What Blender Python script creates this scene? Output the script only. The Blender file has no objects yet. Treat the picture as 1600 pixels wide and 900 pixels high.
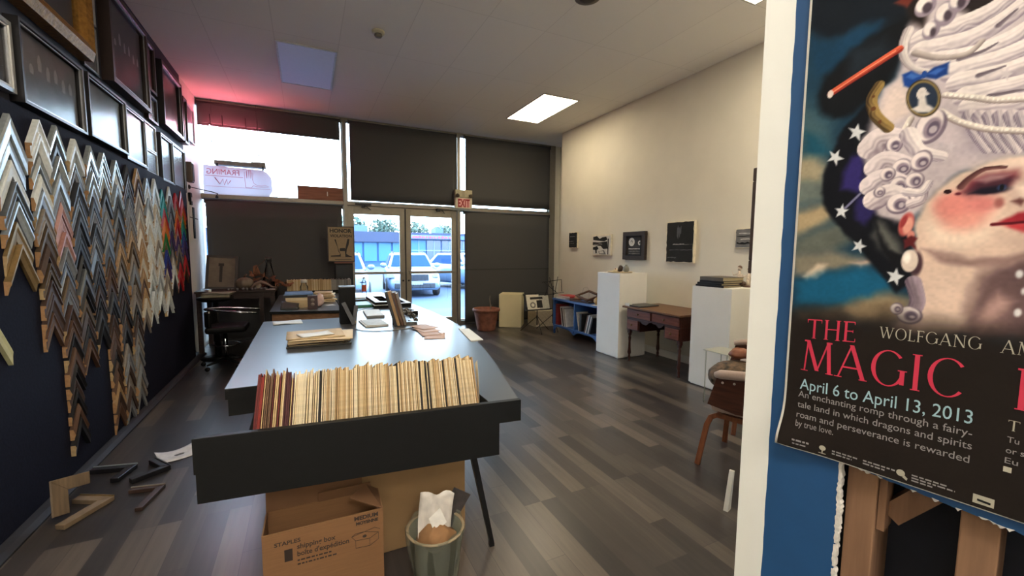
import bpy, bmesh, math, random
import numpy as np
from mathutils import Vector, Matrix
random.seed(11)
PI = math.pi
SC = bpy.context.scene
COL = SC.collection

# ------------------------------------------------------------------ camera
EYE = 1.42
yaw, pitch, roll = math.radians(25.947), math.radians(-5.012), math.radians(0.402)
fw = Vector((math.sin(yaw) * math.cos(pitch), math.cos(yaw) * math.cos(pitch), math.sin(pitch)))
rt0 = Vector((math.cos(yaw), -math.sin(yaw), 0)); up0 = rt0.cross(fw)
rt = math.cos(roll) * rt0 + math.sin(roll) * up0
up = -math.sin(roll) * rt0 + math.cos(roll) * up0
cd = bpy.data.cameras.new('camera'); cam = bpy.data.objects.new('camera', cd); COL.objects.link(cam)
cam.matrix_world = Matrix(((rt.x, up.x, -fw.x, 0), (rt.y, up.y, -fw.y, 0), (rt.z, up.z, -fw.z, EYE), (0, 0, 0, 1)))
cd.sensor_width = 36.0; cd.lens = 658.3 / 1600 * 36.0; cd.clip_start = 0.02; cd.clip_end = 400
SC.camera = cam

# ------------------------------------------------------------------ world, light levels, exposure
SKY = 14.0
LAMP = 11.5
ADDED_LAMP_BACK = 23.0
w = bpy.data.worlds.new('sky'); SC.world = w; w.use_nodes = True
nt = w.node_tree; nt.nodes.clear()
wo = nt.nodes.new('ShaderNodeOutputWorld'); bg = nt.nodes.new('ShaderNodeBackground')
tc = nt.nodes.new('ShaderNodeTexCoord'); sx = nt.nodes.new('ShaderNodeSeparateXYZ'); cr = nt.nodes.new('ShaderNodeValToRGB')
cr.color_ramp.elements[0].position = 0.0; cr.color_ramp.elements[0].color = (.64, .83, 1, 1)
cr.color_ramp.elements[1].position = 0.8; cr.color_ramp.elements[1].color = (.52, .74, 1, 1)
nt.links.new(tc.outputs['Generated'], sx.inputs[0]); nt.links.new(sx.outputs['Z'], cr.inputs[0])
nt.links.new(cr.outputs[0], bg.inputs[0]); bg.inputs[1].default_value = SKY
nt.links.new(bg.outputs[0], wo.inputs[0])
vs = SC.view_settings
vs.view_transform = 'Standard'; vs.look = 'None'; vs.exposure = 0.5; vs.gamma = 1.0; vs.use_curve_mapping = False
try:
    SC.cycles.max_bounces = 8; SC.cycles.diffuse_bounces = 5; SC.cycles.sample_clamp_indirect = 6; SC.cycles.caustics_reflective = False; SC.cycles.caustics_refractive = False
except Exception:
    pass

# ------------------------------------------------------------------ helpers
def lin(c):
    return tuple(((x / 255) / 12.92 if x / 255 <= .04045 else ((x / 255 + .055) / 1.055) ** 2.4) for x in c)

MATS = {}
def mt(name, col, rough=.6, metal=0, var=.12, scale=25, bump=0, emit=None, es=0, trans=0, alpha=1, stretch=None, coat=0, col2=None, spec=None):
    """plain procedural surface: base colour broken up by noise"""
    if name in MATS: return MATS[name]
    m = bpy.data.materials.new(name); m.use_nodes = True; n = m.node_tree.nodes; l = m.node_tree.links
    p = n['Principled BSDF']; c = lin(col)
    p.inputs['Roughness'].default_value = rough; p.inputs['Metallic'].default_value = metal
    if spec is not None: p.inputs['Specular IOR Level'].default_value = spec
    if coat: p.inputs['Coat Weight'].default_value = coat
    t = n.new('ShaderNodeTexCoord'); no = n.new('ShaderNodeTexNoise'); no.inputs['Scale'].default_value = scale; no.inputs['Detail'].default_value = 4
    if stretch:
        mp = n.new('ShaderNodeMapping'); mp.inputs['Scale'].default_value = stretch
        l.new(t.outputs['Object'], mp.inputs[0]); l.new(mp.outputs[0], no.inputs['Vector'])
    else: l.new(t.outputs['Object'], no.inputs['Vector'])
    r = n.new('ShaderNodeValToRGB'); r.color_ramp.elements[0].position = .3; r.color_ramp.elements[1].position = .7
    a = c if col2 is None else c; b = c if col2 is None else lin(col2)
    r.color_ramp.elements[0].color = tuple(x * (1 - var) for x in a) + (1,); r.color_ramp.elements[1].color = tuple(min(1, x * (1 + var)) for x in b) + (1,)
    l.new(no.outputs['Fac'], r.inputs[0]); l.new(r.outputs[0], p.inputs['Base Color'])
    if bump:
        bn = n.new('ShaderNodeBump'); bn.inputs['Strength'].default_value = bump; bn.inputs['Distance'].default_value = .004
        l.new(no.outputs['Fac'], bn.inputs['Height']); l.new(bn.outputs[0], p.inputs['Normal'])
    if emit: p.inputs['Emission Color'].default_value = lin(emit) + (1,); p.inputs['Emission Strength'].default_value = es
    if trans: p.inputs['Transmission Weight'].default_value = trans
    if alpha < 1: p.inputs['Alpha'].default_value = alpha
    MATS[name] = m; return m

def glass(name, tint=(.97, .98, .98), rough=.02, ior=1.5):
    """thin pane: clear with Fresnel reflection"""
    if name in MATS: return MATS[name]
    m = bpy.data.materials.new(name); m.use_nodes = True; n = m.node_tree.nodes; l = m.node_tree.links; n.clear()
    o = n.new('ShaderNodeOutputMaterial'); mx = n.new('ShaderNodeMixShader'); fr = n.new('ShaderNodeFresnel'); fr.inputs[0].default_value = ior
    tr = n.new('ShaderNodeBsdfTransparent'); tr.inputs[0].default_value = tint + (1,); g = n.new('ShaderNodeBsdfGlossy'); g.inputs['Roughness'].default_value = rough
    l.new(fr.outputs[0], mx.inputs[0]); l.new(tr.outputs[0], mx.inputs[1]); l.new(g.outputs[0], mx.inputs[2]); l.new(mx.outputs[0], o.inputs[0])
    MATS[name] = m; return m

def wood(name, c1, c2, rough=.45, axis='X', scale=1.0, coat=0, spec=.25):
    s = {'X': (1.2, 14, 14), 'Y': (14, 1.2, 14), 'Z': (14, 14, 1.2)}[axis]
    return mt(name, c1, rough, stretch=tuple(x * scale for x in s), scale=4, var=.1, col2=c2, coat=coat, spec=spec)

class MB:
    """collects shapes; build() links them as ONE mesh object"""
    def __init__(s): s.v = []; s.f = []; s.m = []; s.sm = []
    def add(s, vs, fs, mi=0, M=None, smooth=False):
        o = len(s.v)
        for v in vs:
            v = Vector(v); s.v.append(tuple(M @ v) if M is not None else tuple(v))
        for f in fs: s.f.append(tuple(i + o for i in f)); s.m.append(mi); s.sm.append(smooth)
        return s
    def box(s, x0, x1, y0, y1, z0, z1, mi=0, M=None):
        if x0 > x1: x0, x1 = x1, x0
        if y0 > y1: y0, y1 = y1, y0
        if z0 > z1: z0, z1 = z1, z0
        v = [(x0, y0, z0), (x1, y0, z0), (x1, y1, z0), (x0, y1, z0), (x0, y0, z1), (x1, y0, z1), (x1, y1, z1), (x0, y1, z1)]
        return s.add(v, [(3, 2, 1, 0), (4, 5, 6, 7), (0, 1, 5, 4), (1, 2, 6, 5), (2, 3, 7, 6), (3, 0, 4, 7)], mi, M)
    def prism(s, poly, z0, z1, mi=0, M=None):
        n = len(poly)
        ar = sum(poly[i][0] * poly[(i + 1) % n][1] - poly[(i + 1) % n][0] * poly[i][1] for i in range(n))
        if ar < 0: poly = poly[::-1]
        v = [(p[0], p[1], z0) for p in poly] + [(p[0], p[1], z1) for p in poly]
        f = [tuple(range(n - 1, -1, -1)), tuple(range(n, 2 * n))] + [(i, (i + 1) % n, n + (i + 1) % n, n + i) for i in range(n)]
        return s.add(v, f, mi, M)
    def poly(s, pts, mi=0, M=None): return s.add(pts, [tuple(range(len(pts)))], mi, M)
    def tube(s, pts, r, n=8, mi=0, M=None, caps=True):
        pts = [Vector(p) for p in pts]; rs = r if isinstance(r, (list, tuple)) else [r] * len(pts)
        vs, fs = [], []; prev = None
        for i, p in enumerate(pts):
            a = pts[max(i - 1, 0)]; b = pts[min(i + 1, len(pts) - 1)]; d = (b - a).normalized()
            if prev is None: q = d.orthogonal().normalized()
            else:
                q = prev - d * prev.dot(d)
                q = q.normalized() if q.length > 1e-6 else d.orthogonal().normalized()
            prev = q; k = d.cross(q)
            for j in range(n):
                t = 2 * PI * j / n; vs.append(p + (q * math.cos(t) + k * math.sin(t)) * rs[i])
        for i in range(len(pts) - 1):
            for j in range(n): fs.append((i * n + j, i * n + (j + 1) % n, (i + 1) * n + (j + 1) % n, (i + 1) * n + j))
        if caps: fs.append(tuple(range(n - 1, -1, -1))); fs.append(tuple((len(pts) - 1) * n + j for j in range(n)))
        return s.add(vs, fs, mi, M, n > 5)
    def strip(s, pts, wdt, h, mi=0, M=None, upv=(0, 0, 1)):
        """rectangular bar swept along pts (miters at corners)"""
        pts = [Vector(p) for p in pts]; upv = Vector(upv); vs, fs = [], []
        for i, p in enumerate(pts):
            a = pts[max(i - 1, 0)]; b = pts[min(i + 1, len(pts) - 1)]; d = (b - a).normalized(); sd = d.cross(upv).normalized(); nn = sd.cross(d)
            for (x, y) in ((-1, -1), (1, -1), (1, 1), (-1, 1)): vs.append(p + sd * x * wdt / 2 + nn * y * h / 2)
        for i in range(len(pts) - 1):
            for j in range(4): fs.append((i * 4 + j, i * 4 + (j + 1) % 4, i * 4 + 4 + (j + 1) % 4, i * 4 + 4 + j))
        fs.append((3, 2, 1, 0)); k = (len(pts) - 1) * 4; fs.append((k, k + 1, k + 2, k + 3))
        return s.add(vs, fs, mi, M)
    def lathe(s, prof, n=24, mi=0, M=None, c=(0, 0, 0), smooth=True, cap=True):
        vs, fs = [], []
        for (r, z) in prof:
            for j in range(n):
                t = 2 * PI * j / n; vs.append((c[0] + r * math.cos(t), c[1] + r * math.sin(t), c[2] + z))
        for i in range(len(prof) - 1):
            for j in range(n): fs.append((i * n + j, i * n + (j + 1) % n, (i + 1) * n + (j + 1) % n, (i + 1) * n + j))
        if cap and prof[0][0] > 1e-4: fs.append(tuple(range(n - 1, -1, -1)))
        if cap and prof[-1][0] > 1e-4: fs.append(tuple((len(prof) - 1) * n + j for j in range(n)))
        return s.add(vs, fs, mi, M, smooth)
    def ball(s, c, r, mi=0, M=None, n=14, k=8, sq=(1, 1, 1), jit=0, seed=0):
        rnd = random.Random(seed); vs, fs = [], []
        for i in range(k + 1):
            a = PI * i / k
            for j in range(n):
                b = 2 * PI * j / n; q = r * (1 + (rnd.random() - .5) * jit)
                vs.append((c[0] + q * math.sin(a) * math.cos(b) * sq[0], c[1] + q * math.sin(a) * math.sin(b) * sq[1], c[2] - q * math.cos(a) * sq[2]))
        for i in range(k):
            for j in range(n): fs.append((i * n + j, i * n + (j + 1) % n, (i + 1) * n + (j + 1) % n, (i + 1) * n + j))
        return s.add(vs, fs, mi, M, True)
    def grid(s, fn, nu, nv, mi=0, M=None, smooth=True, thick=0):
        vs = [fn(i / nu, j / nv) for j in range(nv + 1) for i in range(nu + 1)]; W = nu + 1
        fs = [(j * W + i, j * W + i + 1, (j + 1) * W + i + 1, (j + 1) * W + i) for j in range(nv) for i in range(nu)]
        if thick:
            o = len(vs); vs = vs + [(v[0], v[1], v[2] - thick) for v in vs]
            fs = fs + [tuple(o + q for q in f[::-1]) for f in fs]
            rim = [i for i in range(W)] + [j * W + nu for j in range(1, nv + 1)] + [nv * W + i for i in range(nu - 1, -1, -1)] + [j * W for j in range(nv - 1, 0, -1)]
            fs += [(rim[i], o + rim[i], o + rim[(i + 1) % len(rim)], rim[(i + 1) % len(rim)]) for i in range(len(rim))]
        return s.add(vs, fs, mi, M, smooth)
    def text(s, body, size, mi=0, M=None, align='LEFT', wid=1.0, bold=0, sp=1.0):
        cu = bpy.data.curves.new('lettering', 'FONT'); cu.body = body; cu.size = size; cu.align_x = align; cu.resolution_u = 3; cu.offset = bold; cu.space_character = sp
        o = bpy.data.objects.new('lettering', cu); COL.objects.link(o); bpy.context.view_layer.update()
        me = bpy.data.meshes.new_from_object(o.evaluated_get(bpy.context.evaluated_depsgraph_get()))
        vs = [(v.co.x * wid, v.co.y, v.co.z) for v in me.vertices]; fs = [tuple(p.vertices) for p in me.polygons]
        bpy.data.objects.remove(o); bpy.data.meshes.remove(me); bpy.data.curves.remove(cu)
        return s.add(vs, fs, mi, M)
    def build(s, name, mats, parent=None, loc=None, rz=0, bevel=0, M=None, solid=0, sub=0):
        me = bpy.data.meshes.new(name); me.from_pydata(s.v, [], s.f)
        mats = mats if isinstance(mats, (list, tuple)) else [mats]
        for m in mats: me.materials.append(m)
        me.polygons.foreach_set('material_index', s.m); me.polygons.foreach_set('use_smooth', s.sm); me.update()
        o = bpy.data.objects.new(name, me); COL.objects.link(o)
        if parent is not None: o.parent = parent
        if loc is not None: o.location = loc
        if rz: o.rotation_euler = (0, 0, rz)
        if M is not None: o.matrix_world = M
        if solid: q = o.modifiers.new('solid', 'SOLIDIFY'); q.thickness = solid
        if sub: q = o.modifiers.new('sub', 'SUBSURF'); q.levels = q.render_levels = sub
        if bevel: q = o.modifiers.new('bevel', 'BEVEL'); q.width = bevel; q.segments = 2; q.limit_method = 'ANGLE'; q.angle_limit = math.radians(40)
        return o

def thing(name, label, cat, loc=(0, 0, 0), rz=0, group=None, M=None):
    o = bpy.data.objects.new(name, None); COL.objects.link(o); o.empty_display_size = .05
    o.location = loc; o.rotation_euler = (0, 0, rz)
    if M is not None: o.matrix_world = M
    o['label'] = label; o['category'] = cat
    if group: o['group'] = group
    return o
def tag(o, label, cat, group=None):
    o['label'] = label; o['category'] = cat
    if group: o['group'] = group
    return o
def struct(o): o['kind'] = 'structure'; return o
def dup(root, loc=None, rz=None, label=None, group=None):
    r = root.copy(); COL.objects.link(r)
    if loc is not None: r.location = loc
    if rz is not None: r.rotation_euler = (0, 0, rz)
    if label: r['label'] = label
    if group: r['group'] = group
    for ch in list(root.children):
        c = ch.copy(); COL.objects.link(c); c.parent = r
        for g in list(ch.children):
            d = g.copy(); COL.objects.link(d); d.parent = c
    return r
def T(x=0, y=0, z=0): return Matrix.Translation((x, y, z))
def R(a, ax): return Matrix.Rotation(a, 4, ax)
ORD = ['topmost', 'second', 'third', 'fourth', 'fifth', 'sixth', 'seventh', 'eighth', 'ninth', 'tenth', 'eleventh', 'twelfth', 'thirteenth', 'fourteenth', 'fifteenth', 'sixteenth', 'seventeenth', 'eighteenth', 'nineteenth', 'twentieth', 'twenty-first', 'twenty-second', 'twenty-third', 'twenty-fourth']

# ------------------------------------------------------------------ the shell
H = 3.6; XL = -1.38; XR = 4.34; YF = 7.72
def floor_mat():
    m = bpy.data.materials.new('plank_floor'); m.use_nodes = True; n = m.node_tree.nodes; l = m.node_tree.links; p = n['Principled BSDF']
    t = n.new('ShaderNodeTexCoord'); mp = n.new('ShaderNodeMapping'); mp.inputs['Rotation'].default_value = (0, 0, PI / 2)
    l.new(t.outputs['Object'], mp.inputs[0])
    b = n.new('ShaderNodeTexBrick'); b.offset = .37; b.offset_frequency = 3; l.new(mp.outputs[0], b.inputs['Vector'])
    b.inputs['Color1'].default_value = (0, 0, 0, 1); b.inputs['Color2'].default_value = (1, 1, 1, 1); b.inputs['Mortar'].default_value = (.2, .2, .2, 1)
    b.inputs['Scale'].default_value = 1; b.inputs['Brick Width'].default_value = .66; b.inputs['Row Height'].default_value = .105; b.inputs['Mortar Size'].default_value = .0012; b.inputs['Bias'].default_value = -.1
    no = n.new('ShaderNodeTexNoise'); mp2 = n.new('ShaderNodeMapping'); mp2.inputs['Scale'].default_value = (16, 1.1, 1); l.new(t.outputs['Object'], mp2.inputs[0]); l.new(mp2.outputs[0], no.inputs['Vector'])
    no.inputs['Scale'].default_value = 3; no.inputs['Detail'].default_value = 6
    mx = n.new('ShaderNodeMix'); mx.data_type = 'RGBA'; mx.inputs[0].default_value = .41; l.new(b.outputs['Color'], mx.inputs[6]); l.new(no.outputs['Color'], mx.inputs[7])
    r = n.new('ShaderNodeValToRGB'); e = r.color_ramp.elements
    e[0].position = .2; e[0].color = lin((48, 45, 46)) + (1,); e[1].position = .82; e[1].color = lin((106, 96, 87)) + (1,)
    q = r.color_ramp.elements.new(.5); q.color = lin((70, 64, 61)) + (1,)
    l.new(mx.outputs[2], r.inputs[0]); l.new(r.outputs[0], p.inputs['Base Color'])
    p.inputs['Roughness'].default_value = .30
    return m
def ceiling_mat():
    m = bpy.data.materials.new('ceiling_tile'); m.use_nodes = True; n = m.node_tree.nodes; l = m.node_tree.links; p = n['Principled BSDF']
    t = n.new('ShaderNodeTexCoord'); mp = n.new('ShaderNodeMapping'); mp.inputs['Location'].default_value = (.23, 1.08, 0); l.new(t.outputs['Object'], mp.inputs[0])
    b = n.new('ShaderNodeTexBrick'); b.offset = 0; l.new(mp.outputs[0], b.inputs['Vector'])
    b.inputs['Color1'].default_value = lin((236, 232, 226)) + (1,); b.inputs['Color2'].default_value = lin((239, 235, 229)) + (1,); b.inputs['Mortar'].default_value = lin((222, 218, 212)) + (1,)
    b.inputs['Scale'].default_value = 1; b.inputs['Brick Width'].default_value = .61; b.inputs['Row Height'].default_value = 1.225; b.inputs['Mortar Size'].default_value = .004
    no = n.new('ShaderNodeTexNoise'); no.inputs['Scale'].default_value = 160; l.new(t.outputs['Object'], no.inputs['Vector'])
    bu = n.new('ShaderNodeBump'); bu.inputs['Strength'].default_value = .25; bu.inputs['Distance'].default_value = .003; l.new(no.outputs['Fac'], bu.inputs['Height']); l.new(bu.outputs[0], p.inputs['Normal'])
    l.new(b.outputs['Color'], p.inputs['Base Color']); p.inputs['Roughness'].default_value = .9
    return m
M_cream = mt('cream_wall_paint', (220, 214, 199), .75, var=.03, scale=3)
M_white = mt('white_paint', (226, 225, 218), .6, var=.03, scale=6)
M_navy = mt('navy_wall_paint', (36, 37, 50), .8, var=.15, scale=30, bump=.2)
M_board = mt('navy_sample_board', (19, 21, 37), .9, var=.2, scale=60, bump=.3, spec=.15)
M_blue = mt('blue_wall_paint', (17, 68, 114), .65, var=.06, scale=12)
M_gyp = mt('torn_gypsum', (205, 200, 192), .9, var=.2, scale=80, bump=.5)
M_alu = mt('bronze_aluminium', (146, 138, 124), .42, .55, var=.05)
M_dark = mt('dark_trim', (45, 43, 44), .6)
M_black = mt('black_plastic', (12, 12, 13), .55, var=.1, spec=.2)
M_pane = glass('window_glass')
struct(MB().box(-1.6, 5.2, -5.2, 7.9, -.1, 0).build('floor', floor_mat()))
struct(MB().box(-1.6, 5.2, -5.2, 7.9, H, H + .1).build('ceiling', ceiling_mat()))
struct(MB().box(-1.5, XL, 1.4, 6.82, 0, H).build('wall_left', M_navy))
struct(MB().box(-1.5, XL, -5.2, 1.4, 0, H).build('wall_left_near', M_white))  # out-of-view stretch, coloured white to bounce light into the shop
struct(MB().box(-1.5, XL, 6.82, 7.9, 0, H).build('wall_left_far', M_white))
struct(MB().box(-1.38, -1.335, 1.4, 6.62, .03, 2.16).build('trim_1', M_board))
struct(MB().prism([(-1.38, 0), (-1.27, 0), (-1.27, .010), (-1.30, .022), (-1.38, .03)], -5, 6.9, M=Matrix(((1, 0, 0, 0), (0, 0, 1, 0), (0, 1, 0, 0), (0, 0, 0, 1)))).build('baseboard_left', mt('charcoal_baseboard', (34, 33, 36), .7)))
struct(MB().box(XR, 5.0, -5.2, 6.83, 0, H).build('wall_right', M_cream))
struct(MB().box(4.88, 5.0, 6.83, 7.9, 0, H).build('wall_right_far', M_cream))
struct(MB().box(XR - .012, XR, 1.2, 6.83, 0, .1).build('baseboard_right', M_white, bevel=.004))
struct(MB().box(-1.6, 5.2, -5.3, -5.2, 0, H).build('wall_back', M_white))

# shopfront framing: each member a trim
k = [2]
def trim(x0, x1, y0, y1, z0, z1, m=None):
    struct(MB().box(x0, x1, y0, y1, z0, z1).build('trim_%d' % k[0], m or M_alu, bevel=.004)); k[0] += 1
trim(-1.455, -1.40, 7.70, 7.84, 0, H)            # left jamb
trim(.59, .645, 7.70, 7.84, 0, H)                # mullion left of the doors
trim(2.59, 2.65, 7.70, 7.84, 0, H)               # mullion right of the doors
trim(4.60, 4.74, 7.70, 7.84, 0, H)               # right jamb
trim(4.74, 4.88, 7.74, 7.84, 0, H, M_cream)      # return beside it
trim(-1.40, .59, 7.70, 7.84, 2.175, 2.235); trim(.645, 2.59, 7.70, 7.84, 2.175, 2.235); trim(2.65, 4.60, 7.70, 7.84, 2.175, 2.235)
trim(-1.40, .59, 7.70, 7.84, 3.56, H); trim(.645, 2.59, 7.70, 7.84, 3.56, H); trim(2.65, 4.60, 7.70, 7.84, 3.56, H)
trim(-1.40, .59, 7.70, 7.84, 0, .07); trim(2.65, 4.60, 7.70, 7.84, 0, .07)
for i, (x0, x1, z0, z1) in enumerate([(-1.4, .59, 2.235, 3.56), (.645, 2.59, 2.235, 3.56), (2.65, 4.6, 2.235, 3.56), (-1.4, .59, .07, 2.175), (2.65, 4.6, .07, 2.175)]):
    b = .016; f = MB()
    f.box(x0, x0 + b, 7.755, 7.80, z0, z1).box(x1 - b, x1, 7.755, 7.80, z0, z1).box(x0 + b, x1 - b, 7.755, 7.80, z0, z0 + b).box(x0 + b, x1 - b, 7.755, 7.80, z1 - b, z1)
    wn = struct(f.build('window_%d' % (i + 1), M_alu))
    MB().box(x0 + b, x1 - b, 7.775, 7.781, z0 + b, z1 - b).build('pane', M_pane, wn)
# the pair of glazed doors
def door(n, x0, x1, hinge):
    f = MB(); s = .10
    f.box(x0, x0 + s, 7.745, 7.79, .012, 2.174).box(x1 - s, x1, 7.745, 7.79, .012, 2.174).box(x0 + s, x1 - s, 7.745, 7.79, 2.035, 2.174).box(x0 + s, x1 - s, 7.745, 7.79, .012, .15)
    d = struct(f.build('door_%d' % n, M_alu, bevel=.003))
    MB().box(x0 + s, x1 - s, 7.765, 7.771, .15, 2.035).build('pane', M_pane, d)
    b = MB(); b.box(x0 + .05, x1 - .05, 7.695, 7.725, .995, 1.04).box(x0 + .05, x0 + .09, 7.72, 7.75, .99, 1.05).box(x1 - .09, x1 - .05, 7.72, 7.75, .99, 1.05)
    b.build('push_bar', M_alu, d, bevel=.004)
    c = MB(); hx = x0 + .12 if hinge < 0 else x1 - .42
    c.box(hx, hx + .26, 7.66, 7.715, 2.185, 2.215)
    c.build('closer_body', M_alu if hinge > 0 else M_dark, d, bevel=.004)
    a = MB(); ax = hx + (.13 if hinge < 0 else .05); a.tube([(ax, 7.68, 2.18), (ax + .06, 7.62, 2.15), (ax + .12, 7.70, 2.11)], .009, 6); a.box(ax - .03, ax + .03, 7.66, 7.70, 2.14, 2.19)
    a.build('closer_arm', M_dark, d)
    lk = MB(); lk.lathe([(.016, 0), (.016, .012), (.008, .018)], 12, M=T(x1 - .05 if hinge < 0 else x0 + .05, 7.745, .87) @ R(PI / 2, 'X')); lk.build('lock_cylinder', M_dark, d)
    return d
door(1, .648, 1.6165, -1); door(2, 1.6185, 2.587, 1)
struct(MB().box(1.606, 1.629, 7.735, 7.7445, .02, 2.16).build('trim_39', M_dark))

# ------------------------------------------------------------------ blue partition wall beside the camera, its rough opening, the poster
# local axes of the wall: x = along the wall towards the viewer, y = up, z = out of the wall
PU = Vector((.165, -.9863, 0)).normalized(); PN = Vector((-PU.y * -1, 0, 0))
PN = Vector((PU.y, -PU.x, 0)).normalized()          # faces the shop
PB = Vector((.754, .438, 1.085))
def wall_m(off=0.0):
    o = PB + PN * off
    return Matrix(((PU.x, 0, PN.x, o.x), (PU.y, 0, PN.y, o.y), (0, 1, 0, o.z), (0, 0, 0, 1)))
WM = wall_m(-.006)
ZB, ZT = -1.085, H - 1.085
rg = random.Random(5)
def ragged(p, q, n, a):
    out = []
    for i in range(n + 1):
        t = i / n; out.append((p[0] + (q[0] - p[0]) * t + rg.uniform(-a, a), p[1] + (q[1] - p[1]) * t + rg.uniform(-a, a)))
    return out
edge_l = ragged((.0855, -.62), (.0815, -.004), 150, .0011)
edge_t = ragged((.0815, -.004), (.62, -.045), 70, .0009)
pb = MB()
pb.prism([(-.027, ZB), (.0855, ZB), (.0855, -.62)] + edge_l + [(.0815, .0), (-.027, .0)], -.0127, 0)
pb.prism([(-.027, .0)] + edge_t + [(.62, .0), (1.2, .0), (1.2, ZT), (-.027, ZT)], -.0127, 0)
pb.box(.62, 1.2, ZB, 0, -.0127, 0); pb.box(.0855, .62, ZB, -.62, -.0127, 0)
struct(pb.build('wall_partition', M_blue, M=WM))
struct(MB().box(1.2, 5.3, ZB, ZT, -.0127, 0).build('wall_partition_rear', M_white, M=WM))  # out-of-view stretch, white instead of blue for more bounce light
# torn paper and gypsum showing round the rough opening
gy = MB()
lip = [(x + .003 + rg.uniform(-.0012, .0018), y) for x, y in edge_l]
for i in range(len(edge_l) - 1):
    if rg.random() < .93:
        a, b, c, d = edge_l[i], edge_l[i + 1], lip[i + 1], lip[i]
        gy.prism([(a[0] - .002, a[1]), (d[0], d[1]), (c[0], c[1]), (b[0] - .002, b[1])], -.0125, .0006)
for i in range(len(edge_t) - 1):
    if rg.random() < .35:
        a, b = edge_t[i], edge_t[i + 1]; h = rg.uniform(.001, .004)
        gy.prism([(a[0], a[1] + .001), (a[0] + .003, a[1] - h), (b[0] - .003, b[1] - h * .6), (b[0], b[1] + .001)], -.0125, .0006)
struct(gy.build('trim_40', M_gyp, M=WM))
# white corner with its slightly chipped paint edge
pts = ragged((-.0265, ZT), (-.0265, ZB), 150, .0007)
cw = MB(); cw.prism([(-.075, ZB), (-.075, ZT)] + pts, -.0127, .0004); cw.box(-.075, -.0262, ZB, ZT, -.12, -.0127)
struct(cw.build('trim_41', M_white, M=WM, bevel=0))
# studs and brace inside the wall
M_stud = wood('rough_stud_pine', (104, 76, 58), (126, 95, 72), .85, 'Y', .8)
M_dk = mt('unlit_cavity', (24, 26, 36), .9)  # darkness of the cavity put into the colour of its backing
sb = MB(); sb.box(.0885, .1265, -1.05, .5, -.103, -.0135); struct(sb.build('trim_42', M_stud, M=WM, bevel=.002))
sb = MB(); sb.box(.217, .2545, -1.05, .5, -.103, -.0135); struct(sb.build('trim_43', M_stud, M=WM, bevel=.002))
sb = MB(); sb.box(.1275, .137, -.102, .1, -.06, -.022); struct(sb.build('trim_45', M_stud, M=WM))
sb = MB(); sb.strip([(.138, -.082, -.06), (.214, .02, -.06)], .03, .04, upv=(0, 0, 1)); struct(sb.build('trim_44', M_stud, M=WM))
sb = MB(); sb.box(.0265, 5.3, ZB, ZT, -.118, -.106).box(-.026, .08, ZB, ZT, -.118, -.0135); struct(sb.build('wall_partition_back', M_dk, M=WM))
# end wall that turns off to the right behind the corner
ew = MB(); a = Vector((-.075, 0, 0)); L = 3.75
ew.box(-.075, .05, ZB, ZT, -L, -.12); struct(ew.build('wall_partition_end', M_white, M=WM))
sk = MB(); sk.box(-.083, -.075, ZB, ZB + .1, -L, .0); struct(sk.build('baseboard_partition', M_white, M=WM))
# dark frame hung on that end wall, just showing past the corner
ft = thing('picture_frame', 'dark brown picture frame edge showing past the white corner post beside the poster', 'picture', M=wall_m(-.006) @ T(-.0755, .385, -.022))
fm = MB(); w0 = .16
for (z0, z1, y0, y1) in ((-w0, 0, .085, .11), (-w0, 0, -.0895, -.0645), (-.025, 0, -.0645, .085), (-w0, -w0 + .025, -.0645, .085)):
    fm.box(-.017, 0, y0, y1, z0, z1)
fm.build('frame', mt('dark_walnut', (52, 36, 32), .4), ft, bevel=.002)
MB().box(-.006, -.003, -.0645, .085, -w0 + .025, -.025).build('picture', mt('pale_print', (190, 186, 176), .6), ft)
MB().box(-.003, 0, -.0645, .085, -w0 + .025, -.025).build('backing_board', mt('grey_backing', (120, 116, 110), .8), ft)

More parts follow.
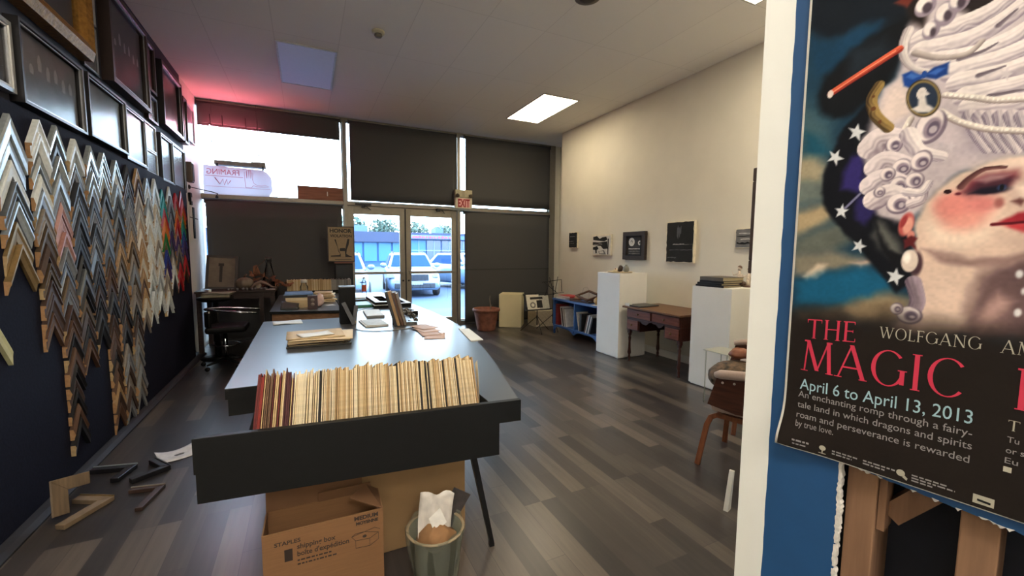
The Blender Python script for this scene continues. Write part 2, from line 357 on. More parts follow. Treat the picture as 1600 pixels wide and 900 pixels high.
# the poster: painted sheet, its printing
ART = [
('p',(24,52,70),10,[-56,974,402,667,443,165,1,-12]),
('p',(58,82,88),22,[-10,597,38,544,41,493,6,479,-15,525]),
('p',(14,20,28),12,[-6,806,130,736,122,655,70,678,49,671,26,673,-5,697]),
('p',(18,52,76),10,[1,684,31,667,63,675,89,674,95,639,50,618,12,621]),
('p',(12,14,18),8,[124,671,137,632,115,605,106,582,78,558,63,549,42,547,23,561,16,589,25,616,45,634,72,655,97,667]),
('p',(26,34,42),12,[57,644,94,648,110,625,74,610,51,598]),
('p',(24,72,90),10,[1,537,26,521,41,493,7,491]),
('p',(150,138,112),14,[-14,498,20,489,38,472,34,442,-10,438]),
('p',(96,104,98),14,[-11,458,35,449,46,420,-9,411]),
('p',(160,140,108),12,[-8,404,20,412,46,414,56,396,39,384,-6,360]),
('p',(88,92,84),14,[-6,360,56,386,83,358,51,335,-4,324]),
('p',(120,112,96),10,[-4,329,51,338,92,331,77,313,-2,296]),
('p',(190,170,146),6,[13,297,33,317,47,316,42,301,20,289]),
('p',(188,160,140),7,[77,321,99,329,107,321,90,311]),
('p',(20,82,112),12,[3,286,53,305,93,313,124,308,136,285,104,263,56,250,6,242]),
('p',(140,120,92),12,[57,243,96,267,129,277,148,267,153,235,91,226]),
('p',(84,72,58),14,[6,237,65,248,91,226,8,209]),
('p',(13,14,20),4,[79,557,93,558,110,517,123,424,147,331,152,304,146,289,134,278,124,289,111,307,88,340,64,369,40,402,30,434,34,469,45,505,54,530]),
('p',(44,36,92),6,[69,486,82,488,87,437,82,428,58,436,60,462]),
('p',(38,32,78),6,[79,421,95,425,102,393,91,377,78,385]),
('k',(120,120,140),(60,55,90),2,2,[65,406,82,426]),
('p',(92,92,86),8,[102,365,107,383,124,364,136,336,122,329,111,341]),
('p',(16,16,20),4,[100,393,108,369,122,341,138,331,147,313,131,313,113,336]),
('p',(205,205,205),1,[73,533,75,523,83,519,76,516,77,505,71,514,63,511,67,520,61,529,69,525]),
('p',(205,205,205),1,[52,498,51,488,58,482,50,481,49,472,45,482,36,482,42,488,38,498,46,492]),
('p',(205,205,205),1,[61,413,63,404,70,403,64,399,66,390,60,396,54,392,56,400,51,406,58,405]),
('p',(205,205,205),1,[88,357,89,349,95,346,89,343,89,335,85,342,78,340,82,347,78,354,84,351]),
('p',(205,205,205),1,[132,315,134,305,141,303,135,298,135,289,130,296,123,292,126,301,121,308,129,307]),
('p',(184,170,172),6,[119,613,120,656,134,667,119,791,375,663,393,448,259,458,219,453,187,442,165,419,152,394,143,384,126,381,105,393,95,413,87,437,90,458,83,481,81,510,89,532,92,554,101,574,112,589]),
('p',(204,190,188),14,[141,664,205,651,230,596,189,572,153,584]),
('p',(150,138,146),16,[182,509,238,489,259,462,219,457,190,471]),
('p',(210,190,180),10,[101,565,116,583,131,565,130,531,110,522,98,539]),
('p',(30,22,20),6,[123,714,144,704,142,663,136,645,126,657,118,677]),
('p',(96,40,30),3,[104,693,114,696,125,688,119,680]),
('p',(34,26,26),5,[170,658,179,669,205,659,200,637,184,640]),
('p',(60,46,50),4,[146,633,158,640,173,642,169,626,151,625]),
('k',(226,214,208),(140,126,136),13,9,[138,632,173,634,206,643,225,664]),
('k',(226,214,208),(140,126,136),13,9,[138,615,181,613,212,625,236,645]),
('k',(226,214,208),(140,126,136),13,9,[145,597,188,592,222,601,247,618]),
('k',(226,214,208),(140,126,136),13,9,[171,576,211,579,249,592]),
('k',(226,214,208),(140,126,136),13,9,[178,561,217,561,255,572]),
('k',(226,214,208),(140,126,136),13,9,[186,541,224,542,257,548]),
('k',(226,214,208),(140,126,136),13,9,[192,527,235,521,263,526]),
('k',(96,84,92),(130,118,124),3,1,[176,591,196,593,209,599]),
('k',(96,84,92),(130,118,124),3,1,[195,564,217,568]),
('k',(96,84,92),(130,118,124),3,1,[206,535,234,535]),
('k',(96,84,92),(130,118,124),3,1,[208,620,222,633]),
('k',(205,192,190),(110,98,112),7,4,[190,516,196,494,209,467]),
('k',(205,192,190),(110,98,112),7,4,[199,513,205,492,218,466]),
('k',(205,192,190),(110,98,112),7,4,[208,511,214,490,226,464]),
('k',(205,192,190),(110,98,112),7,4,[217,509,222,488,234,462]),
('k',(205,192,190),(110,98,112),7,4,[226,507,232,486,244,461]),
('k',(205,192,190),(110,98,112),7,4,[235,504,241,484,252,459]),
('e',(140,126,136),2,[138,673,11,13,0]),
('e',(226,214,208),3,[136,677,8,10,0]),
('e',(70,58,66),3,[140,671,5,7,0]),
('e',(140,126,136),2,[159,655,11,16,0]),
('e',(226,214,208),3,[157,658,8,11,0]),
('e',(70,58,66),3,[161,652,4,7,0]),
('e',(140,126,136),2,[171,665,10,13,0]),
('e',(226,214,208),3,[169,668,7,9,0]),
('e',(70,58,66),3,[173,663,4,7,0]),
('e',(140,126,136),2,[146,639,9,12,0]),
('e',(226,214,208),3,[144,642,6,9,0]),
('e',(70,58,66),3,[148,636,3,6,0]),
('k',(214,204,198),(140,126,128),6,3,[122,648,118,631,121,610,134,592,159,579]),
('k',(186,172,164),(110,98,96),4,3,[131,615,155,600,182,595,195,606]),
('k',(222,212,200),(120,104,100),4,4,[166,548,191,538,214,528,254,521]),
('e',(236,228,216),1,[166,549,1,2,0]),
('e',(236,228,216),1,[171,547,2,2,0]),
('e',(236,228,216),1,[176,545,2,2,0]),
('e',(236,228,216),1,[181,543,2,2,0]),
('e',(236,228,216),1,[186,541,2,2,0]),
('e',(236,228,216),1,[191,539,2,2,0]),
('e',(236,228,216),1,[196,537,1,2,0]),
('e',(236,228,216),1,[201,535,1,2,0]),
('e',(236,228,216),1,[205,533,1,2,0]),
('e',(236,228,216),1,[210,531,1,2,0]),
('e',(236,228,216),1,[214,529,1,2,0]),
('e',(236,228,216),1,[218,528,1,1,0]),
('e',(236,228,216),1,[223,528,1,2,0]),
('e',(236,228,216),1,[227,527,1,2,0]),
('e',(236,228,216),1,[231,526,1,1,0]),
('e',(236,228,216),1,[235,526,1,2,0]),
('e',(236,228,216),1,[239,525,1,2,0]),
('e',(236,228,216),1,[243,524,1,1,0]),
('e',(236,228,216),1,[247,524,1,2,0]),
('e',(236,228,216),1,[251,523,1,2,0]),
('k',(222,212,200),(120,104,100),4,4,[163,527,182,509,211,493,258,480]),
('e',(236,228,216),1,[163,527,1,1,0]),
('e',(236,228,216),1,[168,523,1,2,0]),
('e',(236,228,216),1,[172,519,2,2,0]),
('e',(236,228,216),1,[177,514,1,1,0]),
('e',(236,228,216),1,[182,510,1,2,0]),
('e',(236,228,216),1,[187,507,1,1,0]),
('e',(236,228,216),1,[192,505,1,2,0]),
('e',(236,228,216),1,[197,502,1,2,0]),
('e',(236,228,216),1,[202,499,1,2,0]),
('e',(236,228,216),1,[206,496,2,1,0]),
('e',(236,228,216),1,[211,494,1,2,0]),
('e',(236,228,216),1,[216,492,1,1,0]),
('e',(236,228,216),1,[220,491,1,2,0]),
('e',(236,228,216),1,[224,490,2,2,0]),
('e',(236,228,216),1,[229,489,1,2,0]),
('e',(236,228,216),1,[233,487,1,1,0]),
('e',(236,228,216),1,[237,486,1,1,0]),
('e',(236,228,216),1,[241,485,2,2,0]),
('e',(236,228,216),1,[246,484,1,2,0]),
('e',(236,228,216),1,[250,483,1,2,0]),
('e',(236,228,216),1,[254,482,1,2,0]),
('k',(222,212,200),(120,104,100),4,4,[98,494,115,496,126,509,133,525]),
('e',(236,228,216),1,[98,495,2,2,0]),
('e',(236,228,216),1,[107,496,1,2,0]),
('e',(236,228,216),1,[115,497,2,2,0]),
('e',(236,228,216),1,[119,502,1,2,0]),
('e',(236,228,216),1,[122,506,2,2,0]),
('e',(236,228,216),1,[126,510,1,2,0]),
('e',(236,228,216),1,[130,518,1,2,0]),
('k',(218,204,202),(128,112,120),17,12,[91,494,100,506,118,503]),
('e',(110,96,108),2,[117,492,10,12,0]),
('e',(222,208,204),3,[117,494,8,11,0]),
('e',(140,124,134),3,[119,491,6,7,0]),
('e',(92,80,96),2,[119,491,4,6,0]),
('e',(170,156,160),2,[119,490,3,2,0]),
('e',(110,96,108),2,[154,509,16,23,0.2]),
('e',(222,208,204),3,[153,512,13,21,0.2]),
('e',(140,124,134),3,[156,507,9,14,0.2]),
('e',(92,80,96),2,[157,506,6,10,0.2]),
('e',(170,156,160),2,[157,505,4,5,0.2]),
('k',(226,214,208),(140,126,136),10,7,[132,504,144,479,167,467]),
('k',(216,202,200),(128,112,120),14,12,[98,463,109,472,128,463]),
('e',(110,96,108),2,[128,458,11,13,0]),
('e',(222,208,204),3,[127,459,10,11,0]),
('e',(140,124,134),3,[129,457,7,8,0]),
('e',(92,80,96),2,[130,456,5,5,0]),
('e',(170,156,160),2,[130,456,3,3,0]),
('e',(110,96,108),2,[148,464,11,15,0.2]),
('e',(222,208,204),3,[147,465,10,12,0.2]),
('e',(140,124,134),3,[149,462,7,8,0.2]),
('e',(92,80,96),2,[150,462,5,6,0.2]),
('e',(170,156,160),2,[150,461,3,3,0.2]),
('k',(220,206,204),(120,106,116),15,12,[95,437,107,446,125,438]),
('e',(110,96,108),2,[126,433,11,13,0]),
('e',(222,208,204),3,[125,434,9,11,0]),
('e',(140,124,134),3,[128,432,6,8,0]),
('e',(92,80,96),2,[128,431,5,5,0]),
('e',(170,156,160),2,[128,431,3,3,0]),
('e',(110,96,108),2,[113,451,9,10,0]),
('e',(222,208,204),3,[112,452,8,9,0]),
('e',(140,124,134),3,[114,450,5,6,0]),
('e',(92,80,96),2,[114,450,4,5,0]),
('e',(170,156,160),2,[115,449,2,2,0]),
('e',(110,96,108),2,[143,438,10,12,0]),
('e',(222,208,204),3,[142,439,9,10,0]),
('e',(140,124,134),3,[144,437,6,7,0]),
('e',(92,80,96),2,[145,437,4,6,0]),
('e',(170,156,160),2,[145,436,2,3,0]),
('k',(224,210,206),(126,110,120),15,12,[101,415,116,423,132,414]),
('e',(110,96,108),2,[128,407,14,15,0.15]),
('e',(222,208,204),3,[127,409,12,13,0.15]),
('e',(140,124,134),3,[130,406,8,9,0.15]),
('e',(92,80,96),2,[130,405,6,6,0.15]),
('e',(170,156,160),2,[131,405,3,4,0.15]),
('e',(110,96,108),2,[105,426,7,8,0]),
('e',(222,208,204),3,[105,427,5,7,0]),
('e',(140,124,134),3,[106,425,4,4,0]),
('e',(92,80,96),2,[106,425,3,3,0]),
('e',(170,156,160),2,[106,425,2,2,0]),
('k',(214,200,198),(130,114,122),7,4,[142,406,151,410,154,424]),
('k',(226,214,208),(140,126,136),6,4,[136,423,151,421,158,433]),
('p',(190,178,180),1,[176,486,177,481,181,479,178,477,178,472,175,476,172,475,173,479,171,484,175,482]),
('p',(178,166,170),1,[168,488,168,484,171,481,168,481,168,477,166,480,163,480,165,483,163,487,166,485]),
('p',(196,184,184),1,[219,566,220,560,224,557,221,555,221,549,218,555,214,553,216,558,213,564,217,562]),
('p',(206,178,160),4,[148,381,155,403,167,423,187,441,219,453,259,457,394,436,408,263,133,218,144,243,153,268,154,295,147,322]),
('p',(176,148,140),14,[122,216,149,251,161,268,177,225]),
('p',(210,182,164),10,[159,305,195,315,210,273,195,228,157,222]),
('p',(96,74,74),12,[213,307,229,323,254,333,295,333,303,238,205,221,207,273]),
('p',(168,134,126),10,[216,257,231,288,243,277,235,241,219,232]),
('p',(140,112,106),6,[156,342,182,334,212,329,238,334,267,356,268,339,239,322,213,317,176,325]),
('p',(222,198,178),10,[159,381,174,410,206,415,223,397,218,357,193,342,165,351]),
('p',(222,196,178),8,[198,447,230,456,269,455,270,436,220,439]),
('e',(208,142,128),22,[193,390,25,24,0.15]),
('e',(204,126,116),18,[183,401,18,16,0.3]),
('e',(196,118,112),14,[210,400,14,10,0]),
('p',(112,48,56),8,[188,417,196,431,212,440,236,438,242,423,222,413,200,411]),
('p',(66,34,44),5,[193,416,205,428,221,433,237,429,232,418,214,414]),
('p',(150,110,112),4,[202,430,215,437,231,434,224,429,211,426]),
('p',(20,18,30),3,[196,414,208,420,224,421,238,418,228,413,212,411]),
('e',(40,52,84),2,[225,419,4,4,0]),
('e',(12,12,16),1,[225,419,2,4,0]),
('k',(78,44,44),(120,80,76),4,2,[189,424,196,434,209,444,226,444]),
('e',(34,12,16),1,[177,419,4,3,0]),
('e',(90,30,40),2,[187,415,3,2,0]),
('p',(196,168,154),6,[236,427,251,433,264,394,250,387,234,395,230,406]),
('p',(230,208,190),5,[239,419,250,422,255,398,244,397]),
('p',(96,56,54),3,[234,401,240,405,246,400,242,394]),
('e',(150,90,84),5,[224,400,4,6,0]),
('p',(150,36,46),3,[220,373,231,381,240,387,248,387,265,383,266,371,241,374]),
('p',(184,56,62),3,[228,372,246,374,265,373,266,362,247,363,236,367]),
('k',(80,16,26),(120,30,40),2,2,[220,373,236,374,251,375,265,373]),
('p',(200,172,156),8,[226,355,247,360,267,354,268,342,238,341]),
('e',(176,84,78),3,[138,377,8,17,0.15]),
('e',(214,150,132),3,[140,375,5,12,0.15]),
('e',(140,50,52),2,[135,381,3,9,0.3]),
('e',(206,130,116),2,[144,361,4,7,0]),
('p',(86,28,30),2,[136,355,144,361,151,357,148,350,151,341,144,346,138,342]),
('e',(66,44,50),4,[152,321,7,17,0]),
('e',(204,186,172),2,[145,325,9,16,0]),
('e',(238,228,216),4,[142,330,4,8,0]),
('k',(160,140,150),(90,76,88),9,8,[151,295,157,268,152,247]),
('e',(110,96,108),2,[150,247,14,13,0]),
('e',(222,208,204),3,[149,248,12,11,0]),
('e',(140,124,134),3,[152,246,8,8,0]),
('e',(92,80,96),2,[152,246,6,6,0]),
('e',(170,156,160),2,[153,245,3,2,0]),
('e',(110,96,108),2,[136,255,7,9,0]),
('e',(222,208,204),3,[135,255,6,7,0]),
('e',(140,124,134),3,[137,254,4,5,0]),
('e',(92,80,96),2,[137,254,3,4,0]),
('e',(170,156,160),2,[137,254,2,2,0]),
('p',(120,104,112),5,[149,295,157,290,162,259,153,260]),
('e',(210,206,204),3,[247,311,3,5,0]),
('e',(210,206,204),3,[249,263,3,5,0]),
('e',(210,206,204),3,[252,290,2,4,0]),
('k',(150,122,70),(52,38,24),7,7,[94,582,87,564,93,540,109,518]),
('e',(96,60,34),1,[89,568,2,2,0]),
('e',(96,60,34),1,[90,550,3,3,0]),
('e',(96,60,34),1,[99,529,2,3,0]),
('k',(206,92,62),(110,24,20),5,5,[35,588,76,608,114,626]),
('k',(236,150,120),(206,92,62),1,1,[37,589,76,609,110,625]),
('e',(206,190,180),1,[34,587,4,6,0]),
('p',(24,60,128),2,[143,581,129,592,119,590,122,573,130,567,140,576]),
('p',(22,52,112),2,[142,582,153,589,167,590,167,575,155,572,144,578]),
('p',(58,100,170),2,[140,582,129,589,124,585,132,579]),
('p',(54,94,164),2,[146,582,157,586,164,584,155,578]),
('e',(30,66,130),1,[143,582,3,5,0]),
('e',(52,42,28),2,[144,550,17,27,-0.3]),
('e',(128,108,66),1,[144,550,16,25,-0.3]),
('e',(34,44,60),2,[144,550,14,22,-0.3]),
('e',(206,196,188),1,[142,557,5,8,0]),
('p',(206,196,188),2,[139,553,146,551,149,541,156,534,151,529,139,532,132,539,139,542]),
('p',(190,180,176),1,[145,561,151,554,147,552]),
('f',(30,24,21),0,[214,268])]
PRINT = 1.0
def vnoise(nt_, ns, cell, rnd):
    gy_, gx = int(nt_ / cell) + 3, int(ns / cell) + 3; g = rnd.random((gy_, gx))
    y = np.arange(nt_) / cell; x = np.arange(ns) / cell; y0 = y.astype(int); x0 = x.astype(int); fy = (y - y0)[:, None]; fx = (x - x0)[None, :]
    fy = fy * fy * (3 - 2 * fy); fx = fx * fx * (3 - 2 * fx)
    return (g[y0][:, x0] * (1 - fy) * (1 - fx) + g[y0 + 1][:, x0] * fy * (1 - fx) + g[y0][:, x0 + 1] * (1 - fy) * fx + g[y0 + 1][:, x0 + 1] * fy * fx)
def paint(Wm, Hm, step):
    rnd = np.random.default_rng(4)
    ns, nt_ = int(Wm / step) + 1, int(Hm / step) + 1
    S = np.arange(ns) * step; Tt = np.arange(nt_) * step
    img = np.zeros((nt_, ns, 3)); img[:] = (24, 52, 70)
    wx = (vnoise(nt_, ns, 9, rnd) - .5) * 5; wy = (vnoise(nt_, ns, 9, rnd) - .5) * 5
    wx2 = (vnoise(nt_, ns, 4, rnd) - .5) * 1.6; wy2 = (vnoise(nt_, ns, 4, rnd) - .5) * 1.6
    br = vnoise(nt_, ns, 3, rnd)
    def box(x0, x1, y0, y1, pad):
        a = max(0, int((x0 - pad) / step)); b = min(ns, int((x1 + pad) / step) + 2); c = max(0, int((y0 - pad) / step)); d = min(nt_, int((y1 + pad) / step) + 2)
        return a, b, c, d
    def blend(a, b, c, d, al, col):
        img[c:d, a:b] = img[c:d, a:b] * (1 - al[..., None]) + np.asarray(col, float) * al[..., None]
    for o in ART:
        if o[0] == 'p':
            pts = np.array(o[3], float).reshape(-1, 2); soft = max(o[2], .9); a, b, c, d = box(pts[:, 0].min(), pts[:, 0].max(), pts[:, 1].min(), pts[:, 1].max(), soft + 3)
            if a >= b or c >= d: continue
            k = min(1, soft / 6); X = S[None, a:b] + wx[c:d, a:b] * k + wx2[c:d, a:b] * .5; Y = Tt[c:d, None] + wy[c:d, a:b] * k + wy2[c:d, a:b] * .5
            ins = np.zeros(X.shape, bool); dm = np.full(X.shape, 1e9)
            for i in range(len(pts)):
                x0, y0 = pts[i]; x1, y1 = pts[(i + 1) % len(pts)]
                if y0 != y1: ins ^= ((y0 > Y) != (y1 > Y)) & (X < (x1 - x0) * (Y - y0) / (y1 - y0) + x0)
                L2 = (x1 - x0) ** 2 + (y1 - y0) ** 2 + 1e-9; t = np.clip(((X - x0) * (x1 - x0) + (Y - y0) * (y1 - y0)) / L2, 0, 1)
                dm = np.minimum(dm, (X - x0 - t * (x1 - x0)) ** 2 + (Y - y0 - t * (y1 - y0)) ** 2)
            sd = np.sqrt(dm) * np.where(ins, 1, -1); al = np.clip(sd / soft * .5 + .5, 0, 1); blend(a, b, c, d, al * al * (3 - 2 * al), o[1])
        elif o[0] == 'e':
            cx, cy, rx, ry, rot = o[3]; soft = max(o[2], .8); q = max(rx, ry); a, b, c, d = box(cx - q, cx + q, cy - q, cy + q, soft + 1)
            if a >= b or c >= d: continue
            X = S[None, a:b] - cx; Y = Tt[c:d, None] - cy; u = (X * math.cos(rot) - Y * math.sin(rot)) / rx; v = (X * math.sin(rot) + Y * math.cos(rot)) / ry
            al = np.clip((1 - np.sqrt(u * u + v * v)) * min(rx, ry) / soft + .5, 0, 1); blend(a, b, c, d, al * al * (3 - 2 * al), o[1])
        elif o[0] == 'k':
            pts = np.array(o[5], float).reshape(-1, 2); w1, w2 = o[3], o[4]; q = max(w1, w2); a, b, c, d = box(pts[:, 0].min(), pts[:, 0].max(), pts[:, 1].min(), pts[:, 1].max(), q + 2)
            if a >= b or c >= d: continue
            # smooth the stroke
            dense = []
            for i in range(len(pts) - 1):
                p0, p1, p2, p3 = pts[max(i - 1, 0)], pts[i], pts[i + 1], pts[min(i + 2, len(pts) - 1)]
                for t in np.linspace(0, 1, 7)[:-1]: dense.append(.5 * (2 * p1 + (p2 - p0) * t + (2 * p0 - 5 * p1 + 4 * p2 - p3) * t * t + (3 * p1 - p0 - 3 * p2 + p3) * t ** 3))
            dense.append(pts[-1]); X = S[None, a:b]; Y = Tt[c:d, None]; best = np.full((d - c, b - a), 1e9); sgn = np.zeros((d - c, b - a)); n = len(dense) - 1
            for i in range(n):
                (x0, y0), (x1, y1) = dense[i], dense[i + 1]; L2 = (x1 - x0) ** 2 + (y1 - y0) ** 2 + 1e-9; t = np.clip(((X - x0) * (x1 - x0) + (Y - y0) * (y1 - y0)) / L2, 0, 1)
                ww = w1 + (w2 - w1) * (i + t) / n; dd = np.sqrt((X - x0 - t * (x1 - x0)) ** 2 + (Y - y0 - t * (y1 - y0)) ** 2) / np.maximum(ww, .3)
                cr_ = ((x1 - x0) * (Y - y0) - (y1 - y0) * (X - x0)) / np.sqrt(L2) / np.maximum(ww, .3); m = dd < best; best = np.where(m, dd, best); sgn = np.where(m, cr_, sgn)
            al = np.clip((1 - best) * (w1 + w2) / 2 + .5, 0, 1); sh = np.clip(.42 - sgn * .62 + .16 * np.sin(sgn * 11 + wx[c:d, a:b] * 1.3) * (w1 > 4.5), 0, 1)[..., None]
            if w1 < 2.5: sh = np.clip(best, 0, 1)[..., None]
            colr = np.array(o[1], float) * (1 - sh ** 1.5) + np.array(o[2], float) * sh ** 1.5
            img[c:d, a:b] = img[c:d, a:b] * (1 - al[..., None]) + colr * al[..., None]
        elif o[0] == 'f':
            lo, hi = o[3]; al = np.clip((hi - Tt) / (hi - lo), 0, 1)[:, None] * np.ones((1, ns)); al = np.clip(al + (vnoise(nt_, ns, 14, rnd) - .5) * .3 * (al > 0) * (al < 1), 0, 1); al = al * al * (3 - 2 * al)
            img[:] = img * (1 - al[..., None]) + np.asarray(o[1], float) * al[..., None]
    img *= (1 + (br - .5) * .07)[..., None]
    img *= (1 + (vnoise(nt_, ns, 22, rnd) - .5) * .10)[..., None]
    return np.clip(img, 0, 255), S, Tt
PW, PH, STEP = 610., 914., 1.25
pimg, pS, pT = paint(PW, PH, STEP)
def sheet(s, t):
    """gentle waviness of the hung paper, its lower corner lifting"""
    z = .0022 + .0012 * np.sin(s * .012 + 1) * np.clip(1 - t / 700, 0, 1) + .010 * np.exp(-(s * s + t * t) / 2 / 32 ** 2)
    return z
ns, nt_ = len(pS), len(pT)
SS, TTm = np.meshgrid(pS, pT); ZZ = sheet(SS, TTm)
SX = SS - 6.0 * np.exp(-(TTm / 45) ** 2) * np.exp(-SS / 60)
co = np.stack([SX / 1000, TTm / 1000, ZZ], -1).reshape(-1, 3)
me = bpy.data.meshes.new('printed_sheet'); idx = np.arange(ns * nt_).reshape(nt_, ns)
fq = np.stack([idx[:-1, :-1], idx[:-1, 1:], idx[1:, 1:], idx[1:, :-1]], -1).reshape(-1, 4)
me.vertices.add(len(co)); me.vertices.foreach_set('co', co.ravel()); me.loops.add(fq.size); me.loops.foreach_set('vertex_index', fq.ravel()); me.polygons.add(len(fq)); me.polygons.foreach_set('loop_start', np.arange(0, fq.size, 4)); me.polygons.foreach_set('loop_total', np.full(len(fq), 4)); me.update()
c01 = pimg.reshape(-1, 3) / 255; cl = np.where(c01 <= .04045, c01 / 12.92, ((c01 + .055) / 1.055) ** 2.4)
at = me.color_attributes.new('print', 'FLOAT_COLOR', 'POINT'); at.data.foreach_set('color', np.concatenate([cl, np.ones((len(cl), 1))], 1).astype(np.float32).ravel())
me.polygons.foreach_set('use_smooth', np.ones(len(fq), bool))
mp_ = bpy.data.materials.new('offset_print'); mp_.use_nodes = True; n = mp_.node_tree.nodes; an = n.new('ShaderNodeAttribute'); an.attribute_name = 'print'
gm = n.new('ShaderNodeMix'); gm.data_type = 'RGBA'; gm.blend_type = 'MULTIPLY'; gm.inputs[0].default_value = 1; gm.inputs[7].default_value = (PRINT, PRINT, PRINT, 1)
mp_.node_tree.links.new(an.outputs['Color'], gm.inputs[6]); mp_.node_tree.links.new(gm.outputs[2], n['Principled BSDF'].inputs['Base Color']); n['Principled BSDF'].inputs['Roughness'].default_value = .7; n['Principled BSDF'].inputs['Specular IOR Level'].default_value = .12
me.materials.append(mp_)
PM = wall_m(.0)
poster = thing('poster', 'large opera poster with a white-wigged woman, hung on the blue wall over the rough opening', 'poster', M=PM)
po = bpy.data.objects.new('printed_sheet', me); COL.objects.link(po); po.parent = poster
# white paper: back of the sheet and the trimmed margin
M_paper = mt('white_paper', (228, 226, 218), .7, var=.04)
def zed(s, t): return float(sheet(np.float64(s * 1000), np.float64(t * 1000)))
def curl(s, t): return s - .006 * math.exp(-(t / .045) ** 2) * math.exp(-s / .06)
bk = MB(); bk.grid(lambda u, v: (curl(-.0036 + u * .6156, -.0016 + v * .917) , -.0016 + v * .917, zed(max(0, -.0036 + u * .6156), max(0, -.0016 + v * .917)) - .0005), 40, 60, thick=.0003); bk.build('paper_margin', M_paper, poster)

# --- printing: serif capitals drawn stroke by stroke
def serif_word(mb, word, x, y, h, widths=1.0, gap=.16, mi=0, z=.0, thick=.125, slope=0):
    th, tn, sf = thick, .05, .24
    G = {'T': (.78, 'l.39,0,.39,.97,k;h0,.78,.965;t.015,.97,.80;t.765,.97,.80;s.39,0'), 'H': (.86, 'l.13,0,.13,1,k;l.73,0,.73,1,k;h.13,.73,.53;s.13,0;s.13,1;s.73,0;s.73,1'),
         'E': (.62, 'l.13,0,.13,1,k;h.0,.56,.975;h.13,.48,.53;h.0,.6,.025;t.55,.97,.84;t.59,.03,.18;t.47,.46,.6'), 'F': (.58, 'l.13,0,.13,1,k;h.0,.55,.975;h.13,.46,.52;t.54,.97,.83;t.45,.45,.59;s.13,0'),
         'M': (1.08, 'l.12,0,.2,1,n;l.2,1,.55,.05,k;l.55,.05,.88,1,n;l.88,1,.96,0,k;s.12,0;s.96,0;h.08,.22,.98;h.86,1.0,.98'), 'A': (.9, 'l.06,0,.43,1,n;l.43,1.02,.82,0,k;h.2,.68,.33;s.06,0;s.82,0'),
         'G': (.98, 'a.5,.5,.47,.52,42,330;l.88,.08,.88,.46,k;s.88,.46'), 'C': (.9, 'a.5,.5,.47,.52,42,318'), 'I': (.3, 'l.15,0,.15,1,k;s.15,0;s.15,1'),
         'W': (1.2, 'l.05,1,.33,0,k;l.33,0,.6,.9,n;l.55,1,.85,0,k;l.85,0,1.13,1,n;s.05,1;s.55,1;s1.13,1'), 'O': (1.0, 'a.5,.5,.47,.52,0,360'), 'L': (.58, 'l.13,0,.13,1,k;h.0,.55,.025;t.54,.03,.2;s.13,1'),
         'N': (.92, 'l.13,0,.13,1,n;l.13,1,.8,0,k;l.8,0,.8,1,n;s.13,0;s.13,1;s.8,1')}
    def quad(p): 
        q = [(x + cx + a * h * widths, y + b * h + slope * (cx + a * h * widths)) for a, b in p]
        ar = sum(q[i][0] * q[(i + 1) % len(q)][1] - q[(i + 1) % len(q)][0] * q[i][1] for i in range(len(q)))
        if ar < 0: q = q[::-1]
        mb.add([(a, b, zed(max(a, 0), b) + .0004 + z) for a, b in q], [tuple(range(len(q)))], mi)
    cx = 0
    for chh in word:
        if chh == ' ': cx += .45 * h * widths; continue
        w_, spec = G[chh]
        for it in spec.split(';'):
            v = it[1:].split(','); c0 = it[0]
            if c0 == 'l':
                x0, y0, x1, y1 = map(float, v[:4]); wd = th if v[4] == 'k' else tn; d = math.hypot(x1 - x0, y1 - y0); hx = wd / 2 * d / max(abs(y1 - y0), .1) if abs(y1 - y0) > .1 else wd / 2
                quad([(x0 - hx, y0), (x0 + hx, y0), (x1 + hx, y1), (x1 - hx, y1)])
            elif c0 == 'h': a, b, yy = map(float, v); quad([(a, yy - tn / 2), (b, yy - tn / 2), (b, yy + tn / 2), (a, yy + tn / 2)])
            elif c0 == 't': xx, ya, yb = map(float, v); quad([(xx - .02, ya), (xx + .03, ya), (xx + .02, yb), (xx - .0, yb)])
            elif c0 == 's': xx, yy = map(float, v); s0 = 1 if yy > .5 else -1; quad([(xx - sf / 2, yy), (xx + sf / 2, yy), (xx + sf / 2, yy - s0 * .028), (xx - sf / 2, yy - s0 * .028)])
            elif c0 == 'a':
                ax, ay, rx, ry, a0, a1 = map(float, v); N = 26
                for i in range(N):
                    p = []
                    for t in (i / N, (i + 1) / N):
                        g = math.radians(a0 + (a1 - a0) * t); wd = tn + (th - tn) * abs(math.cos(g)) ** 1.2; p.append((ax + (rx - wd) * math.cos(g), ay + (ry - wd * .55) * math.sin(g), ax + rx * math.cos(g), ay + ry * math.sin(g)))
                    quad([(p[0][0], p[0][1]), (p[0][2], p[0][3]), (p[1][2], p[1][3]), (p[1][0], p[1][1])])
        cx += (w_ + gap) * h * widths
    return cx - gap * h * widths
def drape(mb):
    mb.v = [(a, b, zed(max(a, 0), max(b, 0)) + .0005) for a, b, c in mb.v]; return mb
def fit_text(body, s0, s1, y0, y1, cap, mats, name):
    """one printed line from s0 to s1, baseline running y0 to y1, capital height cap"""
    mb = MB(); mb.text(body, cap / .73); xs = [v[0] for v in mb.v]; a, b = min(xs), max(xs); f = (s1 - s0) / (b - a)
    mb.v = [(s0 + (v[0] - a) * f, y0 + (y1 - y0) * (v[0] - a) / (b - a) + v[1], 0) for v in mb.v]; drape(mb); return mb
M_rose = mt('rose_ink', (188, 36, 66), .5, var=.03); M_silver_ink = mt('silver_ink', (166, 160, 142), .5, var=.03); M_ice = mt('pale_blue_ink', (150, 180, 188), .5, var=.03); M_grey_ink = mt('grey_ink', (136, 131, 130), .5, var=.03)
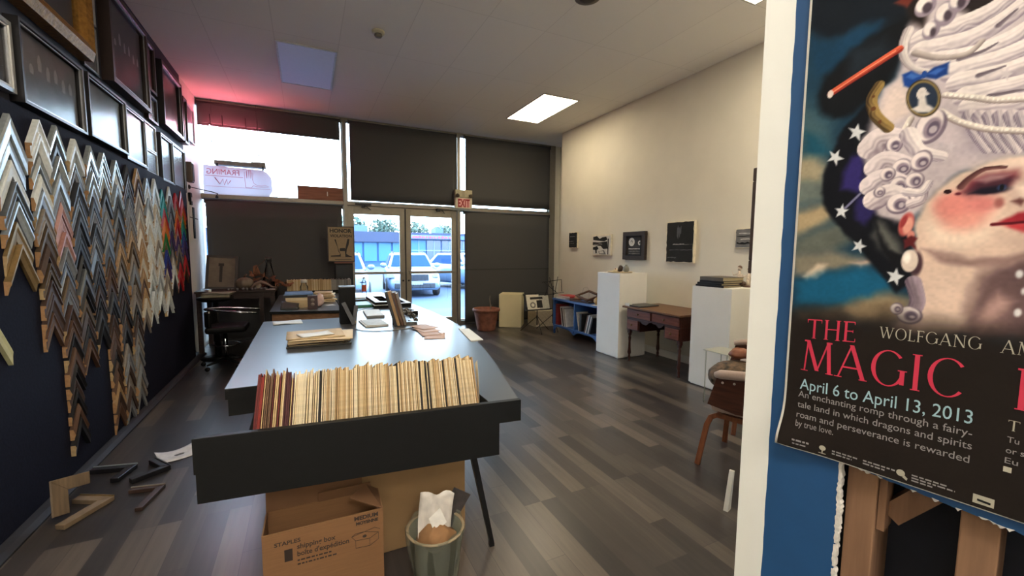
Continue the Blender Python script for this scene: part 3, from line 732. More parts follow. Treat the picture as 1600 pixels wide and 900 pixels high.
for wd_t, x_t, y_t, h_t, g_t, s_t in (('THE', .025, .1925, .0325, .13, .06), ('MAGIC', .0195, .1365, .0525, .10, .022), ('F', .2545, .1415, .0525, .1, 0)):
    t1 = MB(); serif_word(t1, wd_t, x_t, y_t, h_t, .80, g_t, slope=s_t); t1.build('title_lettering', M_rose, poster)
t2 = MB(); serif_word(t2, 'WOLFGANG', .1195, .2095, .0165, .78, .12, thick=.11, slope=.01); serif_word(t2, 'AM', .239, .2105, .0165, .78, .12, thick=.11); t2.build('composer_lettering', M_silver_ink, poster)
fit_text('April 6 to April 13, 2013', .020, .221, .1035, .110, .0195, None, '').build('date_lettering', M_ice, poster)
pr = MB()
for body, s1, y0, y1 in (('An enchanting romp through a fairy-', .222, .0895, .0925), ('tale land in which dragons and spirits', .223, .0715, .0755), ('roam and perseverance is rewarded', .222, .0540, .0565), ('by true love.', .0715, .0385, .0400)):
    q = fit_text(body, .0185, s1, y0, y1, .0112, None, ''); pr.add(q.v, q.f)
pr.build('paragraph_lettering', M_grey_ink, poster)
sm = MB()
rs_ = random.Random(8)
def dashes(s0, s1, y, cap):
    """print too small to read: a row of word-length marks"""
    x = s0
    while x < s1:
        wv = min(rs_.uniform(.003, .008), s1 - x); sm.add([(x, y, 0), (x + wv, y, 0), (x + wv, y + cap, 0), (x, y + cap, 0)], [(0, 1, 2, 3)]); x += wv + .0016
for s0, s1, y, cap in ((.016, .040, .0125, .003), (.017, .036, .0070, .002), (.072, .106, .0125, .0022), (.072, .098, .0080, .0022), (.112, .150, .0130, .0022), (.112, .138, .0085, .0022), (.168, .205, .0145, .0020), (.168, .212, .0105, .0020), (.168, .190, .0065, .0020)): dashes(s0, s1, y, cap)
drape(sm)
for body, s0, s1, y, cap in (('Tu', .252, .262, .0975, .008), ('or s', .252, .267, .0835, .008), ('Eu', .252, .263, .0700, .008)):
    q = fit_text(body, s0, s1, y, y, cap, None, ''); sm.add(q.v, q.f)
sm.build('small_print', M_grey_ink, poster)
t3 = MB(); serif_word(t3, 'T', .2515, .1130, .0135, .9); t3.build('heading_lettering', M_silver_ink, poster)
def disc(cx, cy, rx, ry, n=16): return [(cx + rx * math.cos(2 * PI * i / n), cy + ry * math.sin(2 * PI * i / n), 0) for i in range(n)]
lg = MB()
lg.poly(disc(.059, .0135, .0045, .0042)); lg.poly([(.0582, .0055, 0), (.0598, .0055, 0), (.0598, .011, 0), (.0582, .011, 0)]); lg.poly([(.054, .004, 0), (.064, .004, 0), (.064, .0052, 0), (.054, .0052, 0)])
drape(lg).build('sponsor_emblem', M_silver_ink, poster); lg = MB(); lg.poly(disc(.156, .0135, .0048, .0050)); lg.poly([(.158, .008, 0), (.163, .0045, 0), (.164, .008, 0), (.160, .012, 0)])
drape(lg).build('sponsor_emblem', M_silver_ink, poster)
lb = MB(); lb.poly([(.2285, .0055, 0), (.2475, .0055, 0), (.2475, .0175, 0), (.2285, .0175, 0)]); drape(lb).build('sponsor_panel', M_silver_ink, poster); lb = MB(); lb.poly([(.2515, .0585, 0), (.2585, .0585, 0), (.2585, .0655, 0), (.2515, .0655, 0)]); drape(lb).build('sponsor_panel', M_silver_ink, poster)
li = MB(); li.add([(a, b, zed(a, b) + .0011) for a, b in ((.2325, .0095), (.2445, .0085), (.2445, .0115), (.2325, .0125))], [(0, 1, 2, 3)]); li.build('panel_mark', M_black, poster)

# ------------------------------------------------------------------ ceiling: light panels, detector
M_lit = mt('lit_diffuser', (255, 240, 205), .5, emit=(255, 236, 200), es=LAMP, var=.01)
M_lit2 = mt('lit_diffuser_near', (255, 240, 205), .5, emit=(255, 238, 208), es=LAMP * 1.5, var=.01)
M_added_back = mt('added_diffuser_rear', (255, 236, 190), .5, emit=(255, 247, 236), es=ADDED_LAMP_BACK, var=.01)  # for the added rear panels only
M_unlit = mt('unlit_diffuser', (216, 212, 222), .45, var=.02)
M_frame_w = mt('white_metal', (190, 188, 184), .5)
def light_panel(x, y, mat, label, w=.60, l=1.23):
    t = thing('ceiling_light', label, 'ceiling light', (x, y, H), group='ceiling light panels')
    f = MB(); b = .018
    f.box(-w / 2, -w / 2 + b, -l / 2, l / 2, -.012, -.0005).box(w / 2 - b, w / 2, -l / 2, l / 2, -.012, -.0005).box(-w / 2 + b, w / 2 - b, -l / 2, -l / 2 + b, -.012, -.0005).box(-w / 2 + b, w / 2 - b, l / 2 - b, l / 2, -.012, -.0005)
    f.build('frame', M_frame_w, t)
    MB().box(-w / 2 + b, w / 2 - b, -l / 2 + b, l / 2 - b, -.008, -.002).build('diffuser', mat, t)
    return t
light_panel(3.32, 5.86, M_lit, 'lit warm ceiling light panel near the shopfront and right wall')
light_panel(3.32, 1.98, M_lit2, 'lit warm ceiling light panel just above the white corner post')
light_panel(.075, 1.97, M_lit, 'added unseen ceiling light panel above the near end of the counter')  # assumed panel above the view, added to brighten plinth sides and samples
light_panel(.075, 5.84, M_unlit, 'switched-off pale square ceiling light panel near the window with the neon sign')
light_panel(-.25, -.45, M_added_back, 'added unseen ceiling light panel over the near end of the shop, third from the back wall')  # this and the next two added out of view to brighten the foreground
light_panel(.45, -2.4, M_added_back, 'added unseen ceiling light panel over the back of the shop, second from the back wall')
light_panel(-.35, -4.2, M_added_back, 'rearmost added unseen ceiling light panel by the back wall')
sd = thing('smoke_detector', 'small round beige smoke detector on the ceiling between the two light panels', 'smoke detector', (.715, 4.57, H))
M_beige = mt('aged_plastic', (196, 186, 160), .5)
MB().lathe([(.062, -.0005), (.062, -.018), (.05, -.028)], 24).build('base', M_beige, sd)
MB().lathe([(.036, -.026), (.04, -.042), (.03, -.056), (.0, -.058)], 20).build('sensor_head', mt('sensor_grille', (120, 112, 96), .6), sd)
fx = thing('ceiling_speaker', 'dark round ceiling fitting at the top edge of the view', 'ceiling fitting', (2.24, 3.16, H))
MB().lathe([(.11, -.0005), (.11, -.012), (.085, -.02)], 28).build('rim', mt('brown_rim', (92, 82, 70), .6), fx)
MB().lathe([(.085, -.014), (.04, -.03), (0, -.032)], 24).build('grille', mt('brown_grille', (60, 52, 45), .8), fx)

# ------------------------------------------------------------------ roller blinds
M_blind = mt('charcoal_blind_fabric', (72, 71, 70), .85, var=.06, scale=300, bump=.1)
M_rail = mt('charcoal_rail', (46, 45, 43), .55)
def blind(x0, x1, z0, z1, label, y=7.655, seam=None):
    t = thing('roller_blind', label, 'roller blind', ((x0 + x1) / 2, y, z0), group='charcoal roller blinds on the shopfront'); hw = (x1 - x0) / 2; h = z1 - z0
    MB().tube([(-hw, 0, h), (hw, 0, h)], .028, 16).build('roller', M_rail, t)
    fb = MB(); fb.grid(lambda u, v: (-hw + .006 + u * (2 * hw - .012), -.027 + .0015 * math.sin(u * 9 + v * 3), .012 + v * (h - .012)), 24, 8)
    fb.build('fabric', M_blind, t, solid=.0012)
    MB().box(-hw + .006, hw - .006, -.034, -.020, -.006, .018).build('bottom_rail', M_rail, t, bevel=.003)
    if seam: MB().box(-hw + .006, hw - .006, -.0315, -.0285, seam - z0 - .012, seam - z0 + .012).build('stiffening_bar', M_rail, t)
    for s in (-1, 1): MB().box(s * (hw + .006) - .004, s * (hw + .006) + .004, -.03, .04, h - .035, h + .035).build('bracket', M_rail, t)
    return t
blind(-1.365, .555, 3.215, 3.53, 'half-raised charcoal roller blind above the red neon sign')
blind(.69, 2.545, 2.255, 3.53, 'charcoal roller blind over the glazed double doors')
blind(2.715, 4.565, 2.285, 3.53, 'charcoal roller blind in the upper right window beside the exit sign')
blind(-1.325, .555, .03, 2.13, 'charcoal roller blind in the lower left window behind the cluttered side table')
blind(2.70, 4.565, .02, 2.14, 'charcoal roller blind in the lower right window behind the terracotta pot', seam=1.06)

# ------------------------------------------------------------------ neon sign hung in the upper left window
M_neon = mt('red_neon_tube', (255, 80, 90), .3, emit=(255, 118, 138), es=110, var=.01)
M_wire = mt('dark_wire', (38, 28, 30), .5)
ns_ = thing('neon_sign', 'red neon sign hung on wires in front of the half-raised blind', 'neon sign', (-.88, 7.55, 2.962))
MB().tube([(-.335, 0, .08), (-.345, 0, .16), (-.325, 0, .24), (-.24, 0, .17), (-.22, 0, .22)], .006, 8).build('tube', M_neon, ns_)
MB().tube([(-.16, 0, .10), (-.16, 0, .21), (-.10, 0, .21), (-.09, 0, .155), (-.155, 0, .15)], .006, 8).build('tube', M_neon, ns_)
MB().tube([(-.03, 0, .13), (.02, 0, .22), (.06, 0, .12)], .006, 8).build('tube', M_neon, ns_)
MB().tube([(.12, 0, .12), (.13, 0, .21), (.18, 0, .13), (.22, 0, .21), (.245, 0, .12)], .006, 8).build('tube', M_neon, ns_)
for x in (-.32, -.17, .12, .27): MB().tube([(x, .02, .40), (x + .01, .02, .06), (x + .005, .02, -.15)], .005, 6).build('stand_rod', M_wire, ns_)
for z in (.02, -.12): MB().tube([(-.33, .02, z), (.33, .02, z)], .003, 6).build('grid_wire', M_wire, ns_)
for x in (-.30, .26): MB().tube([(x, .02, .33), (x, .02, .614)], .0025, 6).build('hanging_chain', M_wire, ns_)

# signs standing on the transom behind the glass
M_opal = mt('opal_sign_face', (236, 228, 236), .6, trans=0, var=.02)
def translucent(name, col, amt=.6):
    m = bpy.data.materials.new(name); m.use_nodes = True; n = m.node_tree.nodes; l = m.node_tree.links; n.clear()
    o = n.new('ShaderNodeOutputMaterial'); mx = n.new('ShaderNodeMixShader'); mx.inputs[0].default_value = amt
    a = n.new('ShaderNodeBsdfDiffuse'); b = n.new('ShaderNodeBsdfTranslucent'); t = n.new('ShaderNodeTexCoord'); no = n.new('ShaderNodeTexNoise'); no.inputs['Scale'].default_value = 6
    r = n.new('ShaderNodeValToRGB'); c = lin(col); r.color_ramp.elements[0].color = tuple(x * .95 for x in c) + (1,); r.color_ramp.elements[1].color = c + (1,)
    l.new(t.outputs['Object'], no.inputs[0]); l.new(no.outputs['Fac'], r.inputs[0]); l.new(r.outputs[0], a.inputs[0]); l.new(r.outputs[0], b.inputs[0])
    l.new(a.outputs[0], mx.inputs[1]); l.new(b.outputs[0], mx.inputs[2]); l.new(mx.outputs[0], o.inputs[0]); MATS[name] = m; return m
M_back = translucent('backlit_sign_sheet', (232, 228, 236), .6)
sg = thing('window_sign', 'white backlit sign with pink hand drawing, seen from behind on the transom below the neon', 'sign', (-.90, 7.735, 2.237))
out = [(-.45, 0), (.40, 0), (.45, .10), (.44, .30), (.38, .38), (.30, .41), (-.44, .43)]
sx_ = MB(); sx_.prism(out, -.003, .003, M=R(PI / 2, 'X')); sx_.build('sign_sheet', M_back, sg)
M_pink = mt('pink_sign_ink', (196, 92, 112), .6)
FM = T(0, -.0036, 0) @ R(PI / 2, 'X')
tx = MB(); tx.text('FRAMING', .115); a = max(v[0] for v in tx.v); tx.v = [(.02 - v[0] * .80 / 1.0 * (.42 / (a * .80)), 0 - .0042, .30 + v[1]) for v in tx.v]; tx.build('mirrored_lettering', M_pink, sg)
ln = MB(); ln.box(-.42, .06, -.0044, -.0036, .272, .279); ln.build('underline', M_pink, sg)
ln = MB(); ln.box(-.42, .42, -.0044, -.0036, .118, .122); ln.build('lower_rule', M_pink, sg)
sc_ = MB(); sc_.tube([(-.30, -.005, .25), (-.24, -.005, .16), (-.20, -.005, .235), (-.185, -.005, .15), (-.15, -.005, .235), (-.14, -.005, .16), (-.10, -.005, .22)], .006, 6); sc_.build('signature', M_pink, sg)
hd = MB(); hp = [(.09, .13), (.085, .22), (.08, .36), (.105, .37), (.11, .27), (.115, .39), (.135, .40), (.138, .27), (.145, .395), (.165, .39), (.162, .27), (.175, .365), (.192, .355), (.185, .25), (.20, .20), (.24, .17), (.30, .165), (.36, .175), (.40, .16), (.33, .15), (.24, .15), (.19, .165), (.165, .13), (.09, .13)]
hd.tube([(x, -.005, z) for x, z in hp], .0028, 6); hd.build('hand_outline', M_pink, sg)
bx = thing('sign_case', 'brown strip of an outdoor sign case just above the white backlit sign', 'sign', (-.88, 7.92, 2.70))
cs = MB(); cs.box(-.34, .34, -.07, .07, 0, .07); cs.build('case', mt('brown_case', (190, 160, 142), .6), bx, bevel=.008)
MB().box(.14, .335, -.075, .065, .069, .085).build('cap_strip', mt('brown_cap', (206, 172, 150), .6), bx, bevel=.004)
for x in (-.3, .3): MB().box(x - .012, x + .012, -.085, -.055, -.52, .02).build('bracket', M_dark, bx)
bb = thing('board', 'rust brown board standing on the transom at the right end of the upper window', 'board', (.245, 7.735, 2.237))
MB().box(-.335, .335, -.006, .006, 0, .215).build('panel', wood('rust_board', (140, 92, 72), (156, 108, 86), .6, 'X'), bb, bevel=.002)
MB().box(-.345, -.334, -.009, .009, 0, .29).build('end_post', M_dark, bb)
MB().box(.09, .104, -.008, -.006, .07, .14).build('price_tag', M_paper, bb)

# exit sign over the doors
ex = thing('exit_sign', 'red and white exit sign with twin emergency heads over the door frame', 'exit sign', (2.655, 7.555, 2.20))
M_exw = mt('yellowed_housing', (206, 196, 172), .5)
MB().box(-.165, .165, -.03, .055, 0, .20).build('sign_box', M_exw, ex, bevel=.006)
MB().box(-.165, .165, -.035, .055, .203, .34).build('battery_housing', mt('yellowed_housing_upper', (176, 166, 136), .5), ex, bevel=.006)
for s in (-1, 1):
    hdm = MB(); hdm.lathe([(.018, 0), (.034, .03), (.038, .05), (.03, .054)], 18, M=T(s * .11, -.035, .245) @ R(PI / 2 + .4, 'X') @ R(s * .5, 'Y')); hdm.build('lamp_head', mt('lamp_head_grey', (96, 86, 70), .4), ex)
sl = MB(); sl.box(-.004, .004, -.037, -.034, .215, .335).box(-.03, -.026, -.037, -.034, .215, .335); sl.build('housing_groove', mt('groove', (110, 100, 78), .6), ex)
pk = MB(); pk.box(-.118, .118, -.0325, -.0305, .022, .182); pk.build('letter_panel', mt('pink_letter_panel', (226, 160, 158), .5), ex)
te = MB(); te.text('EXIT', .20, bold=.006); a = min(v[0] for v in te.v); b = max(v[0] for v in te.v); te.v = [(-.115 + (v[0] - a) / (b - a) * .23, -.0335, .028 + v[1] * 1.0) for v in te.v]; te.build('lettering', mt('exit_red', (150, 28, 34), .5), ex)

# ------------------------------------------------------------------ outside: lot, cars, plaza, trees
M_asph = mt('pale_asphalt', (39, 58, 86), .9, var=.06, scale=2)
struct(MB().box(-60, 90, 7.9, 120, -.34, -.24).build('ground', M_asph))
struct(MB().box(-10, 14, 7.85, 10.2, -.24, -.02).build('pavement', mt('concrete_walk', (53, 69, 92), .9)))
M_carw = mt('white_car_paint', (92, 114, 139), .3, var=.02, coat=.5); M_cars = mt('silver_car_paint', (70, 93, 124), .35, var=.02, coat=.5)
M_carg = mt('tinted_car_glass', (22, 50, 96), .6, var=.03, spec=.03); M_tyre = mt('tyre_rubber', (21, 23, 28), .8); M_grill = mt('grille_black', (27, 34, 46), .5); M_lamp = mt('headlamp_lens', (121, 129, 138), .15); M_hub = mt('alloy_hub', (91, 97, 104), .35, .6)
def car(x, y, rz, paint, label, s=1.0, tall=1.0):
    t = thing('car', label, 'car', (x, y, -.24), rz, 'cars parked outside'); W = .92 * s; Z = tall
    def sec(yv, pts): return [(px * s, yv * s, pz * Z) for px, pz in pts]
    # body: loft of sections front (y<0) to rear
    prof = [(-2.25, .34, .62, .80), (-2.15, .26, .80, .88), (-1.9, .24, .92, .90), (-1.2, .24, 1.0, .92), (-.9, .24, 1.03, .92), (.4, .24, 1.04, .92), (1.7, .24, 1.05, .91), (2.2, .28, 1.0, .88), (2.3, .4, .9, .82)]
    vs, fs = [], []
    for (yv, zb, zt, hw) in prof:
        hw = hw / .92 * W
        ring = [(-hw * .9, zb), (-hw, zb + .1), (-hw, zt - .18), (-hw * .94, zt - .04), (-hw * .78, zt), (hw * .78, zt), (hw * .94, zt - .04), (hw, zt - .18), (hw, zb + .1), (hw * .9, zb)]
        vs += [(px, yv * s, pz * Z) for px, pz in ring]
    m = 10
    for i in range(len(prof) - 1):
        for j in range(m): fs.append((i * m + j, i * m + (j + 1) % m, (i + 1) * m + (j + 1) % m, (i + 1) * m + j))
    fs += [tuple(range(m))[::-1], tuple((len(prof) - 1) * m + j for j in range(m))]
    MB().add(vs, fs, smooth=True).build('body', paint, t)
    cab = MB(); c0 = [(-.95, 1.02, .84), (-.25, 1.50, .66), (.2, 1.56, .66), (1.5, 1.54, .66), (2.15, 1.05, .80)]
    vs = []
    for (yv, z, hw) in c0: vs += [(-hw * s, yv * s, z * Z), (hw * s, yv * s, z * Z)]
    vs2 = [(-.86 * s, -.9 * s, 1.0 * Z), (.86 * s, -.9 * s, 1.0 * Z), (-.86 * s, 2.1 * s, 1.0 * Z), (.86 * s, 2.1 * s, 1.0 * Z)]
    cab.add(vs + vs2, [(0, 1, 3, 2), (2, 3, 5, 4), (4, 5, 7, 6), (6, 7, 9, 8), (0, 2, 4, 6, 8, 12, 10), (1, 11, 13, 9, 7, 5, 3), (0, 10, 11, 1), (8, 9, 13, 12)]); cab.build('cabin', paint, t, bevel=.03)
    g = MB(); g.add([(-.74 * s, -.92 * s, 1.07 * Z), (.74 * s, -.92 * s, 1.07 * Z), (.60 * s, -.33 * s, 1.48 * Z), (-.60 * s, -.33 * s, 1.48 * Z)], [(0, 1, 2, 3)]); g.build('windscreen', M_carg, t, solid=.012)
    for q in (-1, 1):
        g = MB(); g.add([(q * .845 * s, -.62 * s, 1.08 * Z), (q * .70 * s, -.12 * s, 1.46 * Z), (q * .70 * s, 1.4 * s, 1.46 * Z), (q * .83 * s, 1.75 * s, 1.08 * Z)], [(0, 1, 2, 3) if q > 0 else (3, 2, 1, 0)]); g.build('side_window', M_carg, t, solid=.012)
        MB().ball((q * 1.02 * W / .92 * .98, -.72 * s, 1.10 * Z), .12, sq=(1, .6, .75)).build('wing_mirror', paint, t)
        MB().box(q * .86 * W - .17, q * .86 * W + .10 if q < 0 else q * .86 * W + .02, -2.24 * s, -2.08 * s, .70 * Z, .86 * Z).build('headlamp', M_lamp, t, bevel=.03)
        for yy in (-1.42, 1.45):
            wm = MB(); wm.lathe([(.14, -.11), (.30, -.11), (.335, -.08), (.335, .08), (.30, .11), (.14, .11)], 24, M=T(q * (W - .07), yy * s, .335) @ R(PI / 2, 'Y')); wo_ = wm.build('wheel', M_tyre, t)
            MB().lathe([(0, -.115), (.19, -.115), (.2, .115), (0, .115)], 18, M=T(q * (W - .07), yy * s, .335) @ R(PI / 2, 'Y')).build('hub', M_hub, wo_)
    gm = MB()
    for i in range(7): gm.box((-.42 + i * .13) * s, (-.35 + i * .13) * s, -2.275 * s, -2.2 * s, .62 * Z, .80 * Z)
    gm.box(-.46 * s, .46 * s, -2.262 * s, -2.2 * s, .60 * Z, .82 * Z); gm.build('grille', M_grill, t)
    MB().box(-.70 * s, .70 * s, -2.28 * s, -2.16 * s, .34 * Z, .52 * Z).build('lower_intake', M_grill, t, bevel=.03)
    MB().box(-.26, .26, -2.30 * s, -2.27 * s, .47 * Z, .585 * Z).build('number_plate', M_lamp, t)
    for q in (-1, 1): MB().box(q * .58 * s - .02, q * .58 * s + .02, -.2 * s, 1.4 * s, 1.57 * Z, 1.615 * Z).build('roof_rail', M_grill, t)
    return t
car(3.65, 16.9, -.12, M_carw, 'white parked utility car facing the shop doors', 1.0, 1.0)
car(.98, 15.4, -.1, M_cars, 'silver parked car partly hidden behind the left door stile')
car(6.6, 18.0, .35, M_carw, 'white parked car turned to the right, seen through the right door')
# plaza across the lot
pz = thing('shop_building', 'low blue and grey strip plaza across the parking lot', 'building', (9, 46, -.24))
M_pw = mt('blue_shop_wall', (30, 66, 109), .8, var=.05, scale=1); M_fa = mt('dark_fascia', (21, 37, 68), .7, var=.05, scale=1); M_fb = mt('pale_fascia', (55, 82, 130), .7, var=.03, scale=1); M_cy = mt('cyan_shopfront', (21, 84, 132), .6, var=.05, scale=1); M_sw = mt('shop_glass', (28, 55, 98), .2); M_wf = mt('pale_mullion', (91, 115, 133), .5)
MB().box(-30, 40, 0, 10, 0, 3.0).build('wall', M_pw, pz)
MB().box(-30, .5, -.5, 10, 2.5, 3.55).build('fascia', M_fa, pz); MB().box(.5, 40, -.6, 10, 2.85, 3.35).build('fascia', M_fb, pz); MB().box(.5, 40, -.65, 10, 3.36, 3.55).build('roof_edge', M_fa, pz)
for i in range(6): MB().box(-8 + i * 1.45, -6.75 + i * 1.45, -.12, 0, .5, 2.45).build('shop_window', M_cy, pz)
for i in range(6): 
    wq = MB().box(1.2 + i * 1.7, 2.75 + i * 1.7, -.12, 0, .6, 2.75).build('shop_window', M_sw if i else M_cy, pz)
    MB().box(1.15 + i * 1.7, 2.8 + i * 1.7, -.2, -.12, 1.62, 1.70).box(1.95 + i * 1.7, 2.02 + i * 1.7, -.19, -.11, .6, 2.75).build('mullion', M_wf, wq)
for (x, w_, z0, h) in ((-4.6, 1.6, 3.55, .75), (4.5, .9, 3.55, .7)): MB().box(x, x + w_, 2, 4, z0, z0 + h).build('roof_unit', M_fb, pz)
sgn = MB(); sgn.box(1.0, 6.4, -.72, -.6, 2.9, 3.3); sgn.build('sign_board', mt('lilac_sign_board', (70, 84, 139), .6), pz)
lt = MB()
rl = random.Random(3); xx = 1.2
while xx < 6.2:
    wv = rl.uniform(.12, .3); lt.box(xx, xx + wv, -.76, -.72, 2.98, 2.98 + rl.uniform(.14, .24)); xx += wv + rl.uniform(.06, .2)
lt.build('sign_lettering', mt('red_sign_letters', (137, 36, 66), .5, emit=(230, 40, 90), es=.5), pz)
# trees beyond
def tree(x, y, h, r, label, seed):
    rd = random.Random(seed); t = thing('tree', label, 'tree', (x, y, -.24), group='trees beyond the plaza')
    MB().tube([(0, 0, 0), (.05, 0, h * .35), (-.1, .1, h * .7)], [.22, .17, .08], 8).build('trunk', mt('grey_bark', (56, 54, 58), .9), t)
    c = MB()
    for i in range(900):
        a = rd.uniform(0, 2 * PI); b = math.acos(rd.uniform(-1, 1)); q = r * rd.random() ** .45
        px, py, pz_ = q * math.sin(b) * math.cos(a), q * math.sin(b) * math.sin(a), h * .72 + q * math.cos(b) * .8; s_ = rd.uniform(.14, .34)
        d1 = Vector((rd.uniform(-1, 1), rd.uniform(-1, 1), rd.uniform(-1, 1))).normalized(); d2 = d1.orthogonal().normalized(); p = Vector((px, py, pz_))
        c.add([p - d1 * s_, p - d2 * s_ * .6, p + d1 * s_, p + d2 * s_ * .6], [(0, 1, 2, 3)])
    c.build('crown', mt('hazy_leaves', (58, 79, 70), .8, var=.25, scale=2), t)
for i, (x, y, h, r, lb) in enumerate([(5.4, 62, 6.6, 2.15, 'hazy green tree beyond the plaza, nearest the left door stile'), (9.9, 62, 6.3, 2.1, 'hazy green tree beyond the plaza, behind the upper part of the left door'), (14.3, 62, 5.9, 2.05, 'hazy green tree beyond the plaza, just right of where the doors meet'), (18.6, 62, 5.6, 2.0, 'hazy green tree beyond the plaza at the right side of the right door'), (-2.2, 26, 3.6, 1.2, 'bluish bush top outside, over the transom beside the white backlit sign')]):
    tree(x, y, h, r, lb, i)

# ------------------------------------------------------------------ left wall: two rows of framed pictures under glass
M_pglass = glass('picture_glass', (.95, .96, .97), .20, 1.20)
M_fblk = mt('black_frame', (24, 22, 24), .45); M_fdk = mt('dark_wood_frame', (46, 32, 28), .45); M_fsil = mt('silver_frame', (170, 172, 176), .35, .6); M_fwht = mt('white_frame', (200, 202, 206), .4); M_fgold = mt('ornate_gold_frame', (150, 108, 52), .38, .75, var=.3, scale=40, bump=.6)
def framed(y0, y1, z0, z1, dp, fm, wd, pic, label, lip=None, fig=None, x=-1.38, name='framed_picture', glazed=True, profile=0):
    """frame on the left wall: y along the wall, z up, glass faces the shop"""
    t = thing(name, label, 'picture', (x, (y0 + y1) / 2, (z0 + z1) / 2), group='framed pictures on the left wall'); hy, hz = (y1 - y0) / 2, (z1 - z0) / 2
    o = [(-hy, -hz), (hy, -hz), (hy, hz), (-hy, hz)]; i_ = [(-hy + wd, -hz + wd), (hy - wd, -hz + wd), (hy - wd, hz - wd), (-hy + wd, hz - wd)]
    prof = [(0, 0), (0, dp), (.35, dp + profile), (.7, dp + profile * .4), (1, dp * .75), (1, dp * .35)]
    f = MB(); n = len(prof); vs = []
    for c in range(4):
        for (q, h) in prof: vs.append((.001 + h, o[c][0] + (i_[c][0] - o[c][0]) * q, o[c][1] + (i_[c][1] - o[c][1]) * q))
    fs = []
    for c in range(4):
        for j in range(n - 1): fs.append((c * n + j, ((c + 1) % 4) * n + j, ((c + 1) % 4) * n + j + 1, c * n + j + 1))
    f.add(vs, fs); f.build('frame', fm, t)
    if lip:
        lp = MB()
        for c in range(4):
            a, b = i_[c], i_[(c + 1) % 4]; lp.strip([(.001 + dp * .78, a[0], a[1]), (.001 + dp * .78, b[0], b[1])], .008, .008, upv=(1, 0, 0))
        lp.build('inner_lip', lip, t)
    MB().box(.002, .001 + dp * .36, -hy + wd * .9, hy - wd * .9, -hz + wd * .9, hz - wd * .9).build('picture', pic, t)
    if fig: fig(hy - wd, hz - wd, .0015 + dp * .36, t)
    if glazed: MB().add([(.002 + dp * .5, a[0] * .999, a[1] * .999) for a in i_], [(0, 1, 2, 3)]).build('glazing', M_pglass, t)
    return t
def fig_people(hy, hz, x, t):
    m = MB(); rd = random.Random(2)
    for i in range(7):
        y = -hy * .8 + i * hy * .26; h = rd.uniform(.05, .10); z = rd.uniform(-.02, .04)
        m.prism([(y - .018, z), (y + .018, z), (y + .022, z + h * .6), (y + .008, z + h), (y - .008, z + h), (y - .022, z + h * .6)], x, x + .0004, M=Matrix(((0, 0, 1, 0), (1, 0, 0, 0), (0, 1, 0, 0), (0, 0, 0, 1))))
    m.build('printed_figures', mt('pale_figures', (150, 146, 150), .7), t)
def fig_block(y0, y1, z0, z1, col, nm):
    def f(hy, hz, x, t): MB().box(x, x + .0004, hy * y0, hy * y1, hz * z0, hz * z1).build('print_area', mt(nm, col, .7), t)
    return f
M_pgr = mt('grey_print', (104, 102, 108), .7, var=.2, scale=8); M_pdk = mt('dark_print', (64, 62, 70), .7, var=.2, scale=6); M_pmd = mt('mid_grey_print', (122, 122, 126), .7, var=.15, scale=8); M_pcr = mt('cream_print', (150, 138, 124), .7, var=.1); M_prd = mt('russet_print', (110, 70, 72), .7, var=.2, scale=8)
# upper row
framed(3.05, 4.07, 2.72, 3.52, .075, M_fgold, .13, M_pdk, 'large ornate gold frame at the top left corner of the wall', profile=.03)
framed(4.085, 4.33, 3.06, 3.40, .022, M_fsil, .022, M_pgr, 'small silver frame between the gold frame and the tall dark one')
framed(4.085, 4.335, 2.70, 3.05, .020, M_fblk, .014, M_pgr, 'small grey print in a thin frame just right of the gold frame', lip=M_fsil, fig=fig_block(-.4, .4, -.3, .4, (96, 96, 102), 'print_patch'))
framed(4.43, 5.32, 2.72, 3.46, .075, M_fdk, .05, M_pdk, 'big deep dark wooden frame right of the gold one, with a dim street scene', lip=M_fsil, fig=fig_people)
framed(5.40, 5.66, 2.98, 3.46, .045, M_fdk, .04, M_prd, 'small dark frame hanging upper of two beside the big deep frame')
framed(5.38, 5.68, 2.69, 2.95, .035, M_fdk, .03, M_pcr, 'small cream print hanging lower of two beside the big deep frame')
framed(5.76, 6.55, 2.74, 3.40, .075, M_fblk, .05, M_prd, 'deep black frame with a reddish print near the end of the upper row', lip=M_fsil)
framed(6.62, 6.80, 2.74, 3.30, .07, M_fdk, .035, M_pmd, 'narrow dark frame last but one in the upper row')
framed(6.86, 7.40, 2.86, 3.34, .028, M_fwht, .02, mt('print_with_blue_reflection', (150, 166, 178), .6), 'pale white-framed picture last in the upper row, next to the shopfront')  # light blue reflection painted into the print colour
# lower row
framed(2.72, 3.20, 2.22, 2.58, .040, M_fsil, .03, M_pdk, 'silver-edged picture at the left edge of the lower row', lip=M_fwht)
framed(3.22, 3.94, 2.19, 2.63, .060, M_fblk, .022, M_pgr, 'wide black-framed print with faint figures in the lower row under the gold frame', fig=fig_people, lip=M_fsil)
framed(3.99, 4.68, 2.20, 2.63, .065, M_fblk, .022, M_pmd, 'black-framed picture with a plain bright reflection in the lower row', lip=M_fsil)
framed(4.72, 5.24, 2.18, 2.64, .040, M_fblk, .024, M_pmd, 'silver-lipped frame in the lower row reflecting the neon sign', lip=M_fsil, fig=fig_block(-.7, .7, -.95, -.4, (120, 124, 128), 'print_patch_pale'))
framed(5.27, 5.62, 2.39, 2.65, .024, M_fwht, .018, M_pmd, 'small white frame in the lower row, upper of a stacked pair')
framed(5.27, 5.62, 2.16, 2.385, .024, M_fwht, .018, M_pdk, 'small white frame in the lower row, lower of a stacked pair')
framed(5.67, 6.12, 2.14, 2.63, .050, M_fblk, .022, M_pgr, 'black frame with silver lip in the lower row, last but one', lip=M_fsil)
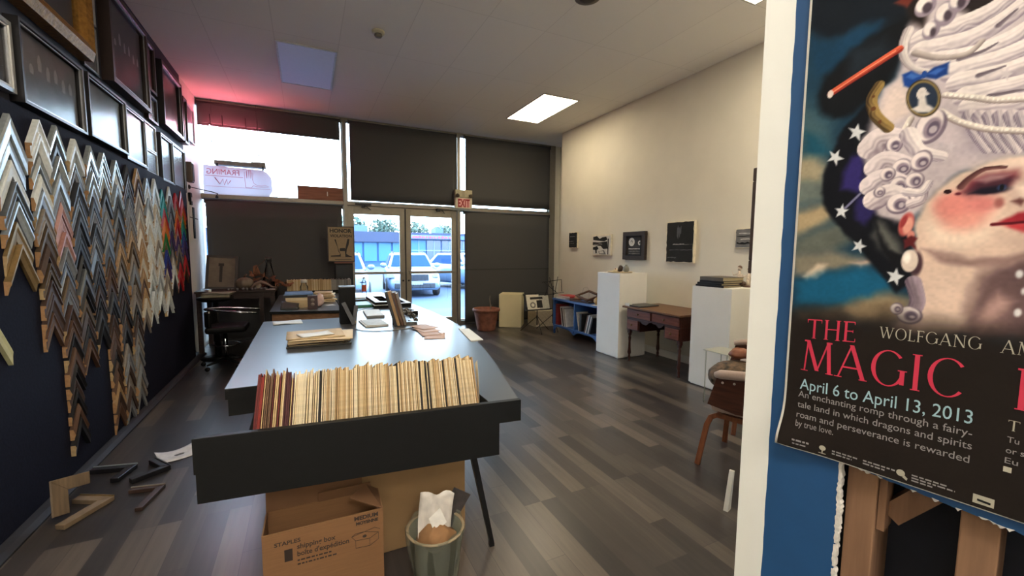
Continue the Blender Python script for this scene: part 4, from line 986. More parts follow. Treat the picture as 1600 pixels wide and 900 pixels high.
framed(6.16, 6.70, 2.13, 2.64, .040, M_fblk, .02, M_pmd, 'black frame at the right end of the lower row, above the rainbow samples', lip=M_fsil)

# ------------------------------------------------------------------ moulding corner samples hung in columns
SAMP = {}
def sample_mesh(key, arm, wd, th, mats, style):
    """one mitred corner, apex up: two arms; style picks the moulding profile"""
    if key in SAMP: return SAMP[key]
    prof = {0: [(0, 0), (0, 1), (.25, 1), (.45, .7), (.8, .55), (1, .45), (1, 0)], 1: [(0, 0), (0, .8), (.2, 1), (.5, .85), (1, .8), (1, 0)], 2: [(0, 0), (0, .6), (.5, 1), (.85, .7), (1, .7), (1, 0)], 3: [(0, 0), (0, 1), (.16, 1), (.2, .7), (.8, .7), (.84, .9), (1, .9), (1, 0)]}[style]
    m = MB(); n = len(prof); A = math.radians(33); sA, cA = math.sin(A), math.cos(A)
    for sgn in (-1, 1):
        vs = []
        for e in (0, 1):
            for (q, h) in prof:
                # across the arm by q*wd from the outer edge; mitre at the apex, square cut at the far end
                a = q * wd * cA / sA if e == 0 else arm + q * wd * cA / sA
                y = sgn * (a * sA - q * wd * cA); z = -(a * cA + q * wd * sA); vs.append((.001 + h * th, y, z))
        fs = [(j, j + 1, n + j + 1, n + j) if sgn > 0 else (j, n + j, n + j + 1, j + 1) for j in range(n - 1)]
        mi = [0] * (n - 1)
        o = len(m.v); m.v += vs
        for f in fs: m.f.append(tuple(i + o for i in f)); m.m.append(0); m.sm.append(False)
        m.f.append(tuple(o + n + j for j in (range(n) if sgn > 0 else range(n - 1, -1, -1)))); m.m.append(1); m.sm.append(False)
    ob = m.build('moulding_sample', mats); SAMP[key] = ob.data; bpy.data.objects.remove(ob); return SAMP[key]
M_end = mt('bare_wood_end', (160, 122, 84), .8, var=.15, scale=60); M_end2 = mt('pale_wood_end', (172, 146, 106), .8, var=.15, scale=60)
PAL = {'silver': ((176, 184, 188), .3, .55), 'white': ((206, 210, 210), .45, 0), 'pewter': ((108, 112, 116), .35, .55), 'charcoal': ((52, 54, 60), .45, .1), 'black': ((24, 23, 26), .4, 0), 'grey': ((112, 114, 118), .5, 0), 'bronze': ((92, 76, 58), .42, .4), 'brown': ((62, 44, 36), .5, 0), 'walnut': ((84, 58, 42), .5, 0), 'oak': ((164, 132, 94), .55, 0), 'copper pink': ((176, 132, 124), .4, .35), 'gold': ((140, 116, 78), .4, .5), 'cream': ((196, 186, 168), .5, 0), 'taupe': ((128, 118, 108), .55, 0), 'red': ((170, 32, 40), .35, 0), 'orange': ((206, 112, 36), .35, 0), 'green': ((36, 120, 66), .35, 0), 'turquoise': ((30, 138, 140), .35, 0), 'blue': ((44, 60, 140), .35, 0), 'purple': ((62, 44, 96), .4, 0)}
PM_ = {k: mt('moulding_' + k.replace(' ', '_'), v[0], v[1], v[2], var=.12, scale=50) for k, v in PAL.items()}
COLS = [  # y of the column, z of its top apex, count, pitch, arm, width, colours top to bottom
 (3.045, 2.085, 7, .108, .205, .058, ['silver', 'silver', 'white', 'pewter', 'silver', 'gold', 'gold']),
 (3.305, 2.125, 12, .098, .195, .058, ['white', 'white', 'silver', 'white', 'silver', 'taupe', 'bronze', 'brown', 'bronze', 'brown', 'brown', 'walnut']),
 (3.50, 2.145, 21, .088, .165, .044, ['silver', 'charcoal', 'silver', 'silver', 'grey', 'copper pink', 'copper pink', 'copper pink', 'grey', 'pewter', 'bronze', 'grey', 'brown', 'walnut', 'black', 'walnut', 'black', 'brown', 'black', 'walnut', 'black']),
 (3.715, 2.115, 15, .092, .155, .046, ['white', 'silver', 'grey', 'charcoal', 'pewter', 'charcoal', 'black', 'charcoal', 'black', 'pewter', 'black', 'bronze', 'brown', 'black', 'walnut']),
 (3.93, 2.12, 15, .088, .15, .040, ['silver', 'pewter', 'silver', 'silver', 'charcoal', 'grey', 'charcoal', 'grey', 'pewter', 'charcoal', 'black', 'brown', 'black', 'charcoal', 'black']),
 (4.125, 2.112, 23, .086, .15, .044, ['silver', 'silver', 'silver', 'charcoal', 'grey', 'grey', 'grey', 'pewter', 'charcoal', 'bronze', 'walnut', 'brown', 'charcoal', 'black', 'brown', 'walnut', 'brown', 'black', 'brown', 'walnut', 'oak', 'brown', 'walnut']),
 (4.345, 2.10, 22, .088, .155, .044, ['silver', 'white', 'silver', 'charcoal', 'pewter', 'charcoal', 'bronze', 'oak', 'bronze', 'taupe', 'charcoal', 'brown', 'black', 'brown', 'charcoal', 'black', 'taupe', 'grey', 'brown', 'taupe', 'brown', 'grey']),
 (4.60, 2.11, 22, .088, .16, .044, ['charcoal', 'brown', 'charcoal', 'grey', 'grey', 'taupe', 'oak', 'bronze', 'taupe', 'grey', 'bronze', 'taupe', 'taupe', 'black', 'brown', 'grey', 'taupe', 'grey', 'taupe', 'grey', 'taupe', 'grey']),
 (4.835, 2.12, 15, .088, .155, .048, ['oak', 'brown', 'cream', 'taupe', 'cream', 'oak', 'cream', 'oak', 'oak', 'cream', 'oak', 'walnut', 'oak', 'cream', 'taupe']),
 (5.06, 2.07, 14, .088, .155, .050, ['silver', 'white', 'silver', 'white', 'white', 'cream', 'white', 'white', 'cream', 'white', 'white', 'silver', 'white', 'white']),
 (5.30, 2.10, 14, .088, .16, .052, ['white', 'silver', 'white', 'cream', 'white', 'white', 'cream', 'taupe', 'white', 'cream', 'white', 'silver', 'white', 'white']),
 (5.55, 2.03, 13, .088, .155, .044, ['turquoise', 'turquoise', 'red', 'orange', 'orange', 'green', 'gold', 'blue', 'purple', 'cream', 'taupe', 'cream', 'white']),
 (5.80, 2.09, 11, .094, .16, .044, ['white', 'grey', 'charcoal', 'grey', 'charcoal', 'purple', 'charcoal', 'taupe', 'cream', 'white', 'charcoal']),
 (6.04, 2.05, 10, .094, .16, .050, ['red', 'gold', 'orange', 'red', 'copper pink', 'purple', 'taupe', 'charcoal', 'red', 'red']),
 (6.30, 2.10, 10, .094, .165, .056, ['red', 'red', 'orange', 'green', 'turquoise', 'blue', 'purple', 'charcoal', 'red', 'walnut'])]
WHERE = ['column at the left edge of the picture', 'second column from the left edge', 'third column from the left edge', 'fourth column from the left edge', 'fifth column from the left edge', 'sixth column from the left edge', 'seventh column from the left edge', 'eighth column from the left edge', 'tan column left of the white ones', 'first white column', 'second white column', 'first rainbow column', 'dark column between the rainbow ones', 'second last column by the shopfront', 'last column by the shopfront']
rs = random.Random(21)
for ci, (y, zt, cnt, pitch, arm, wd, cols) in enumerate(COLS):
    z = zt; hwid = min([abs(y - c_[0]) for c_ in COLS if c_[0] != y]) / 2
    if ci == 0: hwid = .12
    for j in range(cnt):
        cname = cols[j % len(cols)]; style = rs.randrange(4); ww = pitch * math.sin(math.radians(33)) * rs.choice([.62, .74, .84, .92]); aa = hwid / math.sin(math.radians(33)) * rs.choice([.93, .97, 1.0]); th = rs.choice([.016, .020, .024, .028])
        key = (cname, style, round(ww, 3), round(aa, 3), th)
        me_ = sample_mesh(key, aa, ww, th, [PM_[cname], M_end if rs.random() < .7 else M_end2], style)
        o = bpy.data.objects.new('moulding_sample', me_); COL.objects.link(o); o.location = (-1.334, y + rs.uniform(-.003, .003), z); o.rotation_euler = (rs.uniform(-.02, .02), 0, 0)
        tag(o, '%s frame moulding corner sample, %s in the %s' % (cname, ORD[j] if j else 'topmost', WHERE[ci]), 'moulding sample', 'moulding corner samples on the navy wall')
        z -= pitch * rs.uniform(.92, 1.08)
# a lone pale sample low at the left edge
o = bpy.data.objects.new('moulding_sample', sample_mesh('lone', .22, .045, .022, [mt('pale_yellow_moulding', (188, 184, 140), .5), M_end2], 1)); COL.objects.link(o); o.location = (-1.334, 2.78, 1.11)
tag(o, 'pale yellow moulding corner sample alone on the bare navy wall at the left edge', 'moulding sample', 'moulding corner samples on the navy wall')
# bare wooden stops nailed in ladders beside two columns
# fittings on the white end of the left wall
ls = thing('wall_speaker', 'small bronze speaker on the white wall end beside the window', 'speaker', (-1.38, 6.93, 2.42))
MB().box(.001, .07, -.06, .06, -.13, .13).build('cabinet', mt('bronze_speaker', (104, 90, 78), .35, .3), ls, bevel=.012)
MB().box(.07, .076, -.045, .045, -.11, .11).build('grille', mt('speaker_mesh', (64, 56, 50), .7), ls, bevel=.004)
ar = thing('wall_bracket', 'thin dark metal arm reaching from the wall end across the window corner', 'wall bracket', (-1.38, 7.0, 2.24))
MB().lathe([(.03, 0), (.03, .012), (.012, .02)], 16, M=T(.0005, 0, 0) @ R(PI / 2, 'Y')).build('mount', M_dark, ar)
MB().tube([(.015, 0, 0), (.10, .12, -.01), (.20, .30, -.015), (.26, .36, -.03), (.24, .40, -.06)], .006, 8).build('rod', M_dark, ar)
MB().ball((.245, .40, -.075), .02).build('hook_tip', M_dark, ar)
wp = thing('notice_board', 'white notice panel with a black strip on the wall end, below the metal arm', 'notice', (-1.38, 7.10, 1.78))
MB().box(.001, .012, -.20, .24, -.24, .26).build('panel', M_white, wp, bevel=.002)
MB().box(.012, .022, -.05, .04, -.22, .20).box(.012, .018, -.20, .24, .05, .062).build('strip', M_black, wp, bevel=.002)
sc = thing('light_switch', 'black switch box and conduit on the wall end above the notice panel', 'switch', (-1.38, 6.97, 2.06))
MB().box(.001, .03, -.045, .045, -.06, .10).build('box', M_black, sc, bevel=.004); MB().box(.03, .036, -.012, .012, -.01, .04).build('toggle', M_white, sc)

# ------------------------------------------------------------------ the long boat-shaped counter table with its mat bin
TZ = .74
M_lam = mt('charcoal_laminate', (70, 72, 75), .30, var=.03, scale=120); M_edge = mt('black_laminate_edge', (20, 20, 20), .5, var=.06, spec=.25); M_leg = mt('black_steel', (20, 20, 21), .4, .2)
counter = thing('counter_table', 'long boat-shaped dark laminate counter table running towards the doors', 'table', (.4, 4.2, 0))
def loc_(o, x, y, z=0): o.matrix_parent_inverse = Matrix.Identity(4); return o
EDGE = [(.85, 1.65), (.885, 1.80), (.93, 1.98), (1.015, 2.31), (1.09, 2.66), (1.14, 2.94), (1.21, 3.41), (1.245, 3.85), (1.25, 4.2), (1.24, 4.6), (1.215, 5.0), (1.185, 5.5), (1.15, 6.06), (1.11, 6.6), (1.07, 7.05)]
top = [(-.38, 2.41), (.72, 2.41), (.72, 1.70), (.85, 1.65)] + EDGE[1:] + [(.345, 7.10), (.345, 4.53), (-.385, 4.55)]
C0 = T(-.4, -4.2, 0)
MB().prism(top, TZ - .004, TZ, M=C0).build('top_surface', M_lam, counter)
sl_ = MB(); sl_.prism(top, TZ - .055, TZ - .004, M=C0); sl_.build('top_edge', M_edge, counter)
ap = MB(); ap.box(-.37, .335, 2.415, 2.44, .60, TZ - .055, M=C0).box(-.37, -.345, 2.44, 4.52, .64, TZ - .055, M=C0).box(-.37, .345, 4.50, 4.52, .64, TZ - .055, M=C0); ap.box(.335, .72, 2.415, 2.44, .50, TZ - .055, M=C0); ap.build('apron', M_edge, counter)
for (fx_, fy, tx_, ty) in ((.76, 1.77, .665, 1.79), (1.225, 2.76, 1.11, 2.74), (1.20, 5.0, 1.08, 5.0), (1.05, 6.7, .96, 6.7), (.40, 6.8, .42, 6.8), (-.30, 4.42, -.28, 4.42), (-.16, 2.62, -.18, 2.60)):
    lg_ = MB(); zt_ = .50 if fy < 2 else TZ - .055
    lg_.tube([(fx_, fy, .0), (fx_, fy, .012), (fx_ + (tx_ - fx_) * .02, fy, .03), (tx_, ty, zt_)], [.016, .016, .014, .019], 4, M=C0); lg_.build('leg', M_leg, counter)
M_tr = mt('trestle_bar', (26, 26, 27), .45)
# front bin: panel, floor, end
Lp = Matrix(((.9943, .1064, 0, -.38), (-.1057, .9944, 0, 1.775), (0, 0, 1, 0), (0, 0, 0, 1)))
bn = MB(); bn.prism([(0, .51), (0, .62), (-.006, .62), (-.006, .752), (1.237, .752), (1.237, .655), (1.135, .655), (1.135, .51)], -.026, 0, M=C0 @ Lp @ R(PI / 2, 'X')); bn.build('bin_front', M_edge, counter, bevel=.002)
MB().box(-.25, .72, 1.80, 2.41, .505, .52, M=C0).build('bin_floor', M_edge, counter)
MB().box(-.262, -.245, 1.86, 2.41, .505, .60, M=C0).build('bin_end', M_edge, counter)
MB().box(.725, .74, 1.75, 2.41, .50, .685, M=C0).build('bin_end', M_edge, counter)
# mat boards filed in the bin: every one a board of its own
MATC = {'cream': (214, 190, 148), 'pale cream': (224, 206, 170), 'tan': (194, 164, 118), 'kraft': (178, 146, 102), 'dark': (40, 34, 30), 'deep red': (98, 34, 32), 'bright red': (136, 44, 36), 'wine': (74, 34, 36), 'brown': (110, 80, 58), 'white': (228, 222, 208)}
MM = {c: mt('mat_board_' + c.replace(' ', '_'), v, .8, var=.10, scale=90) for c, v in MATC.items()}
rb = random.Random(31)
def mat_board(th, L, dep, mat):
    s_, c_ = math.sin(math.radians(20)), math.cos(math.radians(20))
    m = MB(); pr_ = [(0, 0), (L * s_, L * c_), (L * s_ + dep * .78, L * c_ - dep * .32), (dep, 0)]
    m.prism(pr_, -th / 2, th / 2, M=Matrix(((0, 0, 1, 0), (1, 0, 0, 0), (0, 1, 0, 0), (0, 0, 0, 1)))); return m.build('mat_board', mat)
x = -.232; i = 0; MBASE = {}
while x < .700:
    u = (x + .232) / .932
    if u < .145: cn = rb.choice(['deep red', 'wine', 'bright red', 'tan', 'cream', 'brown', 'tan', 'kraft', 'white', 'brown'])
    elif rb.random() < .075: cn = 'dark'
    else: cn = rb.choice(['cream', 'cream', 'pale cream', 'tan', 'cream', 'kraft', 'pale cream'])
    th = rb.choice([.0035, .0045, .0055, .0065]) * (1.3 if cn == 'dark' else 1); L = .42 + rb.choice([-.012, -.006, 0, 0, .004, .008, .018 if rb.random() < .3 else 0])
    key = (cn, th, round(L, 3))
    if key not in MBASE:
        o = mat_board(th, L, .38, MM[cn]); MBASE[key] = o
    else: o = MBASE[key].copy(); COL.objects.link(o)
    o.location = (x + th / 2, 1.803 - .10 * (x + .23), .522); o.rotation_euler = (0, math.radians(6.0 * (1 - u * 1.15)) , 0)
    tag(o, '%s mat board filed upright in the dark bin at the counter end' % cn, 'mat board', 'mat boards in the counter bin')
    x += th + rb.choice([.0008, .0012, .002, .0035]); i += 1
sh = MB(); sh.grid(lambda u, v: (.0 + .035 * u + .012 * math.sin(v * 3), .0 + .12 * u, v * .40 - .05 * u * v), 8, 10); o = sh.build('loose_sheet', mt('loose_paper', (226, 212, 184), .7), loc=(.682, 1.762, .525), solid=.0006); tag(o, 'loose pale sheet standing bent at the right end of the mat boards', 'paper')

# ------------------------------------------------------------------ things lying on the counter
def sheet_(name, label, cat, x, y, z, w_, l_, rz, mat, wav=.002, th=.0012, group=None, ph=0):
    g = MB(); g.grid(lambda u, v: ((u - .5) * w_, (v - .5) * l_, wav * (1 + math.sin(u * 5 + ph) * math.cos(v * 4 + ph))), 8, 8, thick=th); o = g.build(name, mat, loc=(x, y, z + th), rz=rz); return tag(o, label, cat, group)
M_kr = mt('kraft_paper', (206, 180, 140), .75, var=.08, scale=14); M_kp = mt('pale_kraft_paper', (224, 204, 168), .75, var=.06, scale=14); M_fold = mt('dark_folder', (52, 50, 44), .6)
fo = thing('folder', 'dark folder at the bottom of the kraft paper stack on the counter', 'folder', (.06, 3.35, TZ)); fo.rotation_euler = (0, 0, -.02)
MB().box(-.205, .215, -.13, .12, .0005, .012).build('lower_cover', M_fold, fo, bevel=.003); fw2 = MB(); fw2.grid(lambda u, v: (-.20 + u * .41, -.125 + v * .24, .0225 + .002 * math.sin(u * 6)), 10, 5, thick=.003); fw2.build('upper_cover', M_fold, fo)
MB().box(-.19, .19, -.115, .115, .012, .0185).build('leaves', M_kr, fo, bevel=.001)
zz = TZ + .0275
for j, (dx, dy, rz, w_, l_, m, lb) in enumerate([(0, .02, .03, .40, .27, M_kr, 'lowest kraft envelope of the stack on the dark folder'), (.01, .0, -.05, .40, .26, M_kp, 'second kraft envelope from the bottom of the stack on the counter'), (-.01, .03, .06, .39, .27, M_kr, 'middle kraft envelope of the stack on the counter'), (.03, .0, -.10, .41, .28, M_kp, 'upper kraft envelope sticking out to the right of the stack'), (-.02, .04, .02, .38, .27, M_kr, 'topmost large kraft sheet of the stack on the counter'), (-.02, -.02, .3, .22, .12, M_white, 'small white slip lying on top of the kraft paper stack')]):
    sheet_('envelope' if j < 5 else 'paper_slip', lb, 'envelope' if j < 5 else 'paper', .06 + dx, 3.36 + dy, zz, w_, l_ * 1.25, rz, m, .0022, .0025, 'kraft envelopes on the counter' if j < 5 else None, j); zz += .0075
tb = thing('display_box', 'tall black box standing on the far left corner of the counter', 'box', (.325, 4.17, TZ))
MB().box(-.068, .068, -.06, .06, .0005, .335).build('body', M_black, tb, bevel=.003); MB().box(-.07, .07, -.062, .062, .335, .347).build('lid', mt('grey_lid', (96, 100, 106), .35), tb, bevel=.002)
br_ = thing('moulding_sample', 'dark bronze corner moulding leaning on the front of the tall black box', 'moulding sample', (.335, 4.075, TZ))
q = MB(); q.strip([(-.05, .02, .20), (.035, -.03, .004)], .035, .022, upv=(0, -1, .2)); q.build('arm', PM_['black'], br_); q = MB(); q.strip([(.06, .02, .17), (.035, -.03, .004)], .035, .022, upv=(0, -1, .2)); q.build('arm', PM_['charcoal'], br_); q = MB(); q.strip([(.055, .0, .11), (.045, -.035, .012)], .010, .010, upv=(0, -1, .2)); q.build('gilt_edge', PM_['gold'], br_)
# leaning sticks of moulding
for j, (dx, dy, m, hh, w_) in enumerate([(0, .0, PM_['charcoal'], .318, .024), (.029, .008, PM_['oak'], .322, .026), (.060, .0, PM_['walnut'], .308, .022), (.086, .012, PM_['taupe'], .30, .018)]):
    q = MB(); q.prism([(-w_ / 2, 0), (w_ / 2, 0), (w_ / 2, .9 * .10), (w_ * .1, .10), (-w_ / 2, .10)], 0, hh); o = q.build('moulding_stick', m, loc=(.695 + dx * 1.05, 3.80 + dy, TZ + .004), bevel=.0015); o.rotation_euler = (0, math.radians(-15), -.25)
    tag(o, ['charcoal moulding stick, leftmost of the leaning bundle on the counter', 'oak moulding stick, second from the left in the leaning bundle', 'walnut moulding stick, third from the left in the leaning bundle', 'taupe moulding stick, rightmost of the leaning bundle beside the silver corner'][j], 'moulding sample', 'leaning moulding sticks')
st_ = thing('stick_stand', 'small block that props up the leaning moulding sticks on the counter', 'stand', (.735, 3.86, TZ)); MB().box(-.05, .06, .02, .05, .0005, .05).build('block', M_black, st_, bevel=.002)
M_osil = mt('ornate_silver', (104, 102, 98), .35, .7, var=.25, scale=40, bump=.6)
orn = thing('ornate_corner', 'ornate silver corner moulding standing on the counter beside the leaning sticks', 'moulding sample', (.83, 3.87, TZ))
q = MB(); q.strip([(-.05, .03, .012), (.055, 0, .012), (.04, .12, .012)], .045, .022); q.build('rail', M_osil, orn)
for j in range(7):
    a = j / 6; cx_, cz_ = -.045 + .10 * a, .125 - .085 * a + .02 * (j % 2); q = MB(); rr_ = .026 - .008 * a
    q.tube([(cx_ + rr_ * math.cos(t) * (1 - t / 9), -.012 + .012 * (j % 3), cz_ + rr_ * math.sin(t) * (1 - t / 9)) for t in [k_ * .6 - .8 for k_ in range(13)]], [.009 - .0004 * k_ for k_ in range(13)], 8); q.build('scroll', M_osil, orn)
q = MB(); q.tube([(-.05, 0, .02), (-.055, 0, .09), (-.03, 0, .14), (.02, 0, .10), (.06, 0, .03)], [.014, .012, .010, .010, .012], 8); q.build('scroll_stem', M_osil, orn)
# pads, cable, pinkish sheets
pd = thing('notepad', 'thick white notepad on the counter, farther of two pads', 'notepad', (.615, 4.62, TZ), -.03); MB().box(-.085, .085, -.24, .24, .0005, .022).build('pages', M_paper, pd, bevel=.002); MB().box(-.085, .085, -.243, -.238, .0, .023).build('binding', mt('grey_binding', (120, 122, 126), .6), pd)
pd = thing('notepad', 'flat beige card pad on the counter, nearer of two pads', 'notepad', (.535, 4.04, TZ), .06); MB().box(-.10, .10, -.18, .18, .0005, .012).build('pages', M_paper, pd, bevel=.002); MB().box(-.085, .10, -.18, .18, .012, .015).build('cover', mt('beige_cover', (176, 162, 132), .6), pd)
cb = MB(); cb.tube([(.33, 3.86, TZ + .004), (.40, 3.70, TZ + .004), (.50, 3.63, TZ + .004), (.62, 3.62, TZ + .004), (.76, 3.65, TZ + .004), (.86, 3.72, TZ + .004), (.90, 3.84, TZ + .004)], .0035, 6); tag(cb.build('cable', mt('grey_cable', (130, 128, 128), .5)), 'thin grey cable curving across the counter behind the kraft stack', 'cable')
cb = MB(); cb.tube([(.40, 4.9, TZ + .004), (.50, 4.98, TZ + .004), (.58, 5.08, TZ + .004), (.68, 5.04, TZ + .004)], .0035, 6); tag(cb.build('cable', mt('grey_cable', (130, 128, 128), .5)), 'thin cable by the green binder farther up the counter', 'cable')
M_pk = mt('pinkish_paper', (208, 180, 170), .7, var=.05)
for j, (x, y, rz, lb) in enumerate([(.905, 3.62, .35, 'pinkish sheet farthest of the fan at the counter right edge'), (.90, 3.50, .15, 'pinkish sheet second in the fan on the counter'), (.89, 3.38, -.05, 'pinkish sheet third in the fan on the counter'), (.90, 3.25, -.28, 'pinkish sheet nearest of the fan on the counter')]):
    sheet_('paper_sheet', lb, 'paper', x, y, TZ + .012 - j * .0035, .16, .24, rz, M_pk, .0006, .0008, 'fan of pinkish sheets', j)
wb = MB(); wb.prism([(1.17, 3.46), (1.09, 2.94), (1.19, 2.945), (1.25, 3.42)], 0, .006); tag(wb.build('foam_board', M_white, loc=(0, 0, TZ + .0005)), 'narrow white foam board strip jutting over the right edge of the counter', 'board')
# flat frames and books up the counter
def flat_frame(x, y, w_, l_, h, wd, rz, lb, top_m, z=TZ):
    t = thing('flat_frame', lb, 'picture frame', (x, y, z), rz, 'frames lying flat on the counter'); f = MB()
    for (a, b, c, d) in ((-w_ / 2, w_ / 2, -l_ / 2, -l_ / 2 + wd), (-w_ / 2, w_ / 2, l_ / 2 - wd, l_ / 2), (-w_ / 2, -w_ / 2 + wd, -l_ / 2 + wd, l_ / 2 - wd), (w_ / 2 - wd, w_ / 2, -l_ / 2 + wd, l_ / 2 - wd)): f.box(a, b, c, d, .0005, h)
    f.build('frame', M_black, t)
    f = MB()
    for (a, b, c, d) in ((-w_ / 2, w_ / 2, -l_ / 2, -l_ / 2 + wd), (-w_ / 2, w_ / 2, l_ / 2 - wd, l_ / 2), (-w_ / 2, -w_ / 2 + wd, -l_ / 2 + wd, l_ / 2 - wd), (w_ / 2 - wd, w_ / 2, -l_ / 2 + wd, l_ / 2 - wd)): f.box(a, b, c, d, h, h + .004)
    f.build('face', top_m, t); return t
M_palef = mt('pale_frame_face', (206, 206, 204), .45)
flat_frame(.83, 5.50, .28, .80, .030, .07, 0, 'large flat black frame with pale face, lower of the pair up the counter', M_palef)
flat_frame(1.03, 5.42, .17, .66, .044, .05, .02, 'flat black frame with pale face at the right of the pair up the counter', M_palef, TZ)
flat_frame(.83, 5.50, .26, .74, .030, .07, .02, 'flat black frame with pale face lying on the lower one up the counter', M_palef, TZ + .035)
flat_frame(.985, 4.50, .10, .18, .040, .025, .1, 'small flat dark frame on the counter just behind the silver corner', M_palef)
def book(name, lb, x, y, z, w_, l_, h, rz, cov, pages=None, cat='book', group=None):
    t = thing(name, lb, cat, (x, y, z), rz, group); c = MB(); c.box(-w_ / 2, w_ / 2, -l_ / 2, l_ / 2, .0003, .003).box(-w_ / 2, w_ / 2, -l_ / 2, l_ / 2, h - .003, h).box(-w_ / 2, w_ / 2, -l_ / 2, -l_ / 2 + .003, .003, h - .003)
    c.build('cover', cov, t); MB().box(-w_ / 2 + .003, w_ / 2 - .004, -l_ / 2 + .003, l_ / 2 - .004, .003, h - .003).build('pages', pages or M_paper, t); return t
M_green = mt('green_cover', (60, 128, 100), .5); M_dkb = mt('near_black_cover', (34, 36, 38), .5); M_bluef = mt('blue_folder', (110, 142, 186), .3)
book('binder', 'green binder lying on the counter beside the tall black box', .56, 5.42, TZ, .34, .36, .030, .05, M_green)
book('book', 'dark flat book lying behind the green binder on the counter', .63, 6.05, TZ, .52, .40, .028, .0, M_dkb)
book('book', 'pale thin book on top of the dark flat one up the counter', .60, 6.10, TZ + .0285, .40, .30, .014, .04, mt('pale_cover', (196, 196, 190), .5))
bt = thing('water_bottle', 'clear water bottle with orange label near the door end of the counter', 'bottle', (.75, 6.55, TZ))
M_pet = glass('clear_plastic', (.93, .95, .96), .05, 1.45)
MB().lathe([(.03, .0005), (.034, .01), (.034, .19), (.03, .215), (.014, .245), (.013, .262)], 20).build('body', M_pet, bt); MB().lathe([(.016, .258), (.016, .282), (0, .283)], 16).build('cap', M_white, bt); MB().lathe([(.0348, .07), (.0348, .165)], 20, cap=False).build('label', mt('orange_label', (206, 96, 56), .5), bt)
mg = thing('mug', 'white mug at the far right of the counter behind the leaning sticks', 'mug', (1.07, 6.0, TZ))
MB().lathe([(.036, .0005), (.042, .012), (.043, .105), (.039, .105), (.037, .02), (0, .018)], 22).build('body', M_white, mg); MB().tube([(.041, 0, .085), (.068, 0, .08), (.07, 0, .045), (.042, 0, .03)], .005, 8).build('handle', M_white, mg)

# ------------------------------------------------------------------ second desk beside the counter
dk = thing('desk', 'second blue-lit desk with brown wood front behind the counter, covered in papers', 'desk', (0, 6.2, 0))
D0 = T(0, -6.2, 0); dpoly = [(-.385, 5.27), (.335, 5.09), (.335, 7.12), (-.385, 7.14)]
MB().prism(dpoly, TZ - .004, TZ, M=D0).build('top_surface', M_lam, dk); MB().prism(dpoly, TZ - .03, TZ - .004, M=D0).build('top_edge', M_edge, dk)
MB().prism([(-.365, 5.285), (.33, 5.11), (.33, 5.13), (-.365, 5.305)], .12, TZ - .03, M=D0).build('front_panel', wood('desk_brown', (112, 82, 60), (132, 98, 72), .5, 'X'), dk)
MB().box(-.38, -.36, 5.30, 7.1, 0, TZ - .03, M=D0).build('side_panel', M_edge, dk); MB().box(.31, .33, 5.14, 7.1, 0, TZ - .03, M=D0).build('side_panel', M_edge, dk)
sheet_('paper_sheet', 'white papers pushed to the far edge of the counter, over the gap to the desk', 'paper', -.18, 4.40, TZ, .24, .2, .1, M_paper, .004, .002)
book('sketchbook', 'thick kraft-edged sketchbook at the bottom of the pile on the second desk', -.09, 5.66, TZ, .28, .32, .085, .0, M_kr, M_kp)
book('sketchbook', 'kraft album in the middle of the pile on the second desk', -.10, 5.66, TZ + .0855, .29, .33, .035, .05, M_kp, M_paper)
book('sketchbook', 'dark-edged album under the blue folder on the second desk', -.10, 5.66, TZ + .121, .31, .34, .028, -.04, M_dkb)
book('folder', 'blue folder on top of the pile of albums on the second desk', -.10, 5.68, TZ + .1495, .30, .34, .014, .03, M_bluef, cat='folder')
nb = thing('notebook', 'dark notebook lying half open on the second desk in front of the album pile', 'notebook', (-.19, 5.38, TZ), -.1); MB().box(-.09, .09, -.05, .06, .0005, .018).build('pages', M_dkb, nb, bevel=.003)
q = MB(); q.grid(lambda u, v: (-.09 + u * .18, -.05 + v * .11, .02 + .07 * v * (1 - .4 * u) ), 6, 5, thick=.003); q.build('raised_cover', mt('notebook_cover', (60, 62, 60), .35), nb)
bo = thing('gift_box', 'dark maroon box with two pale ovals on the second desk', 'box', (.045, 5.33, TZ), -.03); MB().box(-.052, .052, -.03, .03, .0005, .155).build('carton', mt('maroon_card', (66, 44, 44), .5), bo, bevel=.002)
for z_ in (.055, .105): q = MB(); q.lathe([(.022, 0), (.022, .0008), (0, .0009)], 18, M=T(0, -.0305, z_) @ R(PI / 2, 'X')); q.build('oval_print', mt('oval_print_grey', (132, 118, 110), .6), bo)
cp = thing('tissue_paper', 'crumpled pinkish paper beside the maroon box on the second desk', 'paper', (.115, 5.55, TZ)); q = MB(); q.ball((0, 0, .075), .075, jit=.5, seed=4, sq=(.8, 1, 1)); q.build('crumple', mt('pink_tissue', (206, 176, 166), .7), cp)
for j in range(6): sheet_('envelope', '%s envelope of the tan stack at the back of the second desk' % ['lowest', 'second lowest', 'third lowest', 'fourth lowest', 'second highest', 'highest'][j], 'envelope', .20 + rb.uniform(-.02, .02), 6.10 + rb.uniform(-.03, .03), TZ + .001 + j * .021, .22, .26, rb.uniform(-.2, .2), M_kr if j % 2 else M_kp, .002, .013, 'tan envelopes on the second desk', j)
jr = thing('jar', 'white lidded glass jar standing at the far end of the second desk', 'jar', (-.05, 6.86, TZ)); MB().lathe([(.05, .0005), (.055, .02), (.055, .14), (.035, .18), (.034, .20)], 20).build('glass_body', M_pet, jr); MB().lathe([(.052, .01), (.052, .085), (0, .086)], 18).build('contents', mt('jar_contents', (206, 202, 186), .7), jr); MB().lathe([(.042, .20), (.042, .235), (.036, .245), (0, .246)], 18).build('lid', M_white, jr)
